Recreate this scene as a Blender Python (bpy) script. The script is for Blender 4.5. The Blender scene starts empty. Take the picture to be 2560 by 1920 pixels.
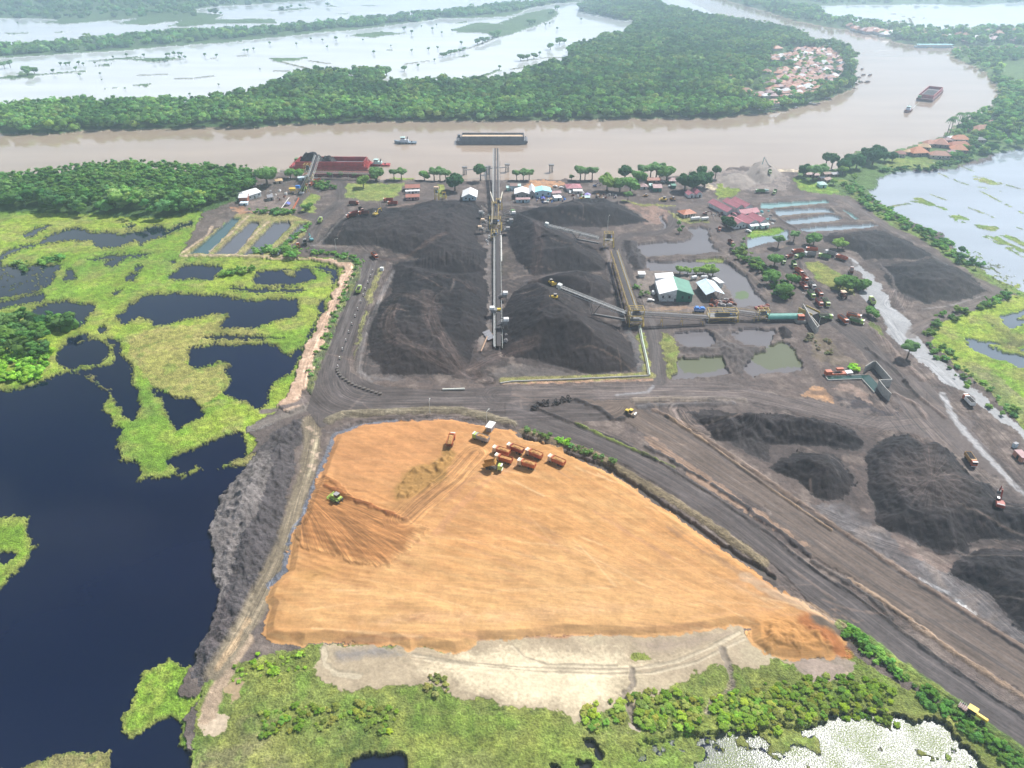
import bpy, bmesh, math, random
import numpy as np
from mathutils import Vector, Matrix
C = bpy.context.scene
R = math.radians
# ---------------------------------------------------------------- camera
CAMH = 203.0; FPX = 1850.0; PIT = math.atan(1160/1850)
CP, SP = math.cos(PIT), math.sin(PIT)
cam = bpy.data.objects.new('camera', bpy.data.cameras.new('camera')); C.collection.objects.link(cam)
cam.location = (0, 0, CAMH); cam.rotation_euler = (math.pi/2-PIT, 0, 0)
cam.data.sensor_width = 36; cam.data.lens = 36*FPX/2560; cam.data.clip_end = 40000; cam.data.clip_start = 1
C.camera = cam
C.render.resolution_x = 1024; C.render.resolution_y = 768
# ---------------------------------------------------------------- sky and sun
SUN_EL, SUN_AZ = R(49.4), R(42.7)          # azimuth measured from +Y towards +X
w = bpy.data.worlds.new('World'); C.world = w; w.use_nodes = True
nt = w.node_tree; nt.nodes.clear()
out = nt.nodes.new('ShaderNodeOutputWorld'); bg = nt.nodes.new('ShaderNodeBackground')
sky = nt.nodes.new('ShaderNodeTexSky'); sky.sky_type = 'NISHITA'; sky.sun_disc = False
sky.sun_elevation = SUN_EL; sky.sun_rotation = SUN_AZ; sky.air_density = 1.0; sky.dust_density = 2.0; sky.altitude = 0
tcw = nt.nodes.new('ShaderNodeTexCoord'); mpw = nt.nodes.new('ShaderNodeMapping'); mpw.inputs['Scale'].default_value = (1, 1, 2.6)
cln = nt.nodes.new('ShaderNodeTexNoise'); cln.inputs['Scale'].default_value = 3.0; cln.inputs['Detail'].default_value = 7; cln.inputs['Roughness'].default_value = .58
clr = nt.nodes.new('ShaderNodeValToRGB'); clr.color_ramp.elements[0].position = .50; clr.color_ramp.elements[1].position = .66
clr.color_ramp.elements[0].color = (0, 0, 0, 1); clr.color_ramp.elements[1].color = (.8, .8, .8, 1)
mxw = nt.nodes.new('ShaderNodeMixRGB'); mxw.inputs[2].default_value = (19, 20, 21.3, 1)
L = nt.links.new
L(tcw.outputs['Generated'], mpw.inputs[0]); L(mpw.outputs[0], cln.inputs['Vector']); L(cln.outputs[0], clr.inputs[0])
# banks of cloud low over the horizon, thin cloud overhead
sxyz = nt.nodes.new('ShaderNodeSeparateXYZ'); L(tcw.outputs['Generated'], sxyz.inputs[0])
elv = nt.nodes.new('ShaderNodeMapRange'); elv.inputs[1].default_value = .05; elv.inputs[2].default_value = .50; elv.inputs[3].default_value = .85; elv.inputs[4].default_value = 0
L(sxyz.outputs[2], elv.inputs[0])
fade = nt.nodes.new('ShaderNodeMapRange'); fade.inputs[1].default_value = .35; fade.inputs[2].default_value = .75; fade.inputs[3].default_value = 1; fade.inputs[4].default_value = .0
L(sxyz.outputs[2], fade.inputs[0])
mulc = nt.nodes.new('ShaderNodeMath'); mulc.operation = 'MULTIPLY'; L(clr.outputs[0], mulc.inputs[0]); L(fade.outputs[0], mulc.inputs[1])
mxc = nt.nodes.new('ShaderNodeMath'); mxc.operation = 'MAXIMUM'; L(mulc.outputs[0], mxc.inputs[0]); L(elv.outputs[0], mxc.inputs[1])
L(mxc.outputs[0], mxw.inputs[0]); L(sky.outputs[0], mxw.inputs[1]); L(mxw.outputs[0], bg.inputs[0])
bg.inputs[1].default_value = 0.06; L(bg.outputs[0], out.inputs[0])
sun = bpy.data.objects.new('sun', bpy.data.lights.new('sun', 'SUN')); C.collection.objects.link(sun)
sun.data.energy = 5.0; sun.data.angle = R(.53); sun.data.color = (1, .965, .92)
sd = Vector((math.sin(SUN_AZ)*math.cos(SUN_EL), math.cos(SUN_AZ)*math.cos(SUN_EL), math.sin(SUN_EL)))
sun.rotation_euler = sd.to_track_quat('Z', 'Y').to_euler(); sun.location = (0, 0, 400)
C.view_settings.view_transform = 'Standard'; C.view_settings.look = 'None'; C.view_settings.gamma = 1
C.view_settings.exposure = 0.50
C.cycles.max_bounces = 6; C.cycles.volume_bounces = 1; C.cycles.diffuse_bounces = 2
HAZE = 3.3e-4
C.render.engine = 'CYCLES'
# ---------------------------------------------------------------- coordinates
# the survey is in points of a 2560 x 1920 sighting from the drone; at() gives the ground point (metres)
def at(px, py, z=0.0):
    u = px-1280; v = py-960
    t = (CAMH-z)/(SP*FPX+CP*v)
    return Vector((u*t, (CP*FPX-SP*v)*t, z))
S_ = 3.45625
def T(c, r, pts):                                    # tile coordinates -> sighting
    return [(640*c+pts[i]/S_, 480*r+pts[i+1]/S_) for i in range(0, len(pts), 2)]
def F(pts): return [(pts[i]*1.15732, pts[i+1]*1.15732) for i in range(0, len(pts), 2)]
def Z(ox, oy, sc, pts): return [(ox+pts[i]/sc, oy+pts[i+1]/sc) for i in range(0, len(pts), 2)]
def wpts(pts, z=0): return [at(x, y, z) for x, y in pts]
def tag(o, label=None, cat=None, group=None, kind=None):
    for k, v in (('label', label), ('category', cat), ('group', group), ('kind', kind)):
        if v: o[k] = v
    return o
# ---------------------------------------------------------------- materials
def lin(c):
    return tuple(((x/255)/12.92 if x/255 <= .04045 else ((x/255+.055)/1.055)**2.4) for x in c)
MATS = {}
def mat(name, col, rough=.7, metal=0, var=.15, vscale=1.5, bump=0, spec=.5):
    """plain painted / weathered surface with procedural mottling"""
    if name in MATS: return MATS[name]
    m = bpy.data.materials.new(name); m.use_nodes = True; n = m.node_tree; b = n.nodes['Principled BSDF']
    b.inputs['Roughness'].default_value = rough; b.inputs['Metallic'].default_value = metal
    b.inputs['Specular IOR Level'].default_value = spec
    tc = n.nodes.new('ShaderNodeTexCoord'); nz = n.nodes.new('ShaderNodeTexNoise')
    nz.inputs['Scale'].default_value = vscale; nz.inputs['Detail'].default_value = 5
    mr = n.nodes.new('ShaderNodeMapRange'); mr.inputs[1].default_value = .3; mr.inputs[2].default_value = .7
    mr.inputs[3].default_value = 1-var; mr.inputs[4].default_value = 1+var
    mx = n.nodes.new('ShaderNodeVectorMath'); mx.operation = 'SCALE'; mx.inputs[0].default_value = col
    n.links.new(tc.outputs['Object'], nz.inputs['Vector']); n.links.new(nz.outputs[0], mr.inputs[0])
    n.links.new(mr.outputs[0], mx.inputs['Scale']); n.links.new(mx.outputs[0], b.inputs['Base Color'])
    if bump:
        bp = n.nodes.new('ShaderNodeBump'); bp.inputs['Strength'].default_value = bump; bp.inputs['Distance'].default_value = .1
        n.links.new(nz.outputs[0], bp.inputs['Height']); n.links.new(bp.outputs[0], b.inputs['Normal'])
    MATS[name] = m; return m
def terrain_mat(name, layers, rough=.92, bump=.5, bdist=.5, streak=None, spec=.25):
    """albedo attribute x several world-space noises; streak=(angle, sx, sy, amp): machine-made tracks"""
    m = bpy.data.materials.new(name); m.use_nodes = True; n = m.node_tree; b = n.nodes['Principled BSDF']
    b.inputs['Specular IOR Level'].default_value = spec
    A = n.nodes.new('ShaderNodeAttribute'); A.attribute_name = 'Col'
    W = n.nodes.new('ShaderNodeAttribute'); W.attribute_name = 'wet'
    tc = n.nodes.new('ShaderNodeTexCoord'); cur = A.outputs['Color']; last = None
    for (sc, amp, det) in layers:
        nz = n.nodes.new('ShaderNodeTexNoise'); nz.inputs['Scale'].default_value = sc; nz.inputs['Detail'].default_value = det
        nz.inputs['Roughness'].default_value = .6
        n.links.new(tc.outputs['Object'], nz.inputs['Vector'])
        mr = n.nodes.new('ShaderNodeMapRange'); mr.inputs[1].default_value = .3; mr.inputs[2].default_value = .7
        mr.inputs[3].default_value = 1-amp; mr.inputs[4].default_value = 1+amp
        n.links.new(nz.outputs[0], mr.inputs[0])
        mx = n.nodes.new('ShaderNodeVectorMath'); mx.operation = 'SCALE'
        n.links.new(cur, mx.inputs[0]); n.links.new(mr.outputs[0], mx.inputs['Scale']); cur = mx.outputs[0]; last = nz
    for st in (streak or []):
        ang, sx, sy, amp = st
        mp = n.nodes.new('ShaderNodeMapping'); mp.inputs['Rotation'].default_value = (0, 0, R(ang)); mp.inputs['Scale'].default_value = (sx, sy, 1)
        nz = n.nodes.new('ShaderNodeTexNoise'); nz.inputs['Scale'].default_value = 1; nz.inputs['Detail'].default_value = 6
        n.links.new(tc.outputs['Object'], mp.inputs[0]); n.links.new(mp.outputs[0], nz.inputs['Vector'])
        mr = n.nodes.new('ShaderNodeMapRange'); mr.inputs[1].default_value = .32; mr.inputs[2].default_value = .68
        mr.inputs[3].default_value = 1-amp; mr.inputs[4].default_value = 1+amp*.7
        n.links.new(nz.outputs[0], mr.inputs[0])
        mx = n.nodes.new('ShaderNodeVectorMath'); mx.operation = 'SCALE'
        n.links.new(cur, mx.inputs[0]); n.links.new(mr.outputs[0], mx.inputs['Scale']); cur = mx.outputs[0]
    # wheel and blade marks that follow the lanes: 'trk' runs across a lane, 'tam' is how strongly it is marked
    TK = n.nodes.new('ShaderNodeAttribute'); TK.attribute_name = 'trk'; TA = n.nodes.new('ShaderNodeAttribute'); TA.attribute_name = 'tam'
    sx = n.nodes.new('ShaderNodeSeparateXYZ'); n.links.new(tc.outputs['Object'], sx.inputs[0])
    for fr, al, kk in ((1.5, .035, 1.0), (.45, .02, .7)):
        m1 = n.nodes.new('ShaderNodeMath'); m1.operation = 'MULTIPLY'; m1.inputs[1].default_value = fr; n.links.new(TK.outputs['Fac'], m1.inputs[0])
        m2 = n.nodes.new('ShaderNodeMath'); m2.operation = 'MULTIPLY'; m2.inputs[1].default_value = al*2; n.links.new(sx.outputs[0], m2.inputs[0])
        m3 = n.nodes.new('ShaderNodeMath'); m3.operation = 'MULTIPLY'; m3.inputs[1].default_value = al*2; n.links.new(sx.outputs[1], m3.inputs[0])
        cx = n.nodes.new('ShaderNodeCombineXYZ'); n.links.new(m1.outputs[0], cx.inputs[0]); n.links.new(m2.outputs[0], cx.inputs[1]); n.links.new(m3.outputs[0], cx.inputs[2])
        nz = n.nodes.new('ShaderNodeTexNoise'); nz.inputs['Scale'].default_value = 1; nz.inputs['Detail'].default_value = 3; nz.inputs['Roughness'].default_value = .55; n.links.new(cx.outputs[0], nz.inputs['Vector'])
        mr = n.nodes.new('ShaderNodeMapRange'); mr.inputs[1].default_value = .36; mr.inputs[2].default_value = .64; mr.inputs[3].default_value = -kk; mr.inputs[4].default_value = kk; n.links.new(nz.outputs[0], mr.inputs[0])
        ma = n.nodes.new('ShaderNodeMath'); ma.operation = 'MULTIPLY_ADD'; ma.inputs[2].default_value = 1; n.links.new(mr.outputs[0], ma.inputs[0]); n.links.new(TA.outputs['Fac'], ma.inputs[1])
        mx = n.nodes.new('ShaderNodeVectorMath'); mx.operation = 'SCALE'; n.links.new(cur, mx.inputs[0]); n.links.new(ma.outputs[0], mx.inputs['Scale']); cur = mx.outputs[0]
    n.links.new(cur, b.inputs['Base Color'])
    mr = n.nodes.new('ShaderNodeMapRange'); mr.inputs[3].default_value = rough; mr.inputs[4].default_value = .28
    n.links.new(W.outputs['Fac'], mr.inputs[0]); n.links.new(mr.outputs[0], b.inputs['Roughness'])
    bp = n.nodes.new('ShaderNodeBump'); bp.inputs['Strength'].default_value = bump; bp.inputs['Distance'].default_value = bdist
    n.links.new(last.outputs[0], bp.inputs['Height']); n.links.new(bp.outputs[0], b.inputs['Normal'])
    return m
def water_mat(name, col, rough=.08, ripple=.02, rs=.35, var=.12, ior=1.33, rvar=.0):
    m = bpy.data.materials.new(name); m.use_nodes = True; n = m.node_tree; b = n.nodes['Principled BSDF']
    b.inputs['Roughness'].default_value = rough; b.inputs['IOR'].default_value = ior
    tc = n.nodes.new('ShaderNodeTexCoord')
    A = n.nodes.new('ShaderNodeAttribute'); A.attribute_name = 'Col'
    mp = n.nodes.new('ShaderNodeMapping'); mp.inputs['Scale'].default_value = (.006, .02, 1)
    nz = n.nodes.new('ShaderNodeTexNoise'); nz.inputs['Scale'].default_value = 1; nz.inputs['Detail'].default_value = 6
    n.links.new(tc.outputs['Object'], mp.inputs[0]); n.links.new(mp.outputs[0], nz.inputs['Vector'])
    mr = n.nodes.new('ShaderNodeMapRange'); mr.inputs[1].default_value = .3; mr.inputs[2].default_value = .7
    mr.inputs[3].default_value = 1-var; mr.inputs[4].default_value = 1+var; n.links.new(nz.outputs[0], mr.inputs[0])
    mx = n.nodes.new('ShaderNodeVectorMath'); mx.operation = 'SCALE'
    n.links.new(A.outputs['Color'], mx.inputs[0]); n.links.new(mr.outputs[0], mx.inputs['Scale']); n.links.new(mx.outputs[0], b.inputs['Base Color'])
    if rvar:
        m2 = n.nodes.new('ShaderNodeMapRange'); m2.inputs[1].default_value = .35; m2.inputs[2].default_value = .65
        m2.inputs[3].default_value = rough; m2.inputs[4].default_value = rough+rvar
        n.links.new(nz.outputs[0], m2.inputs[0]); n.links.new(m2.outputs[0], b.inputs['Roughness'])
    rn = n.nodes.new('ShaderNodeTexNoise'); rn.inputs['Scale'].default_value = rs; rn.inputs['Detail'].default_value = 4
    n.links.new(tc.outputs['Object'], rn.inputs['Vector'])
    bp = n.nodes.new('ShaderNodeBump'); bp.inputs['Strength'].default_value = ripple; bp.inputs['Distance'].default_value = 1
    n.links.new(rn.outputs[0], bp.inputs['Height']); n.links.new(bp.outputs[0], b.inputs['Normal'])
    return m
# ---------------------------------------------------------------- value noise
def _h(ix, iy, seed):
    h = (ix.astype(np.int64)*374761393+iy.astype(np.int64)*668265263+seed*1442695041) & 0xffffffff
    h = ((h ^ (h >> 13))*1274126177) & 0xffffffff
    return ((h ^ (h >> 16)) & 0xffff)/65535.0
def vnoise(x, y, seed=0):
    ix = np.floor(x); iy = np.floor(y); fx = x-ix; fy = y-iy
    fx = fx*fx*(3-2*fx); fy = fy*fy*(3-2*fy); ix = ix.astype(np.int64); iy = iy.astype(np.int64)
    a = _h(ix, iy, seed); b = _h(ix+1, iy, seed); c = _h(ix, iy+1, seed); d = _h(ix+1, iy+1, seed)
    return (a+(b-a)*fx)*(1-fy)+(c+(d-c)*fx)*fy
def fbm(x, y, sc, octv=4, seed=0, gain=.5):
    s = 0; a = 1; t = 0
    for o in range(octv):
        s = s+a*vnoise(x/sc*2**o+17.3*o, y/sc*2**o-9.1*o, seed+o); t += a; a *= gain
    return s/t
# ================================================================ THE LAND: one graded sheet, split by surface
vrow = np.concatenate([[-192, -186, -180, -172, -163, -153, -142, -130, -118, -105, -94, -84], np.arange(-76, 1990, 2.1), [2010, 2060, 2140, 2300]])
ucol = np.concatenate([[-5200, -3600, -2600, -2050, -1800, -1650], np.arange(-1530, 1531, 2.1), [1650, 1800, 2050, 2600, 3600, 5200]])
NR, NC = len(vrow), len(ucol)
vv = vrow-960
tt = CAMH/(SP*FPX+CP*vv)
GX = (ucol[None, :]*tt[:, None]); GY = np.repeat(((CP*FPX-SP*vv)*tt)[:, None], NC, 1)
DIST = np.hypot(GX, GY)
def toPx(X, Y, Zz=0.0):
    zc = CP*Y+SP*(CAMH-Zz); return 1280+FPX*X/zc, 960+FPX*(SP*-Y+CP*(CAMH-Zz))/zc
amp = np.clip(.7+(DIST-150)/330, .7, 6)
J1 = fbm(GX, GY, 7, 4, 1)-.5; J2 = fbm(GX, GY, 7, 4, 2)-.5
PX, PY = toPx(GX+amp*4*J1, GY+amp*4*J2)               # ragged natural edges
PXs, PYs = toPx(GX+amp*1.0*J1, GY+amp*1.0*J2)         # nearly straight man-made edges
J3 = (fbm(GX, GY, 1.7, 3, 5)-.5)*np.clip(1.6-DIST/500, 0, 1); J4 = (fbm(GX, GY, 1.7, 3, 6)-.5)*np.clip(1.6-DIST/500, 0, 1)
PX, PY = toPx(GX+amp*4*J1+3*J3, GY+amp*4*J2+3*J4)
N5 = fbm(GX, GY, .95, 3, 91); N6 = fbm(GX, GY, 5.5, 4, 95)
N1 = fbm(GX, GY, 60, 4, 11); N2 = fbm(GX, GY, 12, 4, 21); N3 = fbm(GX, GY, 2.6, 3, 31); N4 = fbm(GX, GY, 260, 4, 41)
HG = np.full((NR, NC), 1.0); CL = np.zeros((NR, NC), np.int16); COL = np.zeros((NR, NC, 3)); WET = np.zeros((NR, NC)); TRK = np.zeros((NR, NC)); TAM = np.zeros((NR, NC))
WATERS = ['flood', 'river', 'lake', 'pond', 'glint']   # lowest ids
CN = {k: i for i, k in enumerate(WATERS+['ground', 'scrub', 'grass', 'sand', 'road', 'clay', 'path', 'bank'])}
CLS_LABEL = {}
def newcls(k):
    CN[k] = len(CN); return k
def pip(pts, px, py):
    pts = np.array(pts, float); n = len(pts)
    x0, y0 = pts.min(0)-2; x1, y1 = pts.max(0)+2
    r = np.where((vrow > y0-40) & (vrow < y1+40))[0]; c = np.where((ucol+1280 > x0-60) & (ucol+1280 < x1+60))[0]
    if not len(r) or not len(c): return None, None
    sl = (slice(r[0], r[-1]+1), slice(c[0], c[-1]+1)); X = px[sl]; Y = py[sl]
    ins = np.zeros(X.shape, bool)
    for i in range(n):
        xa, ya = pts[i]; xb, yb = pts[(i+1) % n]
        if ya == yb: continue
        ins ^= ((ya > Y) != (yb > Y)) & (X < (xb-xa)*(Y-ya)/(yb-ya)+xa)
    return sl, ins
def seg_dist(W, sl, closed=False):
    X = GX[sl]; Y = GY[sl]; D = np.full(X.shape, 1e9); n = len(W)
    for i in range(n if closed else n-1):
        a, b = W[i], W[(i+1) % n]; dx, dy = b[0]-a[0], b[1]-a[1]; q = dx*dx+dy*dy+1e-9
        t = np.clip(((X-a[0])*dx+(Y-a[1])*dy)/q, 0, 1)
        D = np.minimum(D, np.hypot(X-a[0]-t*dx, Y-a[1]-t*dy))
    return D
def mixc(sl, m, color, k=1.0):
    k = np.asarray(k)*m if np.ndim(k) else m*k
    COL[sl] = COL[sl]*(1-k[..., None])+np.array(color)*k[..., None]
def poly(pts, cls=None, color=None, h=None, add=None, smooth=False, k=1.0, thr=None, wet=None, slope=None, hmax=None, rough=0, fade=0):
    """paint one polygon: surface class, albedo, height; slope/hmax = heap or raised pad"""
    sl, m = pip(pts, PXs if smooth else PX, PYs if smooth else PY)
    if sl is None: return
    if thr is not None: m = m & (thr[0][sl] > thr[1])
    if cls is not None: CL[sl][m] = CN[cls]
    mf = m.astype(float)
    if fade:
        k = np.clip((seg_dist([at(x, y) for x, y in pts], sl, True)+fade*.9*(N6[sl]-.5)+fade*.8*(N5[sl]-.5))/fade, 0, 1)*k
    if color is not None: mixc(sl, mf, color, k)
    if h is not None: HG[sl] = np.where(m, h, HG[sl])
    if slope is not None:
        D = seg_dist([at(x, y) for x, y in pts], sl, True)
        hh = np.minimum(D*slope, hmax*(.72+.5*N1[sl]+.25*(N2[sl]-.5)))
        hh = hh+rough*(N3[sl]-.5)*np.clip(D/3, 0, 1)+rough*1.6*(N2[sl]-.5)*np.clip(D/8, 0, 1)
        HG[sl] = np.where(m, np.maximum(HG[sl], 1.0+hh), HG[sl])
    if add is not None: HG[sl] += mf*add
    if wet is not None: WET[sl] = np.where(m, wet, WET[sl])
def stroke(pts, width, cls=None, color=None, soft=1.0, k=1.0, add=None, thr=None, wet=None, jit=1.0, wob=0.0):
    """paint along a line: width in metres, soft edge in metres, add = ridge (+) or ditch (-) height"""
    W = [at(x, y) for x, y in pts]; P = np.array(pts, float); pad = 30+width*7
    r = np.where((vrow > P[:, 1].min()-pad) & (vrow < P[:, 1].max()+pad))[0]; c = np.where((ucol+1280 > P[:, 0].min()-pad) & (ucol+1280 < P[:, 0].max()+pad))[0]
    if not len(r) or not len(c): return
    sl = (slice(r[0], r[-1]+1), slice(c[0], c[-1]+1))
    D = seg_dist(W, sl)+jit*(N3[sl]-.5)*min(width, 2.2)+wob*(N2[sl]-.5)
    a = np.clip((width/2-D)/max(soft, .05)+.5, 0, 1)
    if thr is not None: a = a*(thr[0][sl] > thr[1])
    if color is not None: mixc(sl, a, color, k)
    if cls is not None: CL[sl][a > .5] = CN[cls]
    if add is not None:
        pr = np.clip(1-D/(width/2+.3), 0, 1); HG[sl] += add*np.sin(pr*math.pi/2)
    if wet is not None: WET[sl] = np.maximum(WET[sl], a*wet)
def lane(pts, width, amp_, soft=3.0, curve=0):
    """mark a lane: streaks will run along this line"""
    W = [at(x, y) for x, y in pts]; P = np.array(pts, float); pad = 30+width*5
    r = np.where((vrow > P[:, 1].min()-pad) & (vrow < P[:, 1].max()+pad))[0]; c = np.where((ucol+1280 > P[:, 0].min()-pad) & (ucol+1280 < P[:, 0].max()+pad))[0]
    if not len(r) or not len(c): return
    sl = (slice(r[0], r[-1]+1), slice(c[0], c[-1]+1)); X = GX[sl]; Y = GY[sl]; D = np.full(X.shape, 1e9); S = np.zeros(X.shape)
    for a, b in zip(W, W[1:]):
        dx, dy = b[0]-a[0], b[1]-a[1]; q = dx*dx+dy*dy+1e-9; t = np.clip(((X-a[0])*dx+(Y-a[1])*dy)/q, 0, 1); d = np.hypot(X-a[0]-t*dx, Y-a[1]-t*dy); s = np.sign((X-a[0])*dy-(Y-a[1])*dx); m = d < D
        D = np.where(m, d, D); S = np.where(m, s*d, S)
    k = np.clip((width/2-D)/soft, 0, 1); m = k > 0; TRK[sl] = np.where(m, S+13.7*len(pts), TRK[sl]); TAM[sl] = np.where(m, amp_*k, TAM[sl])
def smooth_line(pts, n=6):
    P = [pts[0]]+list(pts)+[pts[-1]]; out = []
    for i in range(1, len(P)-2):
        for j in range(n):
            t = j/n; a, b, c, d = P[i-1], P[i], P[i+1], P[i+2]
            out.append(tuple(.5*(2*b[k]+(c[k]-a[k])*t+(2*a[k]-5*b[k]+4*c[k]-d[k])*t*t+(3*b[k]-a[k]-3*c[k]+d[k])*t**3) for k in (0, 1)))
    return out+[pts[-1]]
def fan(centre, sel, amp_, k=60):
    cx, cy = centre.x, centre.y; a = np.arctan2(GY-cy, GX-cx); TRK[sel] = (a*k)[sel]; TAM[sel] = (amp_*np.ones_like(TAM))[sel] if np.ndim(amp_) == 0 else amp_[sel]
# ---- palette (albedo)
DIRT = (.118, .094, .084); DIRTL = (.25, .205, .18); ROAD = (.085, .073, .070); ROADL = (.125, .105, .098); ASH = (.15, .145, .15)
COAL = (.012, .011, .0135); COALB = (.055, .042, .038); CLAY = (.455, .24, .092); CLAYD = (.27, .12, .045); CLAYY = (.53, .325, .145); CLAYP = (.56, .34, .22)
SAND = (.62, .52, .36); MARSH = (.175, .29, .03); MARSHY = (.28, .36, .045); REED = (.24, .22, .085); GRASSD = (.10, .165, .035); SCRUB = (.055, .11, .03)
OLIVE = (.20, .165, .10); GREY = (.19, .175, .165); PINK = (.44, .30, .21)
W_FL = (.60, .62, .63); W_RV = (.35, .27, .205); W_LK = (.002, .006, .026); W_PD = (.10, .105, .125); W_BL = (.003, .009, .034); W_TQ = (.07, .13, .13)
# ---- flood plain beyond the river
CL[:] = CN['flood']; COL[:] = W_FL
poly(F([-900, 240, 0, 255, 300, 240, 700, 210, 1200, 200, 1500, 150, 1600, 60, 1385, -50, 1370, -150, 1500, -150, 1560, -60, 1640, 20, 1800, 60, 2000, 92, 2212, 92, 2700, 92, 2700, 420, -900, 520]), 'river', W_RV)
FAR = (.085, .15, .05)
for pts in (T(0, 0, [-1400, -300, -1400, 160, 0, 162, 350, 165, 560, 175, 330, 195, 570, 212, 800, 190, 1190, 162, 1010, 208, 1240, 222, 1480, 190, 1560, 180, 1460, 230, 1600, 235, 1850, 208, 2212, 205, 2382, 205, 2382, 165, 2212, 165, 1840, 168, 1950, 132, 1700, 105, 1680, 85, 1850, 60, 2212, 38, 2650, 12, 2910, -5, 2910, -500]),
            T(0, 0, [-1400, 460, 0, 400, 280, 375, 600, 350, 900, 330, 1030, 300, 1400, 270, 1460, 245, 1740, 240, 1750, 262, 2212, 245, 2550, 205, 3010, 170, 3310, 150, 3760, 115, 3910, 75, 4424, 30, 4600, 10, 5100, 0, 5130, -10, 5130, 0, 5030, 18, 4760, 40, 4570, 75, 4424, 140, 4110, 160, 3810, 165, 3360, 225, 3110, 260, 2710, 290, 2212, 345, 1950, 375, 1480, 400, 1100, 440, 700, 460, 300, 490, 0, 505, -1400, 560]),
            T(1, 0, [800, 310, 950, 285, 1080, 275, 1280, 288, 1150, 310, 980, 330]),
            T(1, 0, [1700, 260, 1750, 240, 1860, 205, 1960, 195, 2100, 210, 2212, 150, 2350, 110, 2560, 70, 2620, 110, 2570, 165, 2400, 235, 2212, 300, 2060, 335, 2010, 290, 1740, 282]),
            T(1, 0, [130, 505, 470, 498, 380, 525, 190, 542]), T(1, 0, [1690, 205, 1850, 180, 1780, 205]), T(0, 0, [0, 665, 330, 640, 740, 612, 740, 622, 330, 655, 0, 690]),
            T(0, 0, [110, 690, 170, 620, 320, 645, 280, 680]), T(0, 0, [730, 530, 1200, 488, 1210, 500, 900, 530]), T(0, 0, [820, 572, 980, 545, 950, 575]), T(0, 0, [1170, 735, 1320, 722, 1260, 757]),
            T(0, 0, [850, 775, 1030, 752, 1020, 765]), T(0, 0, [1030, 510, 1500, 500, 1560, 515, 1300, 540]), T(0, 0, [40, 290, 240, 280, 240, 288, 60, 298]), T(0, 0, [480, 280, 610, 268, 500, 288]),
            T(1, 0, [100, 95, 440, 65, 480, 80, 200, 98]), T(1, 0, [580, 60, 660, 45, 700, 60]), T(1, 0, [880, 55, 980, 42, 1090, 47]), T(1, 0, [660, 120, 800, 116, 790, 126]), T(1, 0, [1050, 428, 1190, 428, 1180, 436]), T(1, 0, [1750, 490, 1830, 475, 1800, 497]),
            T(1, 0, [1800, 700, 2110, 595, 2115, 610, 1860, 710]), T(1, 0, [1220, 698, 1310, 698, 1300, 706]),
            T(3, 0, [0, 105, 200, 175, 480, 232, 700, 262, 950, 312, 1150, 380, 1300, 395, 1380, 412, 1600, 410, 2212, 400, 3600, 390, 3600, 250, 2212, 250, 2000, 252, 1700, 270, 1500, 272, 1300, 250, 1150, 232, 950, 212, 760, 192, 480, 142, 420, 85, 450, 52, 900, 45, 1500, 40, 1700, 52, 2212, 22, 3600, 0, 3600, -330, -450, -330, -520, -60, -380, 0])):
    poly(pts, 'scrub', FAR, h=1.2)
for s in (T(1, 0, [1590, 480, 1760, 440, 1900, 400, 2060, 335]), T(1, 0, [170, 615, 330, 612, 470, 640]), T(1, 0, [230, 540, 370, 575, 500, 610]), T(1, 0, [470, 530, 640, 553]), T(1, 0, [1300, 555, 1480, 530]), T(2, 0, [0, 600, 250, 560, 430, 540]), T(2, 0, [100, 530, 300, 500, 480, 500]),
          T(3, 0, [740, 120, 960, 118, 1100, 122]), T(3, 0, [1160, 143, 1350, 158]), T(3, 0, [1220, 155, 1250, 215]), T(3, 0, [820, 205, 1200, 185, 1300, 185]), T(0, 0, [1190, 655, 1440, 643]), T(0, 0, [1530, 680, 1640, 682, 1830, 660]), T(0, 0, [1830, 508, 1890, 503]), T(0, 0, [2060, 487, 2140, 482])):
    stroke(s, 7, 'scrub', (.11, .12, .06), soft=2, wob=5, add=.3)
# ---- wooded north bank and the village point
NB_BANK = T(0, 0, [-1400, 1180, 0, 1162, 550, 1155, 800, 1130, 1000, 1125, 1600, 1115, 1680, 1105, 2212, 1108, 2312, 1095, 2462, 1078, 3112, 1065, 3492, 1048, 4424, 1048, 4824, 1045, 5224, 1035, 5724, 1028, 6204, 1028, 6374, 1000, 6636, 980, 6936, 928, 7086, 885, 7286, 800, 7400, 745, 7330, 690, 7416, 560, 7336, 500, 7316, 440, 7196, 395, 7036, 410, 6976, 370, 6916, 310, 6736, 262, 6574, 240, 6274, 200, 6024, 140, 5754, 85, 5614, 0, 5600, -150])
NB = NB_BANK+T(0, 0, [5000, -150, 5140, 10, 5064, 40, 4984, 95, 5124, 130, 5400, 180, 5504, 210, 5374, 330, 5184, 350, 5124, 400, 4954, 420, 4904, 480, 5024, 560, 4854, 560, 4624, 620, 4544, 640, 4524, 690, 4424, 720, 4212, 740, 3972, 750, 3772, 745, 3392, 765, 3222, 725, 3232, 705, 3372, 660, 3112, 655, 2712, 655, 2562, 690, 2412, 760, 2212, 840, 2000, 880, 1700, 905, 1300, 925, 900, 925, 500, 935, 0, 970, -1400, 1010])
poly(NB, 'scrub', SCRUB, h=1.5)
for pts in (T(2, 0, [760, 250, 790, 190, 880, 165, 900, 200, 1020, 175, 1080, 210, 950, 232]), T(2, 0, [560, 390, 640, 340, 750, 315, 760, 350, 700, 380]), T(2, 0, [780, 320, 830, 318, 830, 335]), T(2, 0, [140, 75, 380, 30, 590, 30, 560, 60, 380, 70])):
    poly(pts, 'flood', W_FL, h=0)
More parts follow.
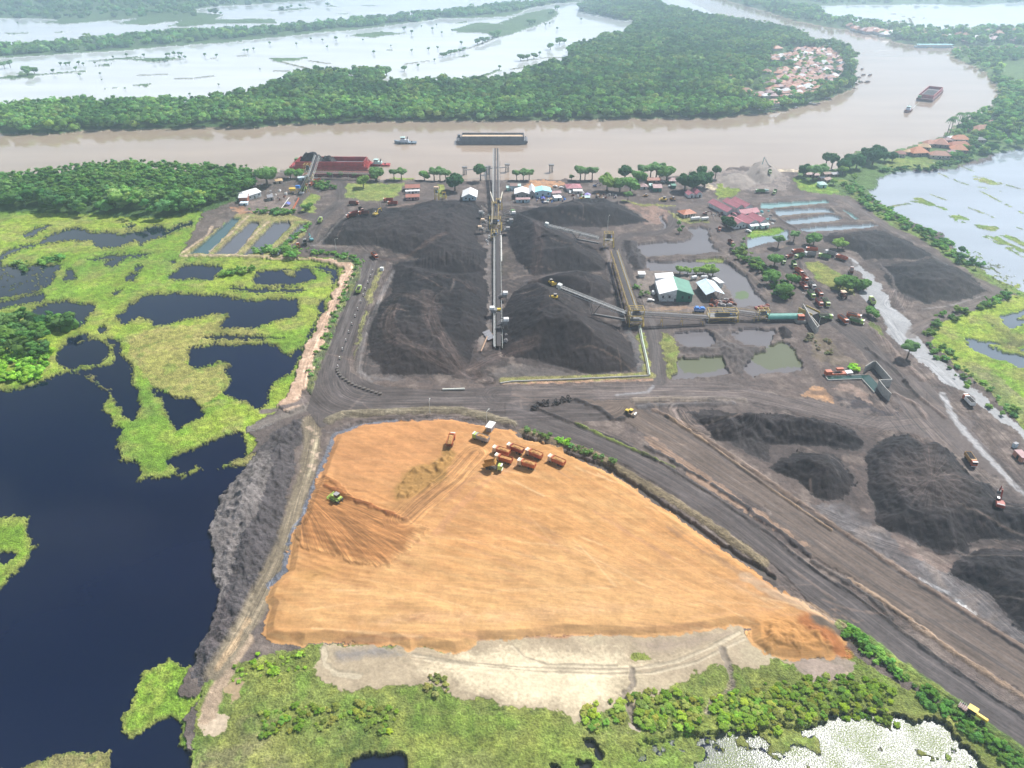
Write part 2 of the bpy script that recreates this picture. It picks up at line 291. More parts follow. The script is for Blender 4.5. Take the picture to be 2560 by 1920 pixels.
# ---- everything south of the river, one general level of worked earth
SB = T(0, 0, [-1400, 1640, 0, 1590, 550, 1580, 720, 1500, 1500, 1470, 2212, 1490, 2512, 1500, 2772, 1540, 3312, 1560, 3992, 1570, 4424, 1563, 4874, 1556, 5124, 1560, 5624, 1540, 6204, 1512, 6300, 1455, 6520, 1440, 6636, 1470, 6816, 1497, 6900, 1490, 7236, 1470, 7386, 1318, 7586, 1322, 7736, 1310, 7886, 1270, 7986, 1232, 8146, 1190, 8236, 1110, 8436, 1010, 8536, 960, 8636, 850, 8626, 760, 8566, 690, 8486, 610, 8286, 520, 8206, 480, 8236, 430, 8436, 450, 8848, 440, 12500, 430])
poly(SB+[(3900, 2600), (-1500, 2600)], 'ground', DIRT, h=1.3)
COL[:] = COL*(1+.25*(N1[..., None]-.5)*(CL[..., None] > 4))
# right bank, scrub and the flooded fields to the east
poly(T(3, 0, [750, 1310, 950, 1320, 1100, 1310, 1250, 1270, 1350, 1232, 1510, 1190, 1600, 1110, 1800, 1010, 1900, 960, 2000, 850, 1990, 760, 1930, 690, 1850, 610, 1650, 520, 1570, 480, 1600, 430, 1800, 450, 2212, 440, 5900, 430, 5900, 1240, 2212, 1290, 1960, 1330, 1600, 1470, 1230, 1480, 1100, 1490, 940, 1560, 900, 1700, 640, 1700, 220, 1560, 260, 1490, 600, 1470]), 'scrub', (.10, .17, .05), h=1.4)
EF = T(3, 0, [880, 1700, 940, 1560, 1100, 1490, 1230, 1482, 1400, 1492, 1600, 1470, 1900, 1400, 1960, 1332, 2212, 1290, 5900, 1150, 5900, 2800, 2212, 2540, 2140, 2490, 1980, 2420, 1800, 2310, 1720, 2250, 1580, 2140, 1500, 2030, 1200, 1910, 1000, 1790])
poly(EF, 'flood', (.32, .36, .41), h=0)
for pts in (T(3, 1, [1210, 80, 1300, 60, 1400, 95, 1540, 160, 1700, 230, 1740, 280, 1640, 255, 1560, 200, 1420, 130]), T(3, 1, [1760, 270, 1860, 260, 2000, 310, 2212, 420, 2400, 520, 2212, 470, 1980, 370]), T(3, 1, [1860, 330, 2020, 440, 2080, 460, 1960, 400]), T(3, 0, [1780, 1545, 1900, 1530, 2010, 1600, 1920, 1600])):
    poly(pts, 'grass', (.17, .23, .05), h=.15, thr=(N2, .47))
for s in (T(3, 0, [1480, 1500, 1700, 1590, 2000, 1650]), T(3, 1, [1850, 0, 2212, 190]), T(3, 0, [1640, 1430, 1780, 1480]), T(3, 1, [1040, 130, 1220, 100])):
    stroke(s, 2.5, 'grass', (.12, .15, .06), soft=1, wob=3, thr=(N2, .4))
for s, wd in ((T(3, 1, [1300, 60, 1700, 240, 2000, 420, 2300, 560]), 9), (T(3, 1, [1400, 20, 1800, 160, 2212, 330]), 3), (T(3, 0, [1700, 1500, 2212, 1640]), 4), (T(3, 1, [1500, 130, 1900, 400, 2212, 560]), 4)):
    stroke(s, wd, 'grass', (.18, .22, .06), soft=1, wob=5, thr=(N2, .5))
poly(T(3, 1, [1560, 430, 1900, 560, 2212, 760, 2212, 900, 1950, 770, 1700, 600]), 'grass', (.10, .11, .06), h=.1, thr=(N3, .62))
# marsh east of the perimeter road
poly(T(3, 1, [1410, 1170, 1700, 1080, 1950, 980, 2130, 900, 2212, 880, 3800, 900, 3800, 2700, 2212, 2080, 2060, 1900, 1900, 1750, 1800, 1659, 1500, 1390, 1400, 1290]), 'grass', MARSH, h=1)
for pts in (T(3, 1, [1900, 1130, 2212, 1020, 3600, 900, 3600, 1130, 2212, 1150, 2050, 1200, 1960, 1190]), T(3, 1, [1740, 1280, 1950, 1310, 2100, 1400, 2212, 1350, 3600, 1300, 3600, 1750, 2212, 1560, 2050, 1480, 1800, 1390, 1700, 1330])):
    poly(pts, 'flood', (.12, .15, .19), h=0, thr=(1-N2, .42))
poly(T(3, 1, [1600, 1500, 1800, 1480, 2000, 1620, 2212, 1800, 2212, 2000, 1900, 1760]), 'grass', (.24, .20, .13), k=.7)
poly(T(3, 1, [1860, 1190, 2000, 1200, 2212, 1230, 2212, 1330, 2050, 1370, 1900, 1270]), 'grass', (.10, .10, .045))
# ---- western marsh and the black lake
poly(F([-1200, 375, -300, 380, 0, 395, 120, 380, 200, 365, 540, 375, 555, 420, 440, 462, 350, 480, -300, 480, -1200, 500]), 'scrub', SCRUB, h=1.6)
poly(F([-1200, 462, -300, 466, 60, 462, 350, 474, 440, 458, 395, 548, 425, 556, 600, 556, 750, 562, 775, 575, 760, 610, 700, 740, 640, 850, 600, 890, 530, 930, 555, 960, 500, 1060, 470, 1200, 390, 1500, 430, 1900, -1200, 2000]), 'grass', MARSH, h=.7)
sl = np.s_[:, :]; gm = (CL == CN['grass'])
mixc(sl, gm*np.clip((N1-.47)*6, 0, 1), MARSHY, .8); mixc(sl, gm*np.clip((N2-.55)*6, 0, 1), REED, .7); mixc(sl, gm*np.clip((.44-N1)*6, 0, 1), (.11, .22, .03), .6)
poly(T(0, 1, [1250, 1200, 1900, 1120, 2212, 1180, 2212, 1310, 1650, 1370, 1600, 1480, 1720, 1530, 2010, 1490, 1950, 1560, 2030, 1680, 1900, 1760, 1750, 1850, 1500, 1770, 1250, 1620, 1150, 1450, 1100, 1280]), 'grass', (.31, .26, .095), k=np.float64(.75))
LAKES = [T(0, 2, [-3600, 90, 0, 85, 180, 45, 380, -10, 560, -90, 700, -80, 830, 0, 930, 80, 900, 200, 950, 310, 1080, 380, 1010, 440, 1010, 550, 1060, 670, 1190, 690, 1240, 770, 1190, 845, 1430, 820, 1540, 800, 1580, 720, 1420, 665, 1700, 565, 1900, 470, 2080, 430, 2115, 520, 2150, 690, 2200, 680, 2000, 850, 1900, 1000, 1850, 1200, 1830, 1400, 1860, 1659, 1905, 1760, 1880, 1920, 1800, 2160, 1700, 2300, 1680, 2440, 1640, 2480, 1500, 2380, 1400, 2430, 1250, 2500, 1120, 2740, 1000, 2970, 1030, 3010, 1140, 3070, 1260, 2970, 1440, 2880, 1540, 2920, 1560, 3000, 1550, 3140, 1680, 3220, 1640, 3320, 1640, 4600, -3600, 4600]),
         T(0, 2, [930, -400, 1000, -390, 1050, -260, 1100, -170, 1160, 0, 1210, 200, 1110, 340, 1060, 280, 990, 130, 860, 0, 720, -80, 600, -110, 620, -130, 1000, -170, 1010, -250]),
         T(0, 1, [660, 1250, 740, 1230, 800, 1280, 900, 1320, 970, 1390, 930, 1430, 900, 1480, 700, 1490, 600, 1530, 540, 1500, 510, 1460, 540, 1340, 600, 1270]),
         T(0, 2, [1300, 20, 1400, 80, 1560, 120, 1690, 170, 1750, 280, 1700, 310, 1560, 380, 1520, 405, 1480, 300, 1410, 150])]
for p in LAKES: poly(p, 'lake', W_LK, h=0)
PONDS = [T(0, 1, [1020, 1080, 1100, 1020, 1130, 980, 1280, 900, 1420, 890, 1620, 895, 1900, 905, 2100, 940, 2212, 950, 2412, 930, 2582, 930, 2542, 1030, 2532, 1070, 2412, 1100, 2272, 1150, 2212, 1170, 1890, 1165, 1960, 1100, 2010, 1040, 1850, 1045, 1600, 1100, 1350, 1155, 1330, 1120, 1260, 1090, 1160, 1095, 1050, 1150]),
         T(1, 1, [-612, 1370, -512, 1350, -362, 1330, 0, 1330, 190, 1340, 210, 1390, 300, 1430, 400, 1350, 420, 1300, 440, 1240, 540, 1100, 550, 980, 640, 880, 680, 780, 690, 730, 640, 680, 440, 655, 600, 650, 710, 670, 715, 740, 600, 950, 560, 1080, 440, 1280, 400, 1400, 330, 1480, 290, 1560, 200, 1600, 120, 1659, 100, 1800, 60, 1860, 0, 1875, -62, 1820, -162, 1810, -282, 1750, -212, 1680, -182, 1620, -262, 1540, -202, 1490, -312, 1465, -492, 1515, -572, 1490]),
         T(1, 1, [0, 750, 20, 700, 250, 680, 350, 690, 440, 660, 480, 710, 540, 760, 400, 790, 320, 805, 200, 800, 0, 792, -25, 790, -10, 745]),
         T(0, 1, [1460, 735, 1600, 640, 1920, 650, 1830, 770, 1680, 745, 1550, 750])]
for p in PONDS: poly(p, 'lake', W_BL, h=0)
for pts in ([340, 440, 460, 370, 690, 315, 760, 350, 860, 360, 1050, 370, 1200, 340, 1300, 310, 1400, 315, 1430, 350, 1650, 250, 1660, 270, 1450, 370, 1280, 420, 1210, 490, 1200, 470, 1240, 430, 1180, 410, 1000, 480, 860, 485, 800, 440, 780, 420, 560, 410, 330, 450, 100, 530, 0, 600, -100, 640, -100, 600, 0, 570, 120, 500],
            [-300, 640, 300, 640, 530, 630, 460, 700, 470, 740, 430, 830, 380, 850, 0, 920, -300, 960], [-300, 1000, 0, 960, 300, 895, 390, 890, 410, 910, 330, 950, 0, 995, -300, 1040], [260, 1055, 330, 1000, 560, 945, 620, 940, 700, 985, 780, 980, 810, 1020, 700, 1160, 640, 1170, 600, 1090, 400, 1070],
            [560, 685, 600, 680, 670, 740, 640, 752, 555, 755], [740, 590, 980, 550, 1200, 545, 1380, 525, 1200, 562, 1000, 572, 800, 592], [890, 635, 1000, 580, 1080, 575, 960, 640], [980, 870, 1100, 830, 1040, 880, 1000, 900], [1430, 600, 1530, 610, 1480, 635], [250, 350, 330, 310, 450, 295, 350, 340, 250, 390, 200, 385],
            [850, 1185, 900, 1165, 945, 1190, 900, 1220], [1030, 300, 1190, 285, 1130, 320], [1070, 740, 1200, 700, 1160, 740, 1090, 780], [1160, 660, 1260, 640, 1200, 680], [1700, 1262, 2000, 1245, 2212, 1255, 2500, 1262, 2212, 1275, 2000, 1285], [2212, 842, 2692, 850, 2540, 872, 2212, 866], [1950, 832, 2212, 842, 2212, 860, 2000, 850]):
    poly(T(0, 1, pts), 'lake', (.010, .016, .03), h=0)
poly(T(0, 1, [-300, 640, 300, 640, 470, 740, 380, 850, 0, 920, -300, 960]), 'grass', (.13, .15, .05), h=.15, thr=(N3, .60))
for pts, kk in ((T(0, 2, [-900, 1150, 0, 1140, 130, 1130, 270, 1150, 240, 1280, 270, 1400, 330, 1400, 280, 1500, 180, 1600, 0, 1800, -900, 2100, -900, 1500, 0, 1460, 60, 1560, 140, 1460, 0, 1455, -900, 1450]), 0),
                (T(0, 3, [-900, 1720, 230, 1640, 350, 1590, 600, 1520, 850, 1510, 960, 1510, 965, 1659, 950, 1800, -900, 2000]), 1), (T(0, 3, [1000, 1310, 1120, 1080, 1250, 830, 1400, 760, 1500, 705, 1530, 760, 1640, 810, 1560, 900, 1480, 950, 1450, 1050, 1540, 1080, 1700, 1040, 1800, 960, 1650, 1200, 1560, 1260, 1440, 1220, 1260, 1310, 1140, 1410]), 0),
                (T(0, 2, [1545, 800, 1660, 750, 1720, 690, 1790, 740, 1680, 770, 1600, 830]), 0), (T(0, 2, [1820, 750, 1950, 700, 2100, 630, 2240, 600, 2220, 700, 1900, 735]), 1), (T(0, 2, [900, 180, 960, 130, 990, 160, 1030, 250, 1090, 370, 1060, 385, 980, 340, 930, 280]), 0),
                (T(0, 1, [600, 1520, 720, 1500, 900, 1485, 930, 1420, 990, 1400, 1010, 1460, 960, 1510, 740, 1535, 620, 1550]), 0), (T(0, 1, [665, 1310, 720, 1280, 800, 1275, 790, 1295]), 1), (T(1, 1, [230, 690, 340, 690, 340, 740, 280, 752]), 1), (T(0, 2, [830, -15, 870, 0, 960, 60, 940, 70]), 1)):
    poly(pts, 'grass', REED if kk else MARSH, h=.6)
poly(T(0, 2, [720, -90, 790, -110, 880, 0, 830, 0]), 'grass', REED, h=.5, thr=(N3, .45))
# ---- bottom strip: sand, grass, wet glinting marsh
poly(T(1, 3, [-600, 3000, -570, 1550, -480, 1100, -380, 800, -150, 770, 0, 750, 100, 700, 560, 620, 2212, 600, 4400, 600, 4940, 560, 5300, 800, 6636, 1610, 9000, 3200, 9000, 4800, -600, 4800]), 'grass', (.15, .185, .045), h=1.4)
gm = np.zeros((NR, NC)); g2 = (GY < 135) & (CL == CN['grass']) & (GX > -90)
mixc(sl, g2*np.clip((N2-.5)*5, 0, 1), (.20, .175, .09), .7); mixc(sl, g2*np.clip((.45-N2)*6, 0, 1), GRASSD, .8); mixc(sl, g2*np.clip((N1-.5)*6, 0, 1), (.19, .25, .04), .5)
poly(T(2, 3, [-1650, 620, -900, 640, -520, 700, -300, 590, 0, 570, 430, 540, 950, 540, 1400, 500, 1750, 470, 2000, 440, 2060, 560, 2280, 740, 2800, 790, 2920, 900, 2780, 930, 2600, 920, 2450, 800, 2250, 740, 2100, 830, 1750, 800, 1650, 820, 1300, 1050, 1030, 1160, 800, 1170, 640, 1250, 560, 1290, 380, 1180, 0, 1160, -180, 1100, -500, 1080, -720, 950, -900, 980, -1500, 1010, -1700, 880]), 'sand', (.36, .29, .20), h=1.5)
poly(T(2, 3, [-860, 820, -520, 680, -200, 640, 430, 640, 950, 650, 1010, 780, 1300, 760, 1030, 860, 1040, 1080, 800, 1150, 620, 1270, 560, 1290, 380, 1180, 0, 1140, -180, 1080, -480, 1050, -520, 930, -760, 960]), 'sand', SAND, k=.9, fade=5)
mixc(sl, (CL == CN['sand'])*np.clip((N2-.56)*5, 0, 1), (.36, .31, .21), .6)
poly(T(1, 3, [620, 650, 900, 620, 1160, 620, 1330, 700, 1320, 740, 960, 750, 700, 800, 640, 740]), 'sand', GREY, k=.85, fade=3)
poly(T(2, 3, [1000, 560, 1400, 540, 1900, 480, 2000, 520, 1500, 680, 1200, 720, 1050, 640]), 'sand', (.30, .235, .18), k=.8, fade=3)
poly(T(2, 3, [1050, 690, 1160, 700, 1190, 750, 1050, 770, 1000, 740]), 'grass', (.18, .22, .05))
poly(T(3, 3, [150, 740, 400, 760, 640, 700, 720, 760, 700, 860, 560, 920, 380, 940, 250, 850]), 'sand', (.28, .22, .185), k=.9)
for s, wd in ((T(2, 3, [-850, 700, -500, 760, 0, 810, 500, 830, 1000, 830, 1400, 760, 1700, 640, 1960, 500]), 1.2), (T(2, 3, [-760, 740, -300, 800, 200, 850, 800, 870, 1200, 860, 1600, 760, 2000, 560]), .9), (T(2, 3, [0, 620, 100, 720, 300, 790, 900, 800]), 1), (T(1, 3, [590, 640, 600, 780, 700, 860, 900, 880]), 2)):
    stroke(s, wd, None, (.27, .225, .16), soft=.5, k=.8)
    stroke([(x, y+4) for x, y in s], wd*.7, None, (.55, .47, .34), soft=.4, k=.6)
for s in (T(2, 3, [1030, 830, 1050, 960, 960, 1080, 1030, 1200, 1080, 1320]), T(2, 3, [1820, 660, 1890, 900, 1880, 1000, 1740, 1080, 1680, 1180])):
    stroke(s, 2.0, None, (.24, .20, .155), soft=.5, add=-.5)
poly(T(2, 3, [1010, 1280, 1110, 1330, 1090, 1370, 1010, 1350]), 'sand', (.3, .25, .2))
poly(T(1, 3, [-500, 1350, -460, 1190, -320, 1180, -220, 1270, -260, 1370, -360, 1410]), 'sand', (.46, .37, .27))
poly(T(1, 3, [-230, 950, -100, 880, -130, 1100, -200, 1160]), 'sand', (.36, .25, .17), k=.8)
for s in (T(1, 3, [-60, 560, -200, 780, -330, 1000, -420, 1250]),): stroke(s, 4.5, 'path', (.36, .27, .19), soft=1)
GL = T(3, 3, [-1900, 3000, -1050, 1900, -1150, 1560, -1100, 1440, -700, 1370, -200, 1350, 200, 1310, 400, 1290, 560, 1200, 900, 1190, 1150, 1230, 1500, 1290, 1700, 1500, 1900, 1700, 2500, 2300, 3500, 3400])
poly(GL, 'glint', (.10, .11, .10), h=0); poly(GL, 'grass', (.17, .21, .05), h=.2, thr=(N2*.6+N3*.4+.14*np.clip(np.hypot(GX-118, GY-118)/45, 0, 1.6), .67))
poly(T(1, 3, [800, 1640, 860, 1560, 1100, 1550, 1300, 1560, 1330, 1640, 1330, 1900, 800, 1900]), 'lake', W_BL, h=0)
for pts in (T(2, 3, [620, 1450, 680, 1450, 770, 1560, 740, 1580]), T(2, 3, [340, 1610, 430, 1610, 430, 1700, 340, 1700]), T(2, 3, [570, 1620, 700, 1610, 700, 1700, 560, 1700])): poly(pts, 'lake', (.02, .022, .03), h=0)
# ---- dump ridge of dark overburden between lake and pad
DUMP = T(1, 2, [440, 300, 330, 330, 150, 440, 30, 580, -70, 700, -212, 850, -312, 1000, -362, 1200, -382, 1400, -352, 1659, -307, 1760, -332, 1920, -412, 2160, -512, 2300, -532, 2440, -560, 2560, -480, 2620, -400, 2590, -260, 2400, -100, 2150, 0, 1980, 110, 1700, 200, 1400, 260, 1000, 330, 850, 350, 600, 440, 450])
poly(DUMP, 'bank', (.085, .077, .080), slope=.28, hmax=3.4, rough=2.2)
poly(T(1, 2, [30, 600, 150, 640, 110, 900, 0, 1200, -150, 1500, -250, 1800, -300, 2000, -352, 1659, -382, 1400, -362, 1200, -312, 1000, -212, 850, -70, 700]), 'bank', (.20, .18, .17), k=np.float64(.8))
poly(T(1, 2, [-420, 2150, -300, 1900, -200, 1800, -200, 2100, -400, 2400, -500, 2500]), 'bank', (.12, .10, .10), k=.6)
poly(T(1, 2, [-90, 440, 100, 400, 180, 340, 60, 330, -60, 380]), 'bank', GREY)
stroke(T(1, 2, [470, 330, 500, 460, 480, 620, 440, 820, 350, 1080, 260, 1400, 150, 1640, 30, 1880, -80, 2100, -230, 2350, -330, 2500]), 7.5, 'path', (.20, .165, .115), soft=2, wob=2)
stroke(T(1, 2, [540, 480, 500, 640, 460, 820]), 1.2, None, (.42, .36, .24), soft=1, k=.7)
stroke(T(1, 2, [-60, 2060, -200, 2300, -320, 2480]), 2, None, (.42, .30, .18), soft=1, k=.7)
stroke(T(1, 2, [640, 520, 600, 700, 500, 900, 420, 1150, 330, 1350]), 2.2, None, (.12, .11, .105), soft=1)
# ---- causeway of pinkish rubble round the marsh, with its hedge side
poly(T(1, 1, [0, 568, 430, 588, 620, 596, 760, 622, 835, 645, 830, 740, 740, 950, 650, 1150, 560, 1350, 470, 1600, 440, 1700, 380, 1800, 400, 1880, 300, 1930, 200, 1860, 330, 1660, 380, 1500, 430, 1350, 520, 1220, 570, 1100, 650, 940, 740, 740, 755, 670, 700, 640, 500, 605, 0, 585]), 'path', PINK, h=2.2)
mixc(sl, (CL == CN['path'])*np.clip((N3-.55)*6, 0, 1)*(GY > 250), (.58, .44, .33), .7)
poly(T(1, 1, [640, 600, 740, 560, 860, 580, 920, 620, 900, 760, 790, 960, 700, 1180, 600, 1440, 520, 1659, 490, 1800, 440, 1700, 560, 1350, 650, 1150, 740, 950, 830, 740, 835, 645, 700, 610]), 'grass', (.11, .125, .07), h=1.9)
stroke(T(1, 2, [440, 150, 380, 200, 250, 230, 60, 250]), 4, 'path', (.16, .13, .12), soft=1)
stroke(T(1, 2, [460, 220, 250, 290, 0, 380]), 5, 'path', (.19, .165, .145), soft=2)
# ---- walled fish ponds, tan dykes
poly(T(0, 1, [1545, 568, 1600, 520, 2080, 200, 2212, 200, 2420, 180, 2620, 240, 2712, 290, 2660, 380, 2440, 520, 2440, 585, 2212, 578]), 'grass', (.27, .23, .11), h=1.6)
for p in ([1640, 545, 2000, 240, 2090, 235, 1810, 545], [1850, 548, 2170, 262, 2235, 270, 2235, 300, 2050, 548], [2102, 552, 2362, 275, 2492, 262, 2512, 300, 2282, 552], [2342, 555, 2592, 290, 2642, 280, 2642, 310, 2452, 500, 2412, 555]):
    poly(T(0, 1, p), 'pond', (.05, .10, .11) if p[0] == 1640 else W_PD, h=0, smooth=True)
for s in (T(0, 1, [1560, 565, 1900, 562, 2212, 568, 2440, 570]), T(0, 1, [1820, 510, 2000, 370, 2150, 225]), T(0, 1, [2030, 548, 2212, 370, 2330, 265]), T(0, 1, [1570, 550, 1800, 380, 1830, 315])): stroke(s, 2.2, None, (.50, .38, .27), soft=.6)
stroke(T(1, 1, [120, 490, 250, 380, 380, 270]), 2.2, None, (.22, .24, .08), soft=.6)
# ---- haul roads
RW = T(1, 1, [500, 495, 700, 500, 900, 545, 1060, 540, 1130, 600, 1130, 640, 1080, 680, 1060, 760, 950, 1000, 880, 1180, 830, 1380, 800, 1480, 820, 1570, 920, 1640, 1100, 1700, 1500, 1730, 2212, 1700, 2962, 1695, 3462, 1650, 3480, 1980, 2900, 2000, 2212, 2000, 1900, 1880, 1500, 1870, 1000, 1910, 850, 1950, 700, 2000, 560, 2060, 440, 1900, 520, 1659, 600, 1440, 700, 1180, 790, 960, 900, 760, 920, 620, 850, 580, 700, 550, 500, 530])
poly(RW, 'road', ROAD, h=1.4, smooth=True)
poly(T(2, 2, [-30, 40, 700, 36, 1200, 0, 1400, -20, 1900, 20, 2212, 90, 2400, 140, 2762, 190, 3100, 300, 3300, 305, 3360, 250, 3290, 90, 3200, -40, 3500, -60, 3900, 300, 4200, 700, 4500, 1150, 4500, 1300, 4000, 800, 3700, 500, 3400, 450, 3100, 400, 2700, 330, 2212, 200, 1900, 140, 1100, 150, 560, 140, 170, 170, 0, 300]), 'road', ROADL, h=1.4)
RR1 = T(2, 2, [-60, 180, 170, 232, 500, 362, 900, 515, 1300, 733, 1700, 985, 2212, 1335, 2642, 1659, 2912, 1839, 3252, 2089, 3712, 2449, 4112, 2719, 4424, 2929, 5400, 3560, 5400, 3900, 4424, 3250, 4112, 3030, 3862, 2820, 3412, 2510, 3112, 2280, 2852, 2110, 2552, 1900, 2372, 1700, 2130, 1480, 1860, 1308, 1440, 1005, 1000, 735, 700, 598, 100, 400, -60, 350])
poly(RR1, 'road', (.088, .076, .074), h=1.6, smooth=True)
R3 = T(2, 2, [560, 150, 1040, 150, 1080, 220, 1200, 260, 1500, 380, 1800, 600, 2212, 880, 2812, 1300, 3362, 1659, 4424, 2320, 5600, 3050, 5600, 3400, 4424, 2700, 3812, 2340, 3312, 1990, 2912, 1690, 2512, 1480, 2212, 1230, 2212, 1100, 1700, 850, 1300, 620, 1150, 450, 950, 330, 700, 200])
poly(R3, 'road', (.125, .098, .082), h=1.5)
poly(T(2, 2, [1150, 480, 1250, 500, 1450, 650, 1750, 850, 2212, 1180, 2560, 1430, 2450, 1430, 2212, 1250, 1800, 1000, 1500, 800, 1350, 640, 1180, 560]), 'road', (.32, .215, .15), k=np.float64(.75))
stroke(T(3, 3, [700, 60, 1120, 340, 1600, 690, 1850, 850, 2300, 1150]), 2.4, None, (.30, .215, .15), soft=1, add=.8)
stroke(T(2, 2, [560, 160, 750, 230, 880, 330, 960, 320]), 2.5, None, (.05, .045, .045), soft=1, add=1)
for s, wd, c in ((T(2, 2, [170, 215, 500, 350, 900, 500, 1300, 715, 1700, 965, 2212, 1315, 2642, 1659, 2912, 1822, 3252, 2075, 3712, 2435, 4112, 2700, 4424, 2915, 5000, 3300]), 1.6, (.05, .045, .045)),
                 (T(2, 2, [550, 370, 900, 530, 1150, 640, 1400, 745]), 1.2, (.20, .26, .05)),
                 (T(2, 2, [1150, 560, 1400, 690]), 2, (.07, .06, .06)), (T(2, 2, [1400, 705, 1680, 865]), 2, (.06, .055, .055)), (T(2, 2, [1720, 890, 2040, 1100]), 2, (.06, .055, .055)), (T(2, 2, [2050, 1120, 2300, 1290, 2560, 1500]), 2, (.07, .06, .06)),
                 (T(2, 2, [2590, 1560, 2900, 1740, 3150, 1920, 3260, 2040]), 2, (.08, .07, .065)),
                 (T(2, 2, [1220, 245, 1500, 370, 1800, 580, 2212, 860, 2812, 1280, 3362, 1640, 3600, 1800, 4100, 2120, 4500, 2380]), 2.6, (.19, .14, .11)),
                 (T(2, 2, [1330, 300, 1650, 510, 2212, 920, 2750, 1290]), 1.0, (.34, .24, .16)), (T(2, 2, [1060, 160, 1400, 150, 1990, 160]), 5, (.23, .19, .155)), (T(2, 2, [1090, 220, 1190, 205, 1900, 190]), 3, (.13, .12, .12))):
    stroke(s, wd, None, c, soft=.6, add=.9)
for s, wd in ((T(2, 2, [3300, 110, 3500, 210, 3560, 310]), 3), (T(3, 2, [1170, 0, 1320, 150, 1520, 310]), 1.6), (T(3, 1, [850, 1370, 1100, 1560, 1200, 1680]), 1.8), (T(3, 1, [820, 1140, 1000, 1300, 1150, 1480, 1330, 1640]), 4)):
    stroke(s, wd, None, (.20, .155, .135), soft=.8, add=1.0)
# spilled-coal and grit tracks along the roads
rng = random.Random(4)
def tracks(base, n, spread, c1, c2, w=.5, k=.5):
    for i in range(n):
        o = rng.uniform(-spread, spread); ph = rng.uniform(0, 6)
        s = []
        for j, (x, y) in enumerate(base):
            a = base[max(j-1, 0)]; b = base[min(j+1, len(base)-1)]; dx, dy = b[0]-a[0], b[1]-a[1]; q = math.hypot(dx, dy)+1e-6
            oo = o+2*math.sin(ph+j); s.append((x-dy/q*oo, y+dx/q*oo))
        stroke(s, w*rng.uniform(.6, 1.6), None, c1 if rng.random() < .5 else c2, soft=.5, k=k*rng.uniform(.5, 1), jit=.4)
LT = (.15, .132, .128); DK = (.05, .046, .048)
tracks(T(2, 2, [0, 270, 500, 440, 900, 610, 1400, 870, 1900, 1200, 2400, 1600, 2900, 1960, 3500, 2420, 4300, 2960]), 22, 30, LT, DK)
tracks(T(2, 2, [1100, 330, 1500, 570, 1900, 830, 2500, 1220, 3200, 1700, 4424, 2480]), 22, 34, (.21, .18, .165), (.08, .07, .068))
tracks(T(1, 1, [1000, 560, 960, 760, 850, 1050, 740, 1350, 690, 1600, 760, 1740, 1000, 1830, 1500, 1840, 2300, 1850]), 18, 18, LT, DK)
tracks(T(2, 2, [0, 100, 700, 90, 1300, 80, 2000, 100, 2600, 240, 3200, 370, 3500, 330, 3900, 700]), 18, 14, (.21, .17, .15), DK)
tracks(T(3, 2, [1050, -60, 1300, 300, 1700, 700, 2212, 1250]), 14, 22, (.2, .16, .14), (.09, .08, .08))
tracks(T(3, 2, [1250, 0, 1700, 420, 2300, 1050]), 8, 10, (.2, .16, .14), (.07, .065, .07))
poly(T(3, 1, [680, 570, 760, 620, 850, 700, 960, 800, 1060, 1000, 1200, 1100, 1250, 1230, 1400, 1400, 1600, 1560, 1700, 1659, 2212, 2080, 2600, 2400, 2212, 2140, 1900, 1930, 1700, 1750, 1500, 1659, 1280, 1450, 1050, 1280, 980, 1100, 900, 1000, 800, 900, 830, 850, 860, 870, 850, 780, 760, 680]), 'road', (.25, .255, .265), h=1.3, wet=.55)
stroke(T(3, 2, [1500, 100, 1600, 320, 1750, 500, 1950, 720, 2212, 980, 2500, 1300]), 3.0, None, (.30, .30, .31), soft=1.2, wet=.5, k=.85)
stroke(T(2, 1, [1170, 1060, 1220, 1180, 1240, 1400, 1260, 1659]), 4, None, (.22, .215, .22), soft=2, wet=.5, k=.7)
stroke(T(2, 2, [1250, 0, 1170, 90, 900, 115]), 1.6, None, (.25, .25, .26), soft=1, wet=.5, k=.7)
stroke(T(3, 3, [1310, 50, 1420, 110, 1560, 170, 1650, 250, 1780, 345]), 1.5, None, (.62, .62, .62), soft=.5, k=.9, wob=1.5)
poly(T(3, 2, [330, 1060, 640, 1050, 900, 1250, 1300, 1400, 1700, 1659, 2212, 2160, 2212, 2300, 1800, 2000, 1300, 1700, 900, 1460, 560, 1200]), 'ground', ASH, k=.7)
poly(T(3, 2, [700, 620, 820, 590, 860, 700, 850, 900, 900, 1080, 950, 1160, 900, 1200, 800, 1100, 740, 960, 720, 820]), 'ground', (.21, .155, .13))
poly(T(3, 2, [950, 1230, 1200, 1350, 1450, 1480, 1750, 1430, 2212, 1400, 2212, 1480, 1820, 1500, 1800, 1659, 1500, 1640, 1200, 1500]), 'ground', (.20, .15, .128))
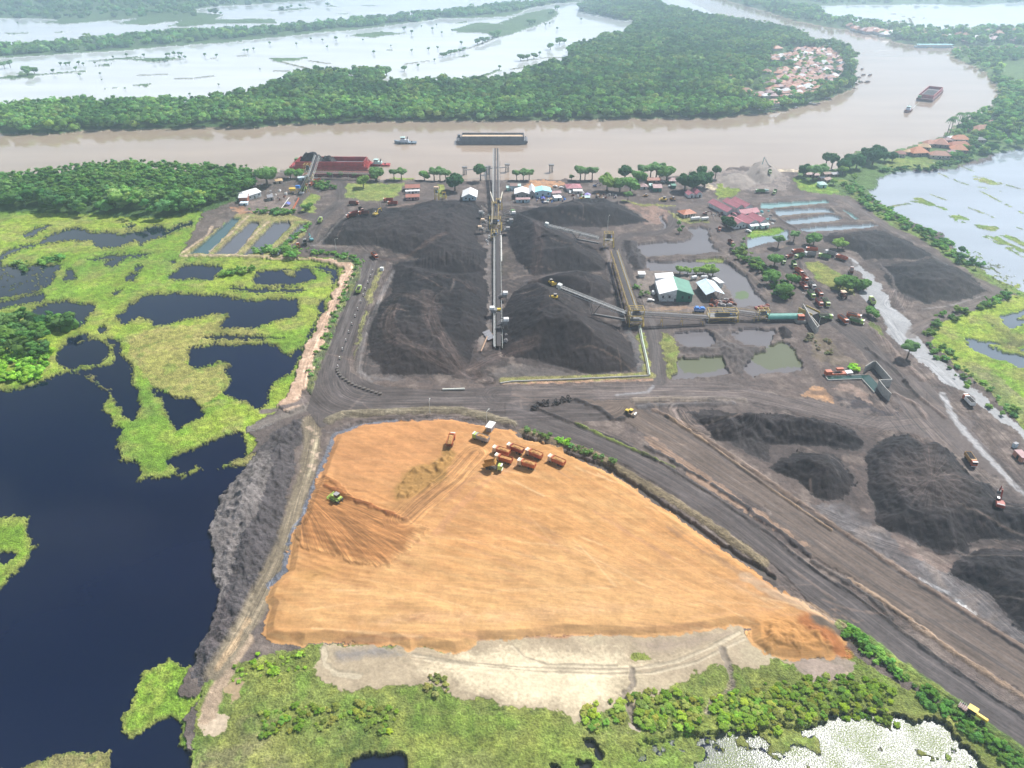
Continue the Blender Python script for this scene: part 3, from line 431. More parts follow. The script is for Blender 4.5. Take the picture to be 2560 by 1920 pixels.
for s, wd in ((T(2, 1, [1400, 150, 1385, 290, 1320, 350, 1250, 372, 1000, 385, 920, 430, 930, 560, 1000, 750, 1080, 920, 1150, 1060, 1210, 1200, 1240, 1400, 1265, 1659]), 9), (T(2, 1, [-900, 60, 0, 105, 700, 72, 1000, 110, 1250, 145, 1450, 140, 1800, 95, 2212, 65, 2700, 40, 2850, 62, 3200, 290, 3600, 540, 3900, 720, 4180, 860, 4200, 920, 4100, 965, 3700, 1100, 3500, 1180, 3440, 1260]), 6.5),
              (T(2, 1, [1450, 140, 1640, 200, 1750, 330, 1900, 460, 2100, 560, 2330, 560]), 7), (T(3, 1, [480, 1000, 400, 880, 250, 740, 110, 640, 110, 550, 230, 500, 400, 505, 560, 545, 700, 640]), 11), (T(3, 1, [450, 1000, 600, 1150, 800, 1300, 1000, 1520, 1200, 1750]), 12), (T(1, 1, [480, 520, 450, 440, 540, 260, 640, 170, 740, 90, 738, -60]), 10), (T(1, 1, [360, 0, 350, 90, 400, 190, 540, 250]), 8), (T(1, 1, [740, 90, 850, 90, 1300, 70, 1700, 45, 1900, 60]), 7),
              (Z(700, 370, 6.9125, [480, 720, 600, 610, 760, 570, 950, 575, 1080, 640, 1090, 740, 1040, 860]), 9), (T(2, 1, [1180, 1150, 1500, 1160, 2000, 1170, 2300, 1130, 2500, 1130]), 9)):
    stroke(s, wd, 'road', ROAD if wd > 7.5 else ROADL, soft=1)
for s in (T(3, 1, [540, 50, 700, 100, 1000, 290, 1400, 540, 1700, 700, 1960, 850]), T(3, 1, [1240, 1190, 1450, 1100, 1900, 950])):
    tracks(s, 6, 6, (.26, .20, .17), (.09, .075, .07), w=.5)
for s, c in ((T(2, 1, [870, 420, 900, 580, 960, 760, 1050, 960, 1140, 1000]), (.05, .045, .045)), (T(3, 1, [260, 590, 300, 700, 420, 830, 560, 890, 720, 960]), (.08, .07, .07)), (T(3, 1, [0, 165, 130, 270, 280, 350, 440, 400]), (.06, .055, .055))): stroke(s, 1.6, None, c, soft=.5, add=.8)
stroke(T(3, 1, [1400, 560, 1560, 650, 1700, 740, 1830, 830]), 1.2, None, (.42, .42, .43), soft=.5); stroke(T(3, 1, [1330, 1030, 1600, 990, 1880, 900]), 1.2, None, (.28, .26, .25), soft=.8)
# ---- light dirt yards and banks
for pts, c in ((T(2, 0, [110, 1600, 150, 1565, 460, 1580, 470, 1610, 330, 1640, 100, 1650]), (.50, .27, .14)), (T(2, 1, [950, 110, 1200, 130, 1340, 180, 1360, 280, 1150, 300, 1140, 230]), (.26, .175, .14)), (T(2, 1, [0, 600, 100, 640, 170, 720, 160, 780, 0, 860]), (.25, .23, .21)),
               (T(1, 1, [1980, 100, 2212, 100, 2230, 400, 2180, 640, 2190, 900, 2240, 1200, 2060, 1330, 1880, 1330, 1950, 1250, 2010, 1100, 1990, 900, 1990, 600]), (.17, .15, .14)), (T(2, 1, [-60, 480, 0, 520, 20, 620, 0, 720, -70, 740, -90, 600]), (.30, .25, .15)),
               (T(1, 1, [860, 1500, 960, 1430, 1080, 1500, 1080, 1600, 1300, 1640, 1000, 1659, 880, 1560]), (.13, .12, .12)), (T(3, 0, [-700, 1480, -300, 1480, 100, 1500, 200, 1540, 150, 1659, -600, 1659]), (.26, .22, .20)), (T(3, 0, [80, 1470, 260, 1470, 250, 1495, 60, 1500]), (.62, .52, .38)),
               (T(2, 1, [-400, 1420, 0, 1450, 200, 1460, 450, 1540, 640, 1590, 640, 1620, 0, 1640, -400, 1640]), (.11, .10, .095)), (T(3, 2, [290, 130, 400, 40, 480, 50, 560, 190, 420, 150]), (.44, .26, .14)), (T(3, 2, [540, 60, 700, 0, 850, 90, 900, 200, 750, 120]), (.30, .22, .18)), (T(3, 2, [540, 120, 800, 130, 900, 230, 1080, 270, 1110, 220, 1130, 290, 950, 300, 700, 240]), (.05, .045, .05)),
               (T(2, 1, [1400, 880, 1900, 900, 1900, 980, 1960, 1010, 1700, 1060, 1150, 1050, 1160, 960]), (.20, .165, .145)), (T(2, 1, [1180, 1015, 1640, 995, 1640, 1020, 1200, 1040]), (.36, .24, .16)), (T(0, 1, [2000, 140, 2170, 140, 2180, 190, 2100, 210, 2040, 180]), (.42, .22, .12)), (T(1, 1, [-60, 100, 110, 60, 340, 20, 360, 180, 200, 200, -100, 180]), (.22, .17, .15)),
               (T(3, 1, [330, 1260, 430, 1230, 640, 1400, 880, 1540, 700, 1530, 500, 1500, 400, 1450]), (.15, .12, .085)), (T(2, 0, [1600, 1560, 1660, 1570, 1780, 1659, 1700, 1659]), (.62, .52, .36))):
    poly(pts, 'ground', c, k=np.float64(.9))
# ---- settling ponds and flooded pits in the yard
poly(T(2, 1, [1100, 700, 1190, 690, 1520, 720, 1720, 740, 1850, 800, 1900, 900, 1960, 1010, 1150, 1000, 1060, 760]), 'ground', (.19, .16, .14), h=1.6)
for p in ([1080, 470, 1200, 450, 1500, 430, 1560, 380, 1500, 330, 1640, 310, 1700, 330, 1700, 400, 1780, 530, 1640, 545, 1400, 555, 1160, 570, 1090, 530], [1190, 590, 1200, 610, 1500, 600, 1840, 600, 1900, 640, 2060, 770, 2130, 900, 2200, 960, 2180, 1005, 1960, 1000, 1900, 900, 1840, 800, 1720, 730, 1520, 715, 1200, 690, 1140, 640, 1160, 600],
          [1400, 1220, 1700, 1215, 1740, 1250, 1770, 1320, 1720, 1345, 1500, 1355, 1420, 1290], [1890, 1230, 1950, 1200, 2230, 1190, 2270, 1220, 2212, 1340, 1990, 1330], [1440, 1450, 1650, 1430, 1800, 1440, 1880, 1590, 1700, 1610, 1500, 1620, 1350, 1640], [2020, 1460, 2120, 1390, 2212, 1330, 2330, 1300, 2400, 1330, 2510, 1540, 2400, 1575, 2050, 1595, 2000, 1550], [1265, 200, 1300, 210, 1350, 320, 1320, 335]):
    poly(T(2, 1, p), 'pond', (.155, .145, .15), h=0)
for p in ([1440, 1450, 1650, 1430, 1800, 1440, 1850, 1530, 1600, 1560, 1480, 1560], [2212, 1330, 2330, 1300, 2450, 1380, 2500, 1500, 2212, 1540, 2050, 1450]): poly(T(2, 1, p), 'pond', (.12, .14, .06), k=np.float64(.7))
poly(T(2, 1, [1930, 870, 2000, 850, 2060, 880, 2050, 930, 1960, 930]), 'pond', (.10, .16, .04), k=np.float64(.8)); poly(T(2, 1, [1570, 590, 1850, 585, 1840, 612, 1600, 612]), 'grass', (.17, .20, .05), h=.4)
for p in ([-60, 110, 500, 80, 525, 100, 200, 130, 0, 155, -70, 150], [40, 170, 480, 150, 530, 160, 570, 190, 300, 195, 90, 215], [140, 260, 200, 250, 560, 205, 640, 240, 560, 260, 240, 290, 180, 290], [640, 160, 700, 180, 790, 245, 740, 240], [250, 330, 400, 315, 900, 285, 950, 300, 850, 320, 450, 350, 300, 355], [-180, 420, 80, 330, 170, 340, 180, 420, 100, 440, 0, 450, -180, 500]):
    poly(T(3, 1, p), 'pond', (.20, .34, .34) if p[0] in (-60, 640) else (.24, .30, .34), h=0, smooth=True)
poly(T(3, 1, [-160, 340, 100, 320, 130, 345, 60, 380, -170, 400]), 'grass', (.15, .27, .03), h=.4)
for s in (T(3, 1, [50, 160, 200, 145, 500, 118]), T(3, 1, [110, 228, 300, 210, 550, 192]), T(3, 1, [260, 300, 500, 280, 900, 265]), T(3, 1, [520, 140, 600, 200, 700, 245]), T(2, 1, [1210, 580, 1500, 570, 1860, 575]), T(2, 1, [1440, 1370, 1700, 1375, 1950, 1370, 2190, 1370]), T(2, 1, [1740, 1230, 1850, 1330, 1900, 1480, 1940, 1580]), T(2, 1, [1850, 600, 2060, 740, 2212, 900])):
    stroke(s, 3.4, None, (.13, .105, .09) if s[0][0] < 1900 else (.20, .165, .13), soft=1, add=.8)
poly(T(2, 1, [1440, 1350, 1500, 1350, 1760, 1350, 1850, 1180, 1900, 1200, 1880, 1300, 2000, 1360, 2190, 1370, 2100, 1420, 2010, 1480, 2000, 1590, 1900, 1590, 1850, 1460, 1800, 1410, 1460, 1410]), 'ground', (.085, .075, .072), slope=.4, hmax=2, rough=1.5)
# ---- grassy corners
for pts, c in ((T(1, 1, [400, 120, 460, 20, 560, 60, 500, 120, 540, 190, 480, 200, 400, 180]), (.20, .25, .06)), (Z(700, 370, 6.9125, [1160, 640, 2140, 640, 2040, 850, 1700, 950, 1400, 930, 1130, 870]), (.21, .25, .075)), (T(3, 1, [310, 620, 420, 610, 620, 720, 740, 800, 740, 910, 560, 870, 400, 760]), (.19, .20, .06)), (T(2, 1, [1750, -60, 1900, -60, 1990, 0, 1900, 50, 1780, 70]), (.20, .26, .05)),
               (T(3, 0, [230, 1540, 320, 1560, 560, 1640, 620, 1700, 260, 1659]), (.16, .27, .04)), (T(3, 0, [980, 1430, 1080, 1380, 1400, 1370, 1470, 1430, 1350, 1470, 1100, 1480]), (.17, .22, .05)), (T(2, 1, [1270, 1220, 1330, 1230, 1400, 1290, 1430, 1400, 1450, 1430, 1430, 1520, 1370, 1640, 1330, 1600, 1290, 1300]), (.19, .20, .07)), (T(2, 1, [1300, 170, 1400, 200, 1700, 250, 1700, 280, 1500, 290, 1420, 240]), (.19, .19, .08)), (T(2, 1, [900, 75, 1150, 120, 1400, 130, 1400, 142, 1150, 140]), (.22, .23, .07)),
               (Z(980, 420, 8.5077, [0, 230, 500, 250, 500, 275, 0, 275]), (.20, .30, .04)), (Z(980, 420, 8.5077, [1000, 370, 1130, 370, 1130, 640, 960, 650]), (.22, .25, .06)), (T(1, 1, [2090, 560, 2160, 560, 2150, 740, 2120, 750]), (.18, .19, .05)), (T(3, 1, [850, 1160, 880, 1130, 960, 1190, 1000, 1300, 950, 1260]), (.12, .15, .05)), (T(2, 1, [1080, 1230, 1150, 1240, 1200, 1560, 1130, 1560]), (.24, .23, .08)),
               (T(1, 1, [950, 920, 1080, 660, 1110, 660, 1040, 860, 980, 1000]), (.22, .20, .10)), (T(1, 1, [850, 1480, 900, 1160, 960, 1040, 980, 1060, 920, 1200, 880, 1400]), (.20, .185, .11))):
    poly(pts, 'grass', c, h=1.5)
stroke(T(3, 1, [640, -80, 780, 60, 900, 150, 1100, 290, 1400, 430, 1700, 640, 1980, 810, 2212, 900]), 11, 'grass', (.14, .19, .055), soft=2, wob=4)
stroke(T(2, 2, [100, 430, 330, 500, 700, 620, 900, 740, 1440, 1060, 1840, 1330, 2160, 1560]), 4.4, 'bank', (.20, .16, .10), soft=1, wob=1.5, add=.8)
stroke(T(2, 2, [100, 480, 400, 600, 820, 740, 1100, 930, 1500, 1200, 1900, 1480, 2250, 1690]), 3.2, 'pond', (.11, .095, .085), soft=.5)
stroke(T(3, 3, [640, 470, 860, 610, 1200, 860, 1640, 1170, 1900, 1385, 2212, 1610, 2800, 2020]), 6, 'grass', (.11, .17, .04), soft=1, wob=2, add=.5)
stroke(T(1, 2, [640, 330, 760, 280, 950, 270, 1200, 260, 1500, 245, 1760, 250, 2000, 300, 2212, 370]), 6, 'bank', (.21, .18, .125), soft=1.5, add=1.2, wob=2)
stroke(T(1, 2, [640, 430, 900, 350, 1200, 325, 1600, 305, 1900, 345, 2212, 400]), 3, 'bank', (.13, .11, .105), soft=1, add=-.4)
# ---- the clay pad
K = T(1, 2, [930, 375, 1200, 345, 1700, 325, 1900, 365, 2212, 420, 2302, 490, 2540, 550, 2810, 680, 3080, 800, 3460, 1060, 3710, 1230, 4010, 1440, 4340, 1659, 4480, 1790, 4700, 1890, 4900, 2020, 5060, 2160, 5090, 2260, 5060, 2350, 4900, 2420, 4560, 2405, 4400, 2380, 4260, 2230, 4260, 2130, 4170, 2110, 3610, 2190, 3210, 2215, 2660, 2190, 2212, 2255, 1930, 2250, 1880, 2300, 1730, 2365, 1560, 2330, 1400, 2310, 1340, 2350, 1240, 2300, 1160, 2260, 1030, 2290, 900, 2270, 600, 2260, 400, 2300, 330, 2260, 230, 2270, 80, 2220, 80, 2110, 130, 1950, 70, 1910, 130, 1780, 200, 1700, 270, 1640, 300, 1480, 330, 1300, 400, 1220, 440, 1090, 500, 930, 540, 860, 600, 700, 660, 560, 700, 460])
stroke(K[-4:]+K[:2], 4, 'bank', (.17, .18, .21), soft=.5)
stroke(K[44:-2], 4.2, 'bank', (.16, .175, .21), soft=.4, wob=5, thr=(N2, .44))
poly(K, 'clay', CLAY, slope=.55, hmax=1.9, rough=.12)
cm = (CL == CN['clay']).astype(float)
ang = R(-16); us = GX*math.cos(ang)+GY*math.sin(ang); vs = -GX*math.sin(ang)+GY*math.cos(ang)
st1 = fbm(us*.12, vs*1.2, 2.2, 4, 51); ang2 = R(-38); us2 = GX*math.cos(ang2)+GY*math.sin(ang2); vs2 = -GX*math.sin(ang2)+GY*math.cos(ang2); st2 = fbm(us2*.12, vs2*1.2, 2.4, 4, 61); st3 = fbm(GX*.06, GY, 2.6, 4, 71)
selr = np.clip((GX+10)/60, 0, 1); low = np.clip((150-GY)/25, 0, 1)
st = (st1*(1-selr)+st2*selr)*(1-low)+st3*low
mixc(sl, cm*np.clip((st-.52)*7, 0, 1), CLAYY, .4); mixc(sl, cm*np.clip((.46-st)*7, 0, 1), (.40, .19, .07), .28); mixc(sl, cm*np.clip((N1-.5)*5, 0, 1), CLAYY, .45)
mixc(sl, cm*np.clip((.45-N1)*5, 0, 1), (.50, .25, .10), .5)
poly(T(1, 3, [900, 420, 1400, 340, 2212, 300, 2912, 250, 3412, 260, 3312, 400, 2700, 430, 2212, 470, 1400, 480, 860, 490]), None, CLAYP, k=.65, fade=7)
poly(T(1, 3, [1900, 420, 2212, 400, 2500, 410, 2300, 445, 1900, 450]), None, (.33, .23, .19), k=.5, fade=3)
poly(T(2, 3, [1600, 0, 1900, 60, 2212, 190, 2500, 300, 2800, 340, 3000, 420, 2700, 380, 2300, 330, 1900, 200]), None, (.34, .22, .14), k=.6, fade=5)
for s, wd, c in ((T(2, 2, [1340, 1290, 1600, 1470, 1900, 1640, 2212, 1870, 2500, 1960]), 2.2, (.30, .17, .09)), (T(2, 2, [1380, 1270, 1800, 1560, 2300, 1880]), 1.2, (.26, .15, .08)), (T(1, 2, [2330, 700, 2200, 760, 1980, 900, 1760, 1100, 1560, 1330]), 3, (.42, .22, .11)), (T(1, 2, [2150, 650, 2000, 800, 1800, 900, 1660, 1050]), 2, (.38, .20, .10)),
                 (T(2, 2, [860, 980, 930, 1060]), .8, (.3, .17, .09)), (T(2, 2, [400, 800, 520, 870]), .8, (.3, .17, .09)), (T(2, 2, [700, 1150, 1100, 1400, 1400, 1560]), 1.6, (.42, .22, .11)), (T(2, 2, [0, 1180, 300, 1300, 700, 1560, 900, 1680]), 1.2, (.42, .23, .11)), (T(1, 2, [700, 2250, 1400, 2230, 2300, 2200, 3000, 2180, 3900, 2120]), 2.0, (.36, .17, .08)),
                 (T(1, 2, [600, 1250, 900, 1290, 1250, 1330]), 1, (.3, .14, .05)), (T(3, 3, [-200, 60, 100, 200, 400, 330, 600, 470]), 5, (.44, .31, .20))):
    stroke(s, wd, None, c, soft=.8, k=.7, wob=1.5)
for i in range(150):                                    # wheel marks, scrapes and paler passes all over the pad
    px_ = rng.uniform(760, 2080); py_ = rng.uniform(1080, 1610); p0 = at(px_, py_); a_ = (R(-16) if px_ < 1250 else R(-36)) if py_ < 1450 else R(-3); a_ += rng.gauss(0, .16); L_ = rng.uniform(6, 42); s = []; x_, y_ = p0.x, p0.y
    for j in range(5): s.append(tuple(float(q) for q in toPx(np.array(x_), np.array(y_)))); x_ += math.cos(a_)*L_/4; y_ += math.sin(a_)*L_/4; a_ += rng.uniform(-.04, .04)
    stroke(s, rng.uniform(.35, 1.1), None, rng.choice([(.40, .19, .08), (.36, .17, .075), (.58, .38, .20), (.62, .42, .23), (.47, .25, .13)]), soft=.4, k=rng.uniform(.25, .6), jit=.6, wob=.8, thr=(cm, .5))
mixc(sl, cm*np.clip((N6-.56)*7, 0, 1), (.40, .20, .085), .3)
cz = np.clip(1-np.hypot((GX-25)/75, (GY-170)/40), 0, 1); mixc(sl, cm*np.clip(cz*1.6*(.5+N2), 0, 1), CLAYY, .55); mixc(sl, cm*np.clip((GY-190)/70, 0, 1)*np.clip((20-GX)/60, 0, 1), (.43, .205, .085), .7)
fan(at(2120, 1640), (cm > 0), .085, 70)
for i in range(26):                                     # fans of dozer passes
    x0 = rng.uniform(560, 900); y0 = rng.uniform(1020, 1350); x1 = x0+rng.uniform(350, 640); y1 = y0+rng.uniform(60, 260)
    stroke(T(1, 2, [x0, y0, (x0+x1)/2, (y0+y1)/2-15, x1, y1]), .6, None, (.30, .125, .04) if i % 2 else (.60, .30, .12), soft=.4, k=.5)
D1 = T(1, 2, [560, 840, 650, 830, 720, 900, 830, 1020, 1100, 1130, 1280, 1215, 1500, 1300, 1400, 1370, 1320, 1520, 1200, 1560, 1170, 1640, 900, 1600, 600, 1500, 400, 1450, 340, 1300, 440, 1100, 470, 960, 500, 950])
poly(D1, None, (.29, .135, .05), k=np.float64(1.0), add=.35, fade=3.5)
d1s, d1m = pip(D1, PX, PY); d1f = np.zeros((NR, NC), bool); d1f[d1s] = d1m; fan(at(640+330/S_, 960+900/S_), d1f, .30, 42)
for i in range(30):
    t_ = i/30; y0 = 900+700*t_; x0 = 560-250*t_
    stroke(T(1, 2, [x0, y0, x0+400, y0+40+120*t_, x0+850-200*t_, y0+250-60*t_]), .7, None, (.27, .11, .038) if i % 2 else (.52, .25, .09), soft=.8, k=.4, add=.04 if i % 2 else -.04, wob=1.2)
stroke(T(1, 2, [620, 930, 830, 1040, 1080, 1135, 1280, 1215]), 2.4, None, (.26, .10, .035), soft=.8, add=.9); stroke(T(1, 2, [600, 840, 700, 900, 830, 1030]), 2, None, (.33, .15, .055), soft=.8, add=.6)
poly(T(1, 2, [1270, 820, 1340, 755, 1420, 730, 1490, 725, 1590, 660, 1590, 605, 1680, 585, 1750, 640, 1720, 720, 1660, 780, 1665, 860, 1580, 950, 1430, 1000, 1330, 1060, 1180, 1060, 1190, 940]), None, (.33, .185, .06), k=np.float64(1.0), slope=.8, hmax=2.4, rough=3.4, fade=1.5)
poly(T(1, 2, [1020, 1100, 1150, 1030, 1330, 990, 1560, 930, 1640, 960, 1560, 1080, 1400, 1200, 1290, 1230, 1150, 1160]), None, (.34, .18, .07), k=np.float64(.85), fade=4)
stroke(T(1, 2, [1560, 960, 1420, 1080, 1300, 1200]), 7, None, (.38, .19, .08), soft=3, k=.7, wob=3)
lane(T(1, 2, [1900, 640, 1700, 860, 1400, 1100, 1280, 1220]), 16, .3)
D3 = T(3, 3, [-120, 400, 0, 330, 100, 340, 400, 410, 560, 480, 640, 600, 640, 690, 500, 760, 130, 745, 0, 730, -150, 600])
poly(D3, None, (.42, .21, .07), k=np.float64(.85), slope=.55, hmax=3.0, rough=2.2, fade=4); stroke(T(3, 3, [330, 430, 500, 560, 640, 680]), 5, None, (.33, .13, .045), soft=2, wob=3); stroke(T(3, 3, [420, 420, 560, 470, 700, 560]), 4, None, (.11, .085, .065), soft=2, wob=3)
poly(T(1, 2, [360, 1640, 560, 1600, 840, 1590, 620, 1740, 430, 1830, 330, 1720]), None, (.38, .21, .075), k=np.float64(.75), slope=.4, hmax=2.8, rough=1.6, fade=5)
# ---- coal stockpiles: each its own surface
PILES = {}
for pts in (T(1, 1, [520, 470, 600, 330, 800, 180, 1330, 130, 1700, 80, 1980, 100, 1980, 500, 2000, 1100, 1900, 1350, 1900, 1640, 1060, 1620, 900, 1560, 960, 1200, 1160, 800, 1180, 640, 1060, 580, 1000, 500]), T(2, 1, [-110, 130, 400, 110, 800, 85, 1160, 260, 760, 330, 820, 480, 900, 800, 980, 1000, 1080, 1150, 1100, 1560, 640, 1600, 0, 1500, -300, 1640, -420, 1560, -330, 1440, -130, 1200, -120, 600])):
    poly(pts, 'ground', (.050, .041, .039), k=np.float64(.93))
def pile(key, label, pts, slope, hmax, rough=.7, color=COAL):
    newcls(key); PILES[key] = label; poly(pts, key, color, slope=slope, hmax=hmax, rough=rough)
poly(T(3, 2, [-800, 240, -560, 250, 0, 240, 600, 340, 900, 420, 1300, 460, 1700, 640, 2212, 1000, 2900, 1300, 2900, 3000, 2212, 2300, 1500, 1620, 1000, 1400, 500, 1050, 0, 760, -500, 560]), 'ground', (.062, .052, .050), k=.8, fade=9)
pile('pile_a', 'broad black coal stockpile west of the long conveyor, nearer the river', T(1, 1, [570, 430, 620, 340, 820, 200, 1000, 150, 1330, 150, 1420, 100, 1700, 85, 1900, 110, 1960, 170, 1900, 400, 1990, 520, 1990, 700, 1700, 720, 1300, 640, 1200, 640, 1400, 590, 1050, 480, 850, 480, 600, 470]), .32, 5.5, .9)
pile('pile_b', 'broad black coal stockpile with curving tyre tracks beside the bend of the haul road', T(1, 1, [1200, 645, 1300, 640, 1700, 720, 1990, 700, 2000, 950, 2010, 1120, 1940, 1280, 1850, 1330, 1870, 1480, 1700, 1600, 1080, 1600, 1080, 1520, 960, 1440, 960, 1240, 1000, 1060, 1150, 900, 1190, 700]), .32, 5.0, 1.0)
pile('pile_c', 'coal stockpile under the far end of the upper stacker boom', T(2, 1, [-40, 420, -40, 250, 40, 190, 180, 240, 330, 300, 560, 430, 700, 480, 810, 610, 800, 690, 560, 710, 380, 710, 180, 740, 30, 600]), .42, 9, .6)
pile('pile_d', 'coal stockpile with steep dark face beside the riverside road, topped by a dozer', T(2, 1, [60, 190, 200, 160, 330, 160, 420, 110, 600, 98, 850, 95, 950, 130, 1180, 275, 900, 305, 760, 318, 450, 310, 240, 300, 80, 260]), .5, 10, .6)
pile('pile_e', 'low coal stockpile between the two stacker booms', T(2, 1, [100, 800, 250, 755, 400, 720, 560, 705, 760, 740, 870, 820, 900, 900, 760, 960, 640, 980, 500, 900, 300, 850]), .5, 6, .6)
pile('pile_f', 'biggest conical coal stockpile below the lower stacker boom', T(2, 1, [-130, 1120, -60, 1000, 0, 880, 160, 800, 300, 820, 480, 890, 620, 960, 700, 1080, 900, 1190, 1000, 1300, 1080, 1480, 1060, 1570, 640, 1590, 450, 1540, 200, 1470, -90, 1440]), .52, 13.5, .7)
poly(T(3, 1, [440, 370, 800, 335, 1020, 335, 1250, 430, 1480, 570, 1720, 700, 1900, 880, 1700, 960, 1370, 1010, 1200, 980, 1060, 880, 960, 700, 820, 620, 640, 520]), 'ground', (.050, .043, .042), k=.9, fade=6)
pile('pile_g', 'coal stockpile by the settling ponds east of the truck loop', T(3, 1, [450, 390, 800, 350, 1000, 350, 1200, 440, 1400, 560, 1300, 600, 1100, 590, 830, 600, 760, 540, 640, 500, 480, 440]), .35, 5, .9)
pile('pile_h', 'coal stockpile inside the corner of the perimeter road', T(3, 1, [980, 660, 1200, 620, 1420, 590, 1700, 700, 1890, 870, 1750, 930, 1500, 960, 1370, 990, 1200, 900, 1080, 880, 1000, 760]), .35, 6, .9)
pile('pile_i', 'long lumpy coal ridge south of the brown haul road', T(3, 2, [-620, 330, -560, 290, -400, 280, -200, 270, 0, 290, 130, 280, 400, 320, 600, 380, 760, 430, 850, 540, 740, 590, 500, 560, 0, 540, -450, 520]), .6, 6.5, 2.2, (.018, .0165, .019))
pile('pile_j', 'rounded coal heap between the ridge and the haul roads', T(3, 2, [80, 680, 300, 610, 560, 620, 640, 700, 720, 860, 720, 960, 560, 1030, 400, 1000, 250, 860, 100, 800, 20, 760]), .6, 6, 1.4, (.018, .0165, .019))
pile('pile_k', 'large coal heap with fanned loader tracks where the red excavator works', T(3, 2, [820, 650, 900, 560, 1050, 480, 1230, 470, 1330, 520, 1450, 520, 1620, 640, 1660, 760, 1800, 860, 1900, 880, 2000, 1050, 2212, 1050, 2700, 1200, 2700, 1500, 2212, 1380, 2000, 1360, 1750, 1380, 1700, 1480, 1450, 1470, 1150, 1320, 1050, 1320, 900, 1200, 950, 1140, 850, 950, 830, 750]), .6, 6, 1.6, (.018, .0165, .019))
pile('pile_l', 'coal heap running off the right edge beyond the haul roads', T(3, 3, [1540, 0, 1620, -130, 1830, -220, 2212, -200, 3200, 0, 3200, 1200, 2212, 520, 2080, 380, 1850, 150]), .6, 6, 1.6, (.018, .0165, .019))
pile('pile_m', 'dark coal spill at the left end of the ridge with curved tracks', T(2, 2, [1480, 260, 1750, 230, 1880, 290, 2212, 300, 2212, 560, 2212, 700, 1900, 540, 1700, 400]), .2, 1.6, .7, (.045, .041, .043))
pile('pile_n', 'small coal heap beside the flooded pits', T(3, 1, [60, 1190, 150, 1180, 210, 1230, 190, 1280, 100, 1290]), .8, 3, 1)
pile('pile_o', 'low black coal bank on the edge of the flooded pit by the yard road', T(2, 1, [950, 420, 1080, 440, 1090, 530, 1160, 580, 1140, 680, 1060, 690, 980, 580]), .4, 2.5, 1, (.05, .045, .047))
newcls('sandpile'); PILES['sandpile'] = 'grey sand heap on the river bank under a small blue boom'
poly(T(3, 0, [-200, 1510, -130, 1420, 0, 1425, 80, 1470, 120, 1520, 40, 1590, -100, 1600]), 'sandpile', (.27, .235, .21), slope=.6, hmax=6, rough=1)
poly(T(3, 0, [-420, 1560, -300, 1510, -180, 1530, -100, 1600, -200, 1650, -380, 1640]), 'sandpile', (.27, .235, .21), slope=.4, hmax=3, rough=1)
# brown dust, tyre tracks and dark lumps on the coal
pm = (CL >= CN['pile_a']) & (CL != CN['sandpile'])
mixc(sl, pm*np.clip((N2-.50)*5, 0, 1), (.026, .021, .021), .7); mixc(sl, pm*np.clip((N1-.52)*6, 0, 1), (.034, .027, .027), .55)
CT, CT2 = (.085, .064, .057), (.016, .0145, .017)
for b, n, s_ in ((T(1, 1, [1180, 1100, 1170, 1250, 1300, 1400, 1500, 1500, 1850, 1600, 2000, 1700]), 12, 9), (T(1, 1, [1480, 950, 1520, 1100, 1600, 1300, 1720, 1450, 1850, 1600]), 12, 8), (T(1, 1, [1250, 960, 1450, 1010, 1600, 1080]), 8, 10), (T(1, 1, [1650, 900, 1560, 980, 1510, 1100]), 7, 7), (T(1, 1, [1060, 600, 1250, 590, 1500, 500, 1640, 430]), 6, 4), (T(1, 1, [1400, 800, 1600, 760, 1750, 800, 1900, 900]), 8, 9),
                 (T(1, 1, [1100, 420, 1300, 300, 1600, 200, 1900, 130]), 8, 12), (T(1, 1, [700, 320, 850, 440, 960, 540]), 6, 8), (T(1, 1, [1880, 1500, 2100, 1420, 2400, 1380]), 8, 8), (T(2, 1, [210, 350, 230, 500, 215, 680, 200, 800]), 7, 6), (T(2, 1, [0, 930, 200, 1000, 500, 1080, 800, 1230]), 10, 10), (T(2, 1, [200, 1180, 500, 1130, 800, 1240, 850, 1290]), 6, 5),
                 (T(3, 2, [1280, 480, 1340, 600, 1360, 800, 1370, 920]), 7, 7), (T(3, 2, [1380, 940, 1600, 1080, 1800, 1250, 2000, 1370, 2212, 1420]), 9, 7), (T(2, 2, [1560, 330, 1650, 400, 1800, 430]), 7, 9)):
    tracks(b, n, s_, CT, CT2, w=.7, k=.65)
stroke(T(3, 2, [1270, 470, 1340, 600, 1370, 760, 1380, 900]), 4.5, None, (.12, .09, .08), soft=3, k=.7)
for i in range(46):                                     # loader fan on the near heap
    a = rng.uniform(-.3, 2.2*math.pi*.62+1.2); r_ = rng.uniform(120, 330); cx, cy = 1370, 930
    stroke(T(3, 2, [cx+30*math.cos(a), cy+25*math.sin(a), cx+r_*math.cos(a), cy+r_*.9*math.sin(a)]), .55, None, (.11, .085, .078), soft=.6, k=.45)
for i in range(26):
    x = rng.uniform(1330, 1930); stroke(T(1, 1, [x, rng.uniform(560, 590), x+rng.uniform(-10, 5), rng.uniform(640, 690)]), .8, None, CT2, soft=.6, k=.7, add=-.3)
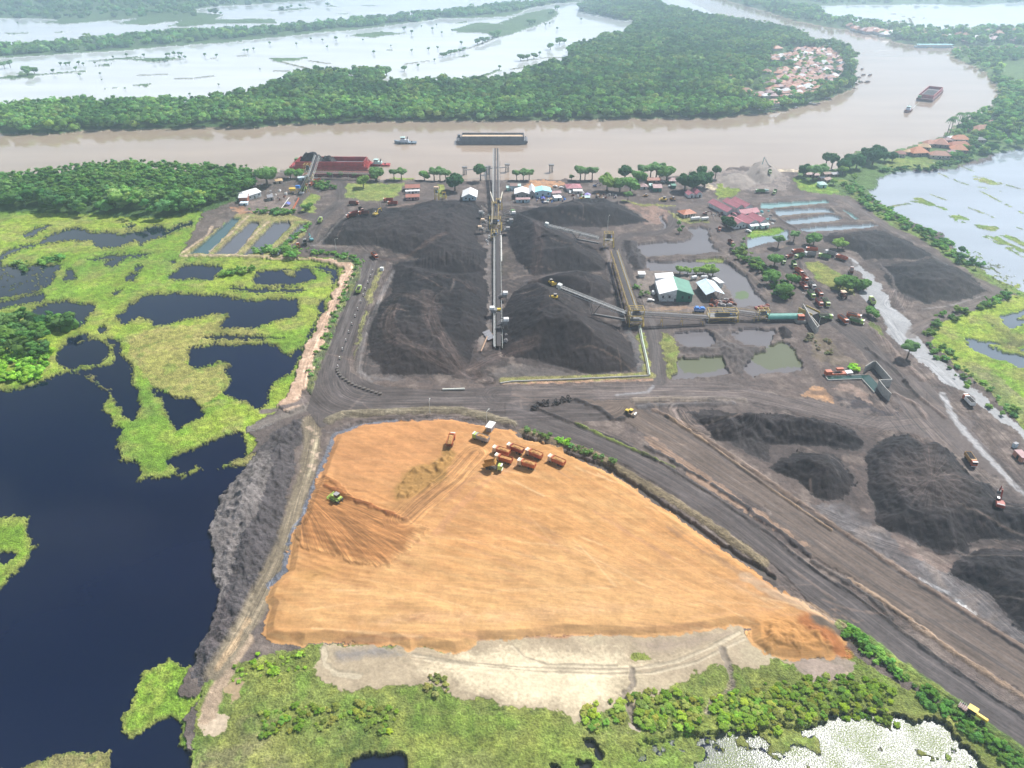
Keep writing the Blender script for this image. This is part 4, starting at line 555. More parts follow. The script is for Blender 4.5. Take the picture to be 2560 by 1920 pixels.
for s, wd, c in ((T(1, 1, [480, 480, 540, 470, 620, 400, 700, 290, 830, 170]), 2.2, (.17, .15, .14)), (T(1, 1, [500, 480, 700, 492, 860, 492]), 1.6, (.20, .18, .17)), (T(2, 1, [100, 790, 400, 718, 560, 705, 760, 745]), 1.6, (.14, .13, .135)), (T(2, 1, [800, 470, 840, 600, 830, 700, 880, 830, 870, 890]), 3, (.19, .16, .15)), (T(2, 1, [0, 130, 340, 160, 450, 110, 700, 85]), 3, (.17, .15, .145)), (T(1, 1, [1150, 150, 1330, 120, 1420, 108]), 3, (.26, .18, .15)),
                 (T(1, 1, [990, 1660, 900, 1580, 880, 1500, 960, 1200, 1090, 900, 1190, 700]), 3, (.17, .155, .15)), (T(3, 1, [960, 640, 1060, 760, 1100, 930, 1170, 1060]), 2, (.13, .11, .105)), (T(2, 1, [990, 1200, 1050, 1320, 1100, 1500, 1120, 1580]), 4, (.12, .125, .135))):
    stroke(s, wd, None, c, soft=.8, add=.4, k=.85)
stroke(T(2, 1, [-60, 1645, 600, 1628, 1190, 1600]), 6, 'grass', (.24, .22, .09), soft=1); stroke(T(2, 1, [-60, 1670, 600, 1655, 1200, 1640]), 2, None, (.40, .25, .17), soft=.6)
# lanes whose marks show as fine parallel lines
SM = smooth_line
mixc(sl, pm*np.clip((N1-.40)*4, 0, 1), (.029, .0235, .0245), .75)
for p_, w_, a_ in ((T(2, 2, [-60, 250, 500, 440, 900, 610, 1400, 870, 1900, 1200, 2400, 1600, 2900, 1960, 3500, 2420, 4300, 2960, 5400, 3700]), 26, .24), (T(2, 2, [1000, 260, 1500, 570, 1900, 830, 2500, 1220, 3200, 1700, 4424, 2480, 5600, 3250]), 30, .2), (T(1, 1, [920, 520, 1000, 640, 960, 760, 850, 1050, 740, 1350, 680, 1560, 700, 1720, 900, 1830, 1500, 1850, 2300, 1850, 2962, 1830]), 36, .32), (T(2, 2, [-100, 110, 700, 100, 1300, 90, 2000, 110, 2600, 250, 3100, 370, 3400, 350]), 24, .30),
        (T(3, 2, [900, 420, 1150, 250, 1200, 0, 1100, -300, 900, -600]), 22, .25), (T(3, 2, [1000, 60, 1300, 420, 1700, 860, 2300, 1500]), 26, .28), (T(3, 2, [1300, -150, 1800, 350, 2400, 1000]), 22, .25), (T(2, 1, [1400, 150, 1385, 290, 1250, 372, 1000, 385, 920, 430, 930, 560, 1000, 750, 1080, 920, 1150, 1060, 1210, 1200, 1240, 1400, 1265, 1659]), 9, .3), (T(2, 1, [-900, 60, 0, 105, 700, 72, 1000, 110, 1250, 145, 1800, 95, 2212, 65, 2700, 40, 2850, 62, 3200, 290, 3600, 540, 3900, 720, 4180, 860, 4190, 930, 3700, 1100, 3440, 1260]), 7, .3),
        (T(3, 1, [480, 1000, 400, 880, 250, 740, 110, 640, 110, 550, 230, 500, 400, 505, 560, 545, 700, 640]), 12, .3), (T(3, 1, [450, 1000, 600, 1150, 800, 1300, 1000, 1520, 1200, 1750]), 16, .3), (T(1, 1, [500, 520, 450, 440, 540, 260, 640, 170, 740, 90, 738, -60]), 12, .3),
        (T(1, 1, [1190, 1060, 1140, 1180, 1220, 1340, 1480, 1470, 1800, 1580, 2000, 1640]), 15, .5), (T(1, 1, [1480, 930, 1490, 1080, 1560, 1270, 1700, 1450, 1880, 1590]), 14, .5), (T(1, 1, [1220, 940, 1450, 1010, 1560, 1100]), 13, .5), (T(1, 1, [1660, 880, 1560, 980, 1510, 1100]), 8, .5), (T(1, 1, [1060, 590, 1250, 590, 1500, 500, 1640, 430]), 7, .4), (T(1, 1, [1420, 790, 1600, 755, 1780, 830, 1900, 960]), 14, .45),
        (T(1, 1, [1050, 400, 1300, 300, 1600, 200, 1900, 120]), 26, .35), (T(1, 1, [1350, 560, 1600, 480, 1900, 480]), 16, .35), (T(1, 1, [680, 320, 850, 440, 960, 540]), 13, .35), (T(1, 1, [1850, 1540, 2100, 1430, 2400, 1380]), 11, .4), (T(2, 1, [205, 330, 230, 500, 215, 680, 195, 810]), 10, .4), (T(2, 1, [0, 930, 200, 1000, 500, 1080, 850, 1240]), 20, .45), (T(2, 1, [130, 1180, 500, 1130, 820, 1230]), 12, .4),
        (T(3, 2, [1270, 470, 1350, 640, 1380, 900]), 10, .4), (T(3, 2, [1380, 940, 1600, 1080, 1800, 1250, 2000, 1370, 2212, 1420]), 12, .4), (T(3, 2, [330, 1100, 900, 1350, 1500, 1600, 2212, 2200]), 14, .3), (T(3, 1, [600, 380, 1000, 430, 1400, 620]), 18, .35), (T(3, 1, [1100, 1000, 1250, 800, 1700, 900]), 20, .35), (T(2, 2, [1450, 250, 1560, 380, 1800, 440, 2000, 400]), 16, .55), (T(1, 2, [500, 300, 500, 460, 480, 620, 440, 820, 350, 1080, 260, 1400, 150, 1640, 30, 1880, -80, 2100, -230, 2350]), 9, .35), (T(2, 3, [-850, 730, -500, 780, 0, 830, 500, 845, 1000, 840, 1400, 770, 1700, 640, 1960, 500]), 9, .12)):
    lane(SM(p_), w_, a_)
for p_, w_, c_, k_ in ((T(1, 1, [1190, 1060, 1140, 1180, 1220, 1340, 1480, 1470, 1800, 1580, 2000, 1640]), 9, (.075, .056, .050), .6), (T(1, 1, [1480, 930, 1490, 1080, 1560, 1270, 1700, 1450, 1880, 1590]), 8, (.075, .056, .050), .6), (T(1, 1, [1220, 940, 1450, 1010, 1560, 1100]), 6, (.075, .058, .054), .5), (T(1, 1, [1060, 590, 1250, 590, 1500, 500, 1640, 430]), 4, (.09, .062, .052), .7), (T(2, 1, [205, 330, 230, 500, 215, 680, 195, 810]), 7, (.065, .046, .042), .6), (T(1, 1, [1850, 1540, 2100, 1430, 2400, 1380]), 8, (.085, .062, .055), .6)):
    stroke(SM(p_), w_, None, c_, soft=3, k=k_, wob=2)
f_ = np.zeros((NR, NC), bool); fc_ = at(1920+1370/S_, 960+930/S_); fd_ = np.hypot(GX-fc_.x, GY-fc_.y); f_ = (fd_ < 26) & (CL == CN['pile_k']); fan(fc_, f_, .5*np.clip((26-fd_)/8, 0, 1), 30); mixc(sl, f_*np.clip((22-fd_)/14, 0, 1), (.085, .066, .060), .6)
# ---- everyday wear: wheel and blade marks scattered over the worked earth
for i in range(230):
    px_ = rng.uniform(560, 2560); py_ = rng.uniform(480, 1560)
    if py_ > 1040 and px_ < 1900-(1560-py_)*.9: continue
    p0 = at(px_, py_); a_ = rng.choice([R(-28), R(-35), R(80), R(95), R(5), R(-50)])+rng.uniform(-.2, .2); L_ = rng.uniform(6, 38); cv = rng.uniform(-.02, .02); s = []; x_, y_ = p0.x, p0.y
    for j in range(6):
        s.append(tuple(float(q) for q in toPx(np.array(x_), np.array(y_)))); x_ += math.cos(a_)*L_/5; y_ += math.sin(a_)*L_/5; a_ += cv*L_/5*1.5
    mk = ((CL == CN['ground']) | (CL >= CN['pile_a']) | (CL == CN['road'])).astype(float)
    stroke(s, rng.uniform(.5, 1.3), None, rng.choice([(.21, .175, .155), (.075, .065, .062), (.24, .18, .145), (.10, .09, .09)]) , soft=.5, k=.4, thr=(mk, .5))
gd = (CL == CN['ground']).astype(float)
mixc(sl, gd*np.clip((N6-.54)*6, 0, 1), (.085, .072, .070), .6); mixc(sl, gd*np.clip((.45-N6)*6, 0, 1), (.22, .18, .155), .55); mixc(sl, gd*np.clip((N1-.55)*6, 0, 1), (.10, .088, .085), .5)
# ragged wet margins: reeds brown off and break up where they meet water
def blur(m, r):
    m = m.astype(float)
    for ax in (0, 1):
        c_ = np.cumsum(np.pad(m, [(r+1, r) if ax == 0 else (0, 0), (r+1, r) if ax == 1 else (0, 0)], mode='edge'), axis=ax)
        m = (c_[2*r+1:]-c_[:-2*r-1] if ax == 0 else c_[:, 2*r+1:]-c_[:, :-2*r-1])/(2*r+1)
    return m
dark = np.isin(CL, [CN['lake'], CN['glint']]); bw = blur(dark, 4); bw2 = blur(dark, 9); gr = (CL == CN['grass'])
mixc(sl, gr*np.clip(bw2*3.2-.25+(N6-.5)*1.5, 0, 1), (.20, .20, .06), .6)
mixc(sl, gr*np.clip(bw*4-.9+(N5-.5)*3, 0, 1), (.13, .13, .045), .6)
brk = gr & (bw > .16) & (N5+.35*bw > .66); COL[brk] = W_LK; CL[brk] = CN['lake']
gr = (CL == CN['grass']); mixc(sl, gr*np.clip((N6-.53)*7, 0, 1), (.26, .28, .06), .4); mixc(sl, gr*np.clip((.43-N6)*7, 0, 1), (.12, .23, .025), .45)
for k_, a_ in {'ground': .5, 'road': .28, 'grass': .75, 'sand': .3, 'clay': .16, 'bank': .8, 'path': .5}.items():
    mm = (CL == CN[k_]); COL *= 1+(a_*(N5-.5)*mm)[..., None]; HG += mm*(N5-.5)*a_*.5
rdg = 1-np.abs(2*fbm(GX, GY, 17, 3, 131)-1); rdg2 = 1-np.abs(2*fbm(GX*.8, GY*1.3, 7, 3, 133)-1)
HG += pm*np.clip((HG-1.3)/2.5, 0, 1)*((rdg-.7)*1.6+(rdg2-.7)*1.0)
COL *= (1-.35*pm*np.clip((rdg2-.8)*5, 0, 1))[..., None]
HG += (CL == CN['clay'])*(rdg2-.7)*.5*np.clip(HG-1, 0, 1)
mm = pm; COL *= 1+(.9*(N5-.5)*mm)[..., None]; HG += mm*(N5-.5)*.5
# ---- ground relief: lumps by surface
rl = {'ground': .55, 'scrub': .8, 'grass': .45, 'sand': .3, 'road': .12, 'clay': .10, 'path': .35, 'bank': .9}
for k_, a_ in rl.items():
    HG += (CL == CN[k_])*((N3-.5)*a_+(N2-.5)*a_)
land = CL > 4
HG = np.where(land, np.maximum(HG, .12), 0.0)
HG[:14] = np.where(land[:14], 1.0, 0)
# colour variation that belongs to the material
COL *= (1+.22*(N3-.5)[..., None]*land[..., None]); COL *= (1+.25*(N2-.5)[..., None]*land[..., None])
COL = np.clip(COL, .002, .9)
def ground_z(x, y):
    """terrain height under a world point"""
    px, py = toPx(np.array(x), np.array(y)); r = int(np.clip(np.searchsorted(vrow, float(py)), 1, NR-1)); c = int(np.clip(np.searchsorted(ucol, float(px)-1280), 1, NC-1))
    return float(max(HG[r-1:r+1, c-1:c+1].mean(), 0))
V = np.stack([GX, GY, HG], -1).reshape(-1, 3)
f00 = CL[:-1, :-1]; FC = np.maximum(np.maximum(f00, CL[1:, :-1]), np.maximum(CL[:-1, 1:], CL[1:, 1:]))
IDX = np.arange(NR*NC).reshape(NR, NC)
Q = np.stack([IDX[:-1, :-1], IDX[1:, :-1], IDX[1:, 1:], IDX[:-1, 1:]], -1).reshape(-1, 4); FCf = FC.reshape(-1)
def mesh_from(name, verts, quads, m, cols=None, wet=None, smooth=True, trk=None, tam=None):
    me = bpy.data.meshes.new(name); nv, nf = len(verts), len(quads); k = quads.shape[1]
    me.vertices.add(nv); me.vertices.foreach_set('co', verts.astype(np.float32).ravel())
    me.loops.add(nf*k); me.loops.foreach_set('vertex_index', quads.astype(np.int32).ravel())
    me.polygons.add(nf); me.polygons.foreach_set('loop_start', np.arange(0, nf*k, k, dtype=np.int32)); me.polygons.foreach_set('loop_total', np.full(nf, k, np.int32))
    me.polygons.foreach_set('use_smooth', np.full(nf, smooth))
    if cols is not None:
        a = me.attributes.new('Col', 'FLOAT_COLOR', 'POINT'); a.data.foreach_set('color', np.concatenate([cols, np.ones((nv, 1))], 1).astype(np.float32).ravel())
    if wet is not None:
        a = me.attributes.new('wet', 'FLOAT', 'POINT'); a.data.foreach_set('value', wet.astype(np.float32).ravel())
    for nm_, ar_ in (('trk', trk), ('tam', tam)):
        if ar_ is not None: a = me.attributes.new(nm_, 'FLOAT', 'POINT'); a.data.foreach_set('value', ar_.astype(np.float32).ravel())
    me.update(calc_edges=True); me.materials.append(m)
    o = bpy.data.objects.new(name, me); C.collection.objects.link(o); return o
def surface(name, ids, m):
    sel = np.isin(FCf, [CN[i] for i in ids]); q = Q[sel]
    if not len(q): return None
    u, inv = np.unique(q, return_inverse=True)
    return mesh_from(name, V[u], inv.reshape(-1, 4), m, COL.reshape(-1, 3)[u], WET.reshape(-1)[u], True, TRK.reshape(-1)[u], TAM.reshape(-1)[u])
def marsh_water():
    m = water_mat('marsh_water', None, .19, .12, 2.2, .1, rvar=.07); n = m.node_tree; b = n.nodes['Principled BSDF']; out = n.nodes['Material Output']
    d = n.nodes.new('ShaderNodeBsdfDiffuse'); tc = n.nodes['Texture Coordinate']; a1 = n.nodes.new('ShaderNodeTexNoise'); a1.inputs['Scale'].default_value = 2.6; a1.inputs['Detail'].default_value = 3
    a2 = n.nodes.new('ShaderNodeTexNoise'); a2.inputs['Scale'].default_value = .09; a2.inputs['Detail'].default_value = 5; n.links.new(tc.outputs['Object'], a1.inputs['Vector']); n.links.new(tc.outputs['Object'], a2.inputs['Vector'])
    r1 = n.nodes.new('ShaderNodeMapRange'); r1.inputs[1].default_value = .38; r1.inputs[2].default_value = .62; n.links.new(a2.outputs[0], r1.inputs[0]); r1.inputs[3].default_value = .56; r1.inputs[4].default_value = .44
    r2 = n.nodes.new('ShaderNodeMath'); r2.operation = 'SUBTRACT'; n.links.new(a1.outputs[0], r2.inputs[0]); n.links.new(r1.outputs[0], r2.inputs[1]); r3 = n.nodes.new('ShaderNodeMath'); r3.operation = 'MULTIPLY_ADD'; r3.use_clamp = True; r3.inputs[1].default_value = 9; r3.inputs[2].default_value = .0; n.links.new(r2.outputs[0], r3.inputs[0])
    cr = n.nodes.new('ShaderNodeValToRGB'); cr.color_ramp.elements[0].color = (.09, .11, .04, 1); cr.color_ramp.elements[1].color = (.26, .32, .10, 1); n.links.new(a1.outputs[0], cr.inputs[0]); n.links.new(cr.outputs[0], d.inputs[0])
    mx = n.nodes.new('ShaderNodeMixShader'); n.links.new(r3.outputs[0], mx.inputs[0]); n.links.new(b.outputs[0], mx.inputs[1]); n.links.new(d.outputs[0], mx.inputs[2]); n.links.new(mx.outputs[0], out.inputs[0]); return m
M_dirt = terrain_mat('worked_earth', [(.05, .12, 4), (.5, .22, 5), (2.2, .18, 4)], bump=.6, bdist=.5)
M_road = terrain_mat('haul_road', [(.08, .10, 4), (.9, .14, 5)], bump=.3, bdist=.15)
M_grass = terrain_mat('marsh_grass', [(.045, .2, 5), (.30, .42, 6), (1.4, .42, 4)], bump=.9, bdist=.8)
M_scrub = terrain_mat('undergrowth', [(.01, .2, 4), (.12, .3, 5), (.6, .3, 4)], bump=1, bdist=1.5)
M_clay = terrain_mat('compacted_clay', [(.12, .08, 4), (1.3, .09, 4)], bump=.35, bdist=.15, streak=[(16, .03, .9, .06), (38, .04, 1.3, .06)])
M_sand = terrain_mat('pale_sand', [(.1, .12, 4), (1.2, .14, 5)], bump=.5, bdist=.2)
M_bank = terrain_mat('overburden', [(.08, .2, 4), (.5, .28, 6), (1.8, .25, 4)], bump=1, bdist=.7, streak=[(-30, .25, 1.4, .14)])
M_coal = terrain_mat('coal', [(.07, .18, 4), (.6, .22, 5), (3, .25, 3)], bump=.8, bdist=.4, rough=.8)
for nm, ids, m, kd, lb, ct in (('flood_water', ['flood'], water_mat('flood_water', None, .06, .04, .12, .10), 'structure', None, None), ('river', ['river'], water_mat('river_water', None, .09, .05, .10, .10), 'structure', None, None),
        ('lake', ['lake'], water_mat('lake_water', None, .05, .012, .5, .1), 'structure', None, None), ('pond_water', ['pond'], water_mat('pond_water', None, .06, .01, .5, .15), 'structure', None, None),
        ('marsh_water', ['glint'], marsh_water(), 'structure', None, None),
        ('ground', ['ground'], M_dirt, 'structure', None, None), ('forest_floor', ['scrub'], M_scrub, 'structure', None, None), ('sand', ['sand'], M_sand, 'structure', None, None), ('road', ['road'], M_road, 'structure', None, None),
        ('clay_ground', ['clay'], M_clay, 'structure', None, None), ('path', ['path'], M_dirt, 'structure', None, None), ('earth_bank', ['bank'], M_bank, 'structure', None, None),
        ('marsh_grass', ['grass'], M_grass, 'stuff', 'bright green marsh grass and reeds round the dark water', 'grass')):
    o = surface(nm, ids, m)
    if o: tag(o, lb, ct, None, kd)
for k_, lb in PILES.items():
    o = surface('sand_pile' if k_ == 'sandpile' else 'coal_stockpile', [k_], M_sand if k_ == 'sandpile' else M_coal)
    if o: tag(o, lb, 'sand pile' if k_ == 'sandpile' else 'coal pile', None if k_ == 'sandpile' else 'coal stockpiles in the yard')
# ================================================================ VEGETATION
def leaf_mat(name, hue=1.0):
    m = bpy.data.materials.new(name); m.use_nodes = True; n = m.node_tree; n.nodes.remove(n.nodes['Principled BSDF'])
    A = n.nodes.new('ShaderNodeAttribute'); A.attribute_name = 'Col'
    OI = n.nodes.new('ShaderNodeObjectInfo'); mr = n.nodes.new('ShaderNodeMapRange'); mr.inputs[3].default_value = 2.2; mr.inputs[4].default_value = 3.1
    n.links.new(OI.outputs['Random'], mr.inputs[0]); sc = n.nodes.new('ShaderNodeVectorMath'); sc.operation = 'SCALE'
    n.links.new(A.outputs['Color'], sc.inputs[0]); n.links.new(mr.outputs[0], sc.inputs['Scale'])
    d = n.nodes.new('ShaderNodeBsdfDiffuse'); t = n.nodes.new('ShaderNodeBsdfTranslucent'); a = n.nodes.new('ShaderNodeMixShader'); a.inputs[0].default_value = .4
    n.links.new(sc.outputs[0], d.inputs[0]); n.links.new(sc.outputs[0], t.inputs[0]); n.links.new(d.outputs[0], a.inputs[1]); n.links.new(t.outputs[0], a.inputs[2])
    n.links.new(a.outputs[0], n.nodes['Material Output'].inputs[0]); return m
M_leaf = leaf_mat('foliage'); M_bark = mat('bark', (.12, .10, .08), .9, var=.3)
def ico(sub):
    bm = bmesh.new(); bmesh.ops.create_icosphere(bm, subdivisions=sub, radius=1); v = np.array([p.co[:] for p in bm.verts]); f = np.array([[q.index for q in p.verts] for p in bm.faces]); bm.free(); return v, f
ICO1, ICO2 = ico(1), ico(2)
def crown(nl, lumps, seed, leaf=.3, sub=1, flat=.8, spread=.55):
    """unit crown: lumpy cores wrapped in leaf clumps. returns verts, tris, shade"""
    r = np.random.RandomState(seed); V_, F_, S_ = [], [], []; off = 0
    cs = [(0, 0, 0, .62)]+[(math.cos(a)*spread*r.uniform(.6, 1.1), math.sin(a)*spread*r.uniform(.6, 1.1), r.uniform(-.35, .5), r.uniform(.3, .52)) for a in np.linspace(0, 6.28, lumps, endpoint=False)+r.uniform(0, 1)]
    if lumps == 0: cs = [(0, 0, 0, .85)]
    iv, jf = (ICO1, ICO2)[sub-1]
    for cx, cy, cz, rr in cs:
        v = iv*(rr*(1+.5*(r.rand(len(iv), 1)-.5)))*[1, 1, flat]+[cx, cy, cz]
        V_.append(v); F_.append(jf+off); S_.append(np.full(len(v), .85)+.25*(r.rand(len(v))-.5)); off += len(v)
    for i in range(nl):
        cx, cy, cz, rr = cs[r.randint(len(cs))]
        d = r.normal(size=3); d[2] = abs(d[2])*.9-.25*r.rand(); d /= np.linalg.norm(d); p = np.array([cx, cy, cz])+d*[1, 1, flat]*rr*r.uniform(.9, 1.22)
        a = np.cross(d, r.normal(size=3)); a /= np.linalg.norm(a); b = np.cross(d, a)+d*r.uniform(-.6, .6); s = leaf*r.uniform(.5, 1.1)*rr/.6
        V_.append(np.array([p-a*s*.6, p-b*s*.5, p+a*s*.6, p+b*s*.6+d*s*.2])); F_.append(np.array([[0, 1, 2], [0, 2, 3]])+off); S_.append(np.full(4, r.uniform(.75, 1.35))); off += 4
    return np.concatenate(V_), np.concatenate(F_), np.concatenate(S_)
FARC = [crown(16, 0, 100+i, .55, 1) for i in range(6)]
MIDC = [crown(46, 4, 200+i, .34, 1) for i in range(6)]
BUSHC = [crown(50, 5, 300+i, .28, 1, flat=.6, spread=.6) for i in range(6)]
PALMC = None
def scatter(pts, dens, seed, lim=None, excl=()):
    r = np.random.RandomState(seed); W = np.array([at(x, y)[:2] for x, y in pts]); x0, y0 = W.min(0); x1, y1 = W.max(0)
    if lim: x0 = max(x0, lim[0]); x1 = min(x1, lim[1]); y0 = max(y0, lim[2]); y1 = min(y1, lim[3])
    n = int((x1-x0)*(y1-y0)*dens); X = r.uniform(x0, x1, n); Y = r.uniform(y0, y1, n)
    px, py = toPx(X, Y)
    def inside(pp):
        ins = np.zeros(len(X), bool)
        for i in range(len(pp)):
            xa, ya = pp[i]; xb, yb = pp[(i+1) % len(pp)]
            if ya != yb: ins ^= ((ya > py) != (yb > py)) & (px < (xb-xa)*(py-ya)/(yb-ya)+xa)
        return ins
    k = inside(pts) & (px > -260) & (px < 2820)
    for e in excl: k &= ~inside(e)
    ri = np.clip(np.searchsorted(vrow, py), 1, NR-1); ci = np.clip(np.searchsorted(ucol, px-1280), 1, NC-1)
    k &= (CL[ri, ci] > 4)
    return X[k], Y[k], HG[ri, ci][k]
def forest(name, label, pos, rad, hgt, tmpl, cols, seed, cat='forest', kind='stuff', aspect=.85, skirt=True):
    """stand of trees that reads as one mass"""
    r = np.random.RandomState(seed); X, Y, Zg = pos; Vs, Fs, Cs = [], [], []; off = 0; cols = np.array(cols); nz = fbm(X, Y, 45, 3, seed)
    for i in range(len(X)):
        v, f, s = tmpl[r.randint(len(tmpl))]; a = r.uniform(0, 6.28); R_ = rad*(.55+r.rand()**1.7*1.15); H_ = hgt*r.uniform(.65, 1.25)*(.8+.5*nz[i])
        ca, sa = math.cos(a), math.sin(a); w_ = np.stack([(v[:, 0]*ca-v[:, 1]*sa)*R_+X[i], (v[:, 0]*sa+v[:, 1]*ca)*R_+Y[i], v[:, 2]*R_*aspect+Zg[i]+max(H_-R_*.6, R_*.35)], -1)
        c = cols[min(int(np.clip(nz[i]*1.5-.25+r.uniform(-.3, .3), 0, .999)*len(cols)), len(cols)-1)]*r.uniform(.7, 1.35)*np.array([r.uniform(.85, 1.25), 1, r.uniform(.75, 1.3)])
        Vs.append(w_); Fs.append(f+off); Cs.append(c[None]*s[:, None]); off += len(v)
    o = mesh_from(name, np.concatenate(Vs), np.concatenate(Fs), M_leaf, np.concatenate(Cs), smooth=False); tag(o, label, cat, None, kind); return o
G1 = [(.030, .075, .022), (.045, .10, .026), (.060, .125, .032), (.075, .145, .04), (.10, .165, .045)]
G2 = [(.055, .12, .03), (.07, .15, .035), (.09, .17, .045)]
GBL = [(.10, .17, .02), (.125, .195, .022), (.085, .15, .02), (.12, .15, .03)]
GB = [(.055, .125, .022), (.08, .17, .03), (.12, .22, .035), (.10, .15, .04)]
VILL = T(2, 0, [2212, 470, 2260, 420, 2400, 400, 2600, 440, 2720, 420, 2850, 520, 2880, 640, 2860, 720, 2750, 780, 2640, 850, 2400, 900, 2260, 950, 2050, 930, 1930, 850, 1960, 760, 2100, 700, 2212, 560])
forest('forest', 'dense dark green forest along the far river bank', scatter(NB, 1/25, 1, (-900, 1000, 560, 1000), (VILL,)), 3.9, 10, FARC, G1, 1)
forest('forest', 'hazy forest on the inside of the river bend behind the village', scatter(NB, 1/46, 2, (-2000, 2600, 1000, 4200), (VILL,)), 5.0, 11, FARC, G1, 2)
forest('village_trees', 'trees growing between the red roofed village houses', scatter(VILL, 1/300, 3), 3.6, 6, FARC, G1, 3)
forest('plantation', 'plantation of even leafy trees on the near bank', scatter(F([-260, 385, 0, 395, 60, 392, 200, 372, 300, 370, 540, 378, 555, 415, 440, 455, 380, 470, 340, 455, 250, 440, 120, 450, -260, 455]), 1/10, 4), 2.5, 8, MIDC, G2, 4)
forest('woodland', 'darker mixed trees along the marsh side of the plantation', scatter(F([-260, 440, 120, 445, 250, 436, 340, 450, 440, 440, 436, 456, 370, 474, 330, 478, 240, 462, 180, 470, 60, 458, -260, 468]), 1/40, 5), 5.2, 12, MIDC, G1, 5)
forest('woodland', 'thicket of trees jutting into the marsh at the left edge', scatter(T(0, 1, [-900, 1150, 0, 1130, 260, 1080, 600, 1110, 780, 1020, 760, 1100, 640, 1180, 560, 1280, 480, 1400, 300, 1440, 0, 1440, -900, 1440]), 1/26, 6), 4.4, 7, MIDC, G1[:3]+G2[:1], 6)
forest('woodland', 'bright green creepers and bushes at the left edge', scatter(T(0, 1, [-900, 1440, 0, 1420, 300, 1420, 440, 1380, 400, 1560, 300, 1640, 0, 1659, -900, 1800]), 1/8, 7), 2.6, 3, BUSHC, [(.12, .24, .03), (.16, .30, .04), (.09, .18, .03)], 7)
FAR1 = T(3, 0, [-520, -60, -380, 0, 0, 100, 200, 168, 480, 225, 700, 255, 950, 305, 1150, 372, 1380, 400, 1600, 402, 2212, 392, 2900, 385, 2900, 270, 2212, 262, 1700, 280, 1500, 285, 1300, 262, 1150, 245, 950, 222, 760, 202, 480, 152, 430, 90, 200, 60, 0, -20, -300, -200])
forest('forest', 'hazy trees among the houses on the far outer bank of the bend', scatter(FAR1, 1/190, 8), 6.0, 12, FARC, G1, 8)
RB = T(3, 0, [1570, 470, 1700, 440, 2212, 440, 2900, 440, 2900, 1200, 2212, 1285, 1960, 1325, 1760, 1400, 1560, 1440, 1480, 1400, 1700, 1300, 1720, 1200, 1600, 1180, 1640, 1090, 1800, 1005, 1900, 955, 2000, 850, 1990, 760, 1930, 690, 1850, 610, 1650, 520])
forest('forest', 'trees and bushes along the outer right bank of the river', scatter(RB, 1/85, 9, None, (T(3, 0, [2000, 540, 2300, 520, 2300, 800, 2000, 700]),)), 4.6, 8, FARC+MIDC, G1+G2, 9)
for i, (p, d) in enumerate(((T(0, 0, [-1400, -300, -1400, 150, 0, 155, 560, 165, 1190, 150, 2212, 130, 3000, 60, 2800, -300]), 1/900), (T(0, 0, [-1400, 440, 0, 420, 600, 375, 1400, 300, 2212, 265, 3310, 165, 4424, 45, 5000, 0, 4424, 110, 3310, 215, 2212, 320, 1100, 420, 0, 490, -1400, 540]), 1/210), (T(3, 0, [-100, -100, 2900, -100, 2900, 10, 1700, 40, 500, 35]), 1/1100))):
    forest('tree_belt', ('far scrub and scattered trees beyond the flood water at top left', 'long low belt of trees crossing the flooded plain', 'faint line of trees at the top right horizon')[i], scatter(p, d, 20+i), 7.5, 9, FARC, [(.05, .11, .03), (.07, .14, .04)], 20+i, 'trees')
# bushes and hedges
def hedge(label, pts, width, rad, hgt, dens, seed, cols=GB, name='bushes'):
    W = [at(x, y) for x, y in pts]; r = np.random.RandomState(seed); X, Y, Zg = [], [], []
    for a, b in zip(W, W[1:]):
        L_ = (b-a).length; n = max(1, int(L_*width*dens))
        for i in range(n):
            p = a.lerp(b, r.rand()); nrm = Vector((-(b-a).y, (b-a).x, 0)).normalized(); q = p+nrm*r.uniform(-width/2, width/2); X.append(q.x); Y.append(q.y); Zg.append(ground_z(q.x, q.y))
    return forest(name, label, (np.array(X), np.array(Y), np.array(Zg)), rad, hgt, BUSHC, cols, seed, 'bushes', aspect=.55 if cols is GBL else .85)
hedge('strip of young bushes on the bank between rubble causeway and haul road', T(1, 1, [200, 520, 240, 500, 480, 540, 700, 560, 860, 600, 900, 640]), 7, 1.7, 2.2, .12, 31, G2)
hedge('palm like shrubs beside the fish ponds', T(1, 1, [240, 480, 330, 420, 430, 330, 460, 290]), 6, 1.8, 2.5, .12, 32, G2)
hedge('scattered shrubs down the slope beside the haul road', T(1, 1, [880, 660, 830, 780, 760, 960, 680, 1140, 600, 1310, 540, 1460, 470, 1590, 440, 1659]), 6, 1.3, 1.5, .06, 33, G2)
hedge('hedge of green bushes between clay pad and haul road', T(2, 2, [110, 420, 200, 440, 330, 490]), 4, .9, 1.0, .5, 34, [(.07, .13, .04), (.09, .14, .05), (.13, .16, .07)])
hedge('bright yellow green bush in the hedge by the haul road', T(2, 2, [380, 490, 450, 520, 500, 550]), 4, 1.1, 1.3, .4, 35, [(.16, .32, .03), (.12, .26, .03)])
hedge('dusty hedge along the top of the roadside ditch', T(2, 2, [500, 550, 600, 590, 720, 640, 800, 690]), 4, .9, 1.0, .4, 36, [(.06, .12, .035), (.12, .13, .06)])
hedge('single round green bush at the bend of the ditch', T(2, 2, [840, 700, 880, 730]), 4, 1.6, 2, .4, 37, [(.11, .17, .06)])
hedge('green hedge on the roadside bank at lower right', T(3, 3, [660, 490, 800, 640, 960, 740, 1080, 840, 1160, 930]), 5, 1.2, 1.1, .5, 38, GB[:2])
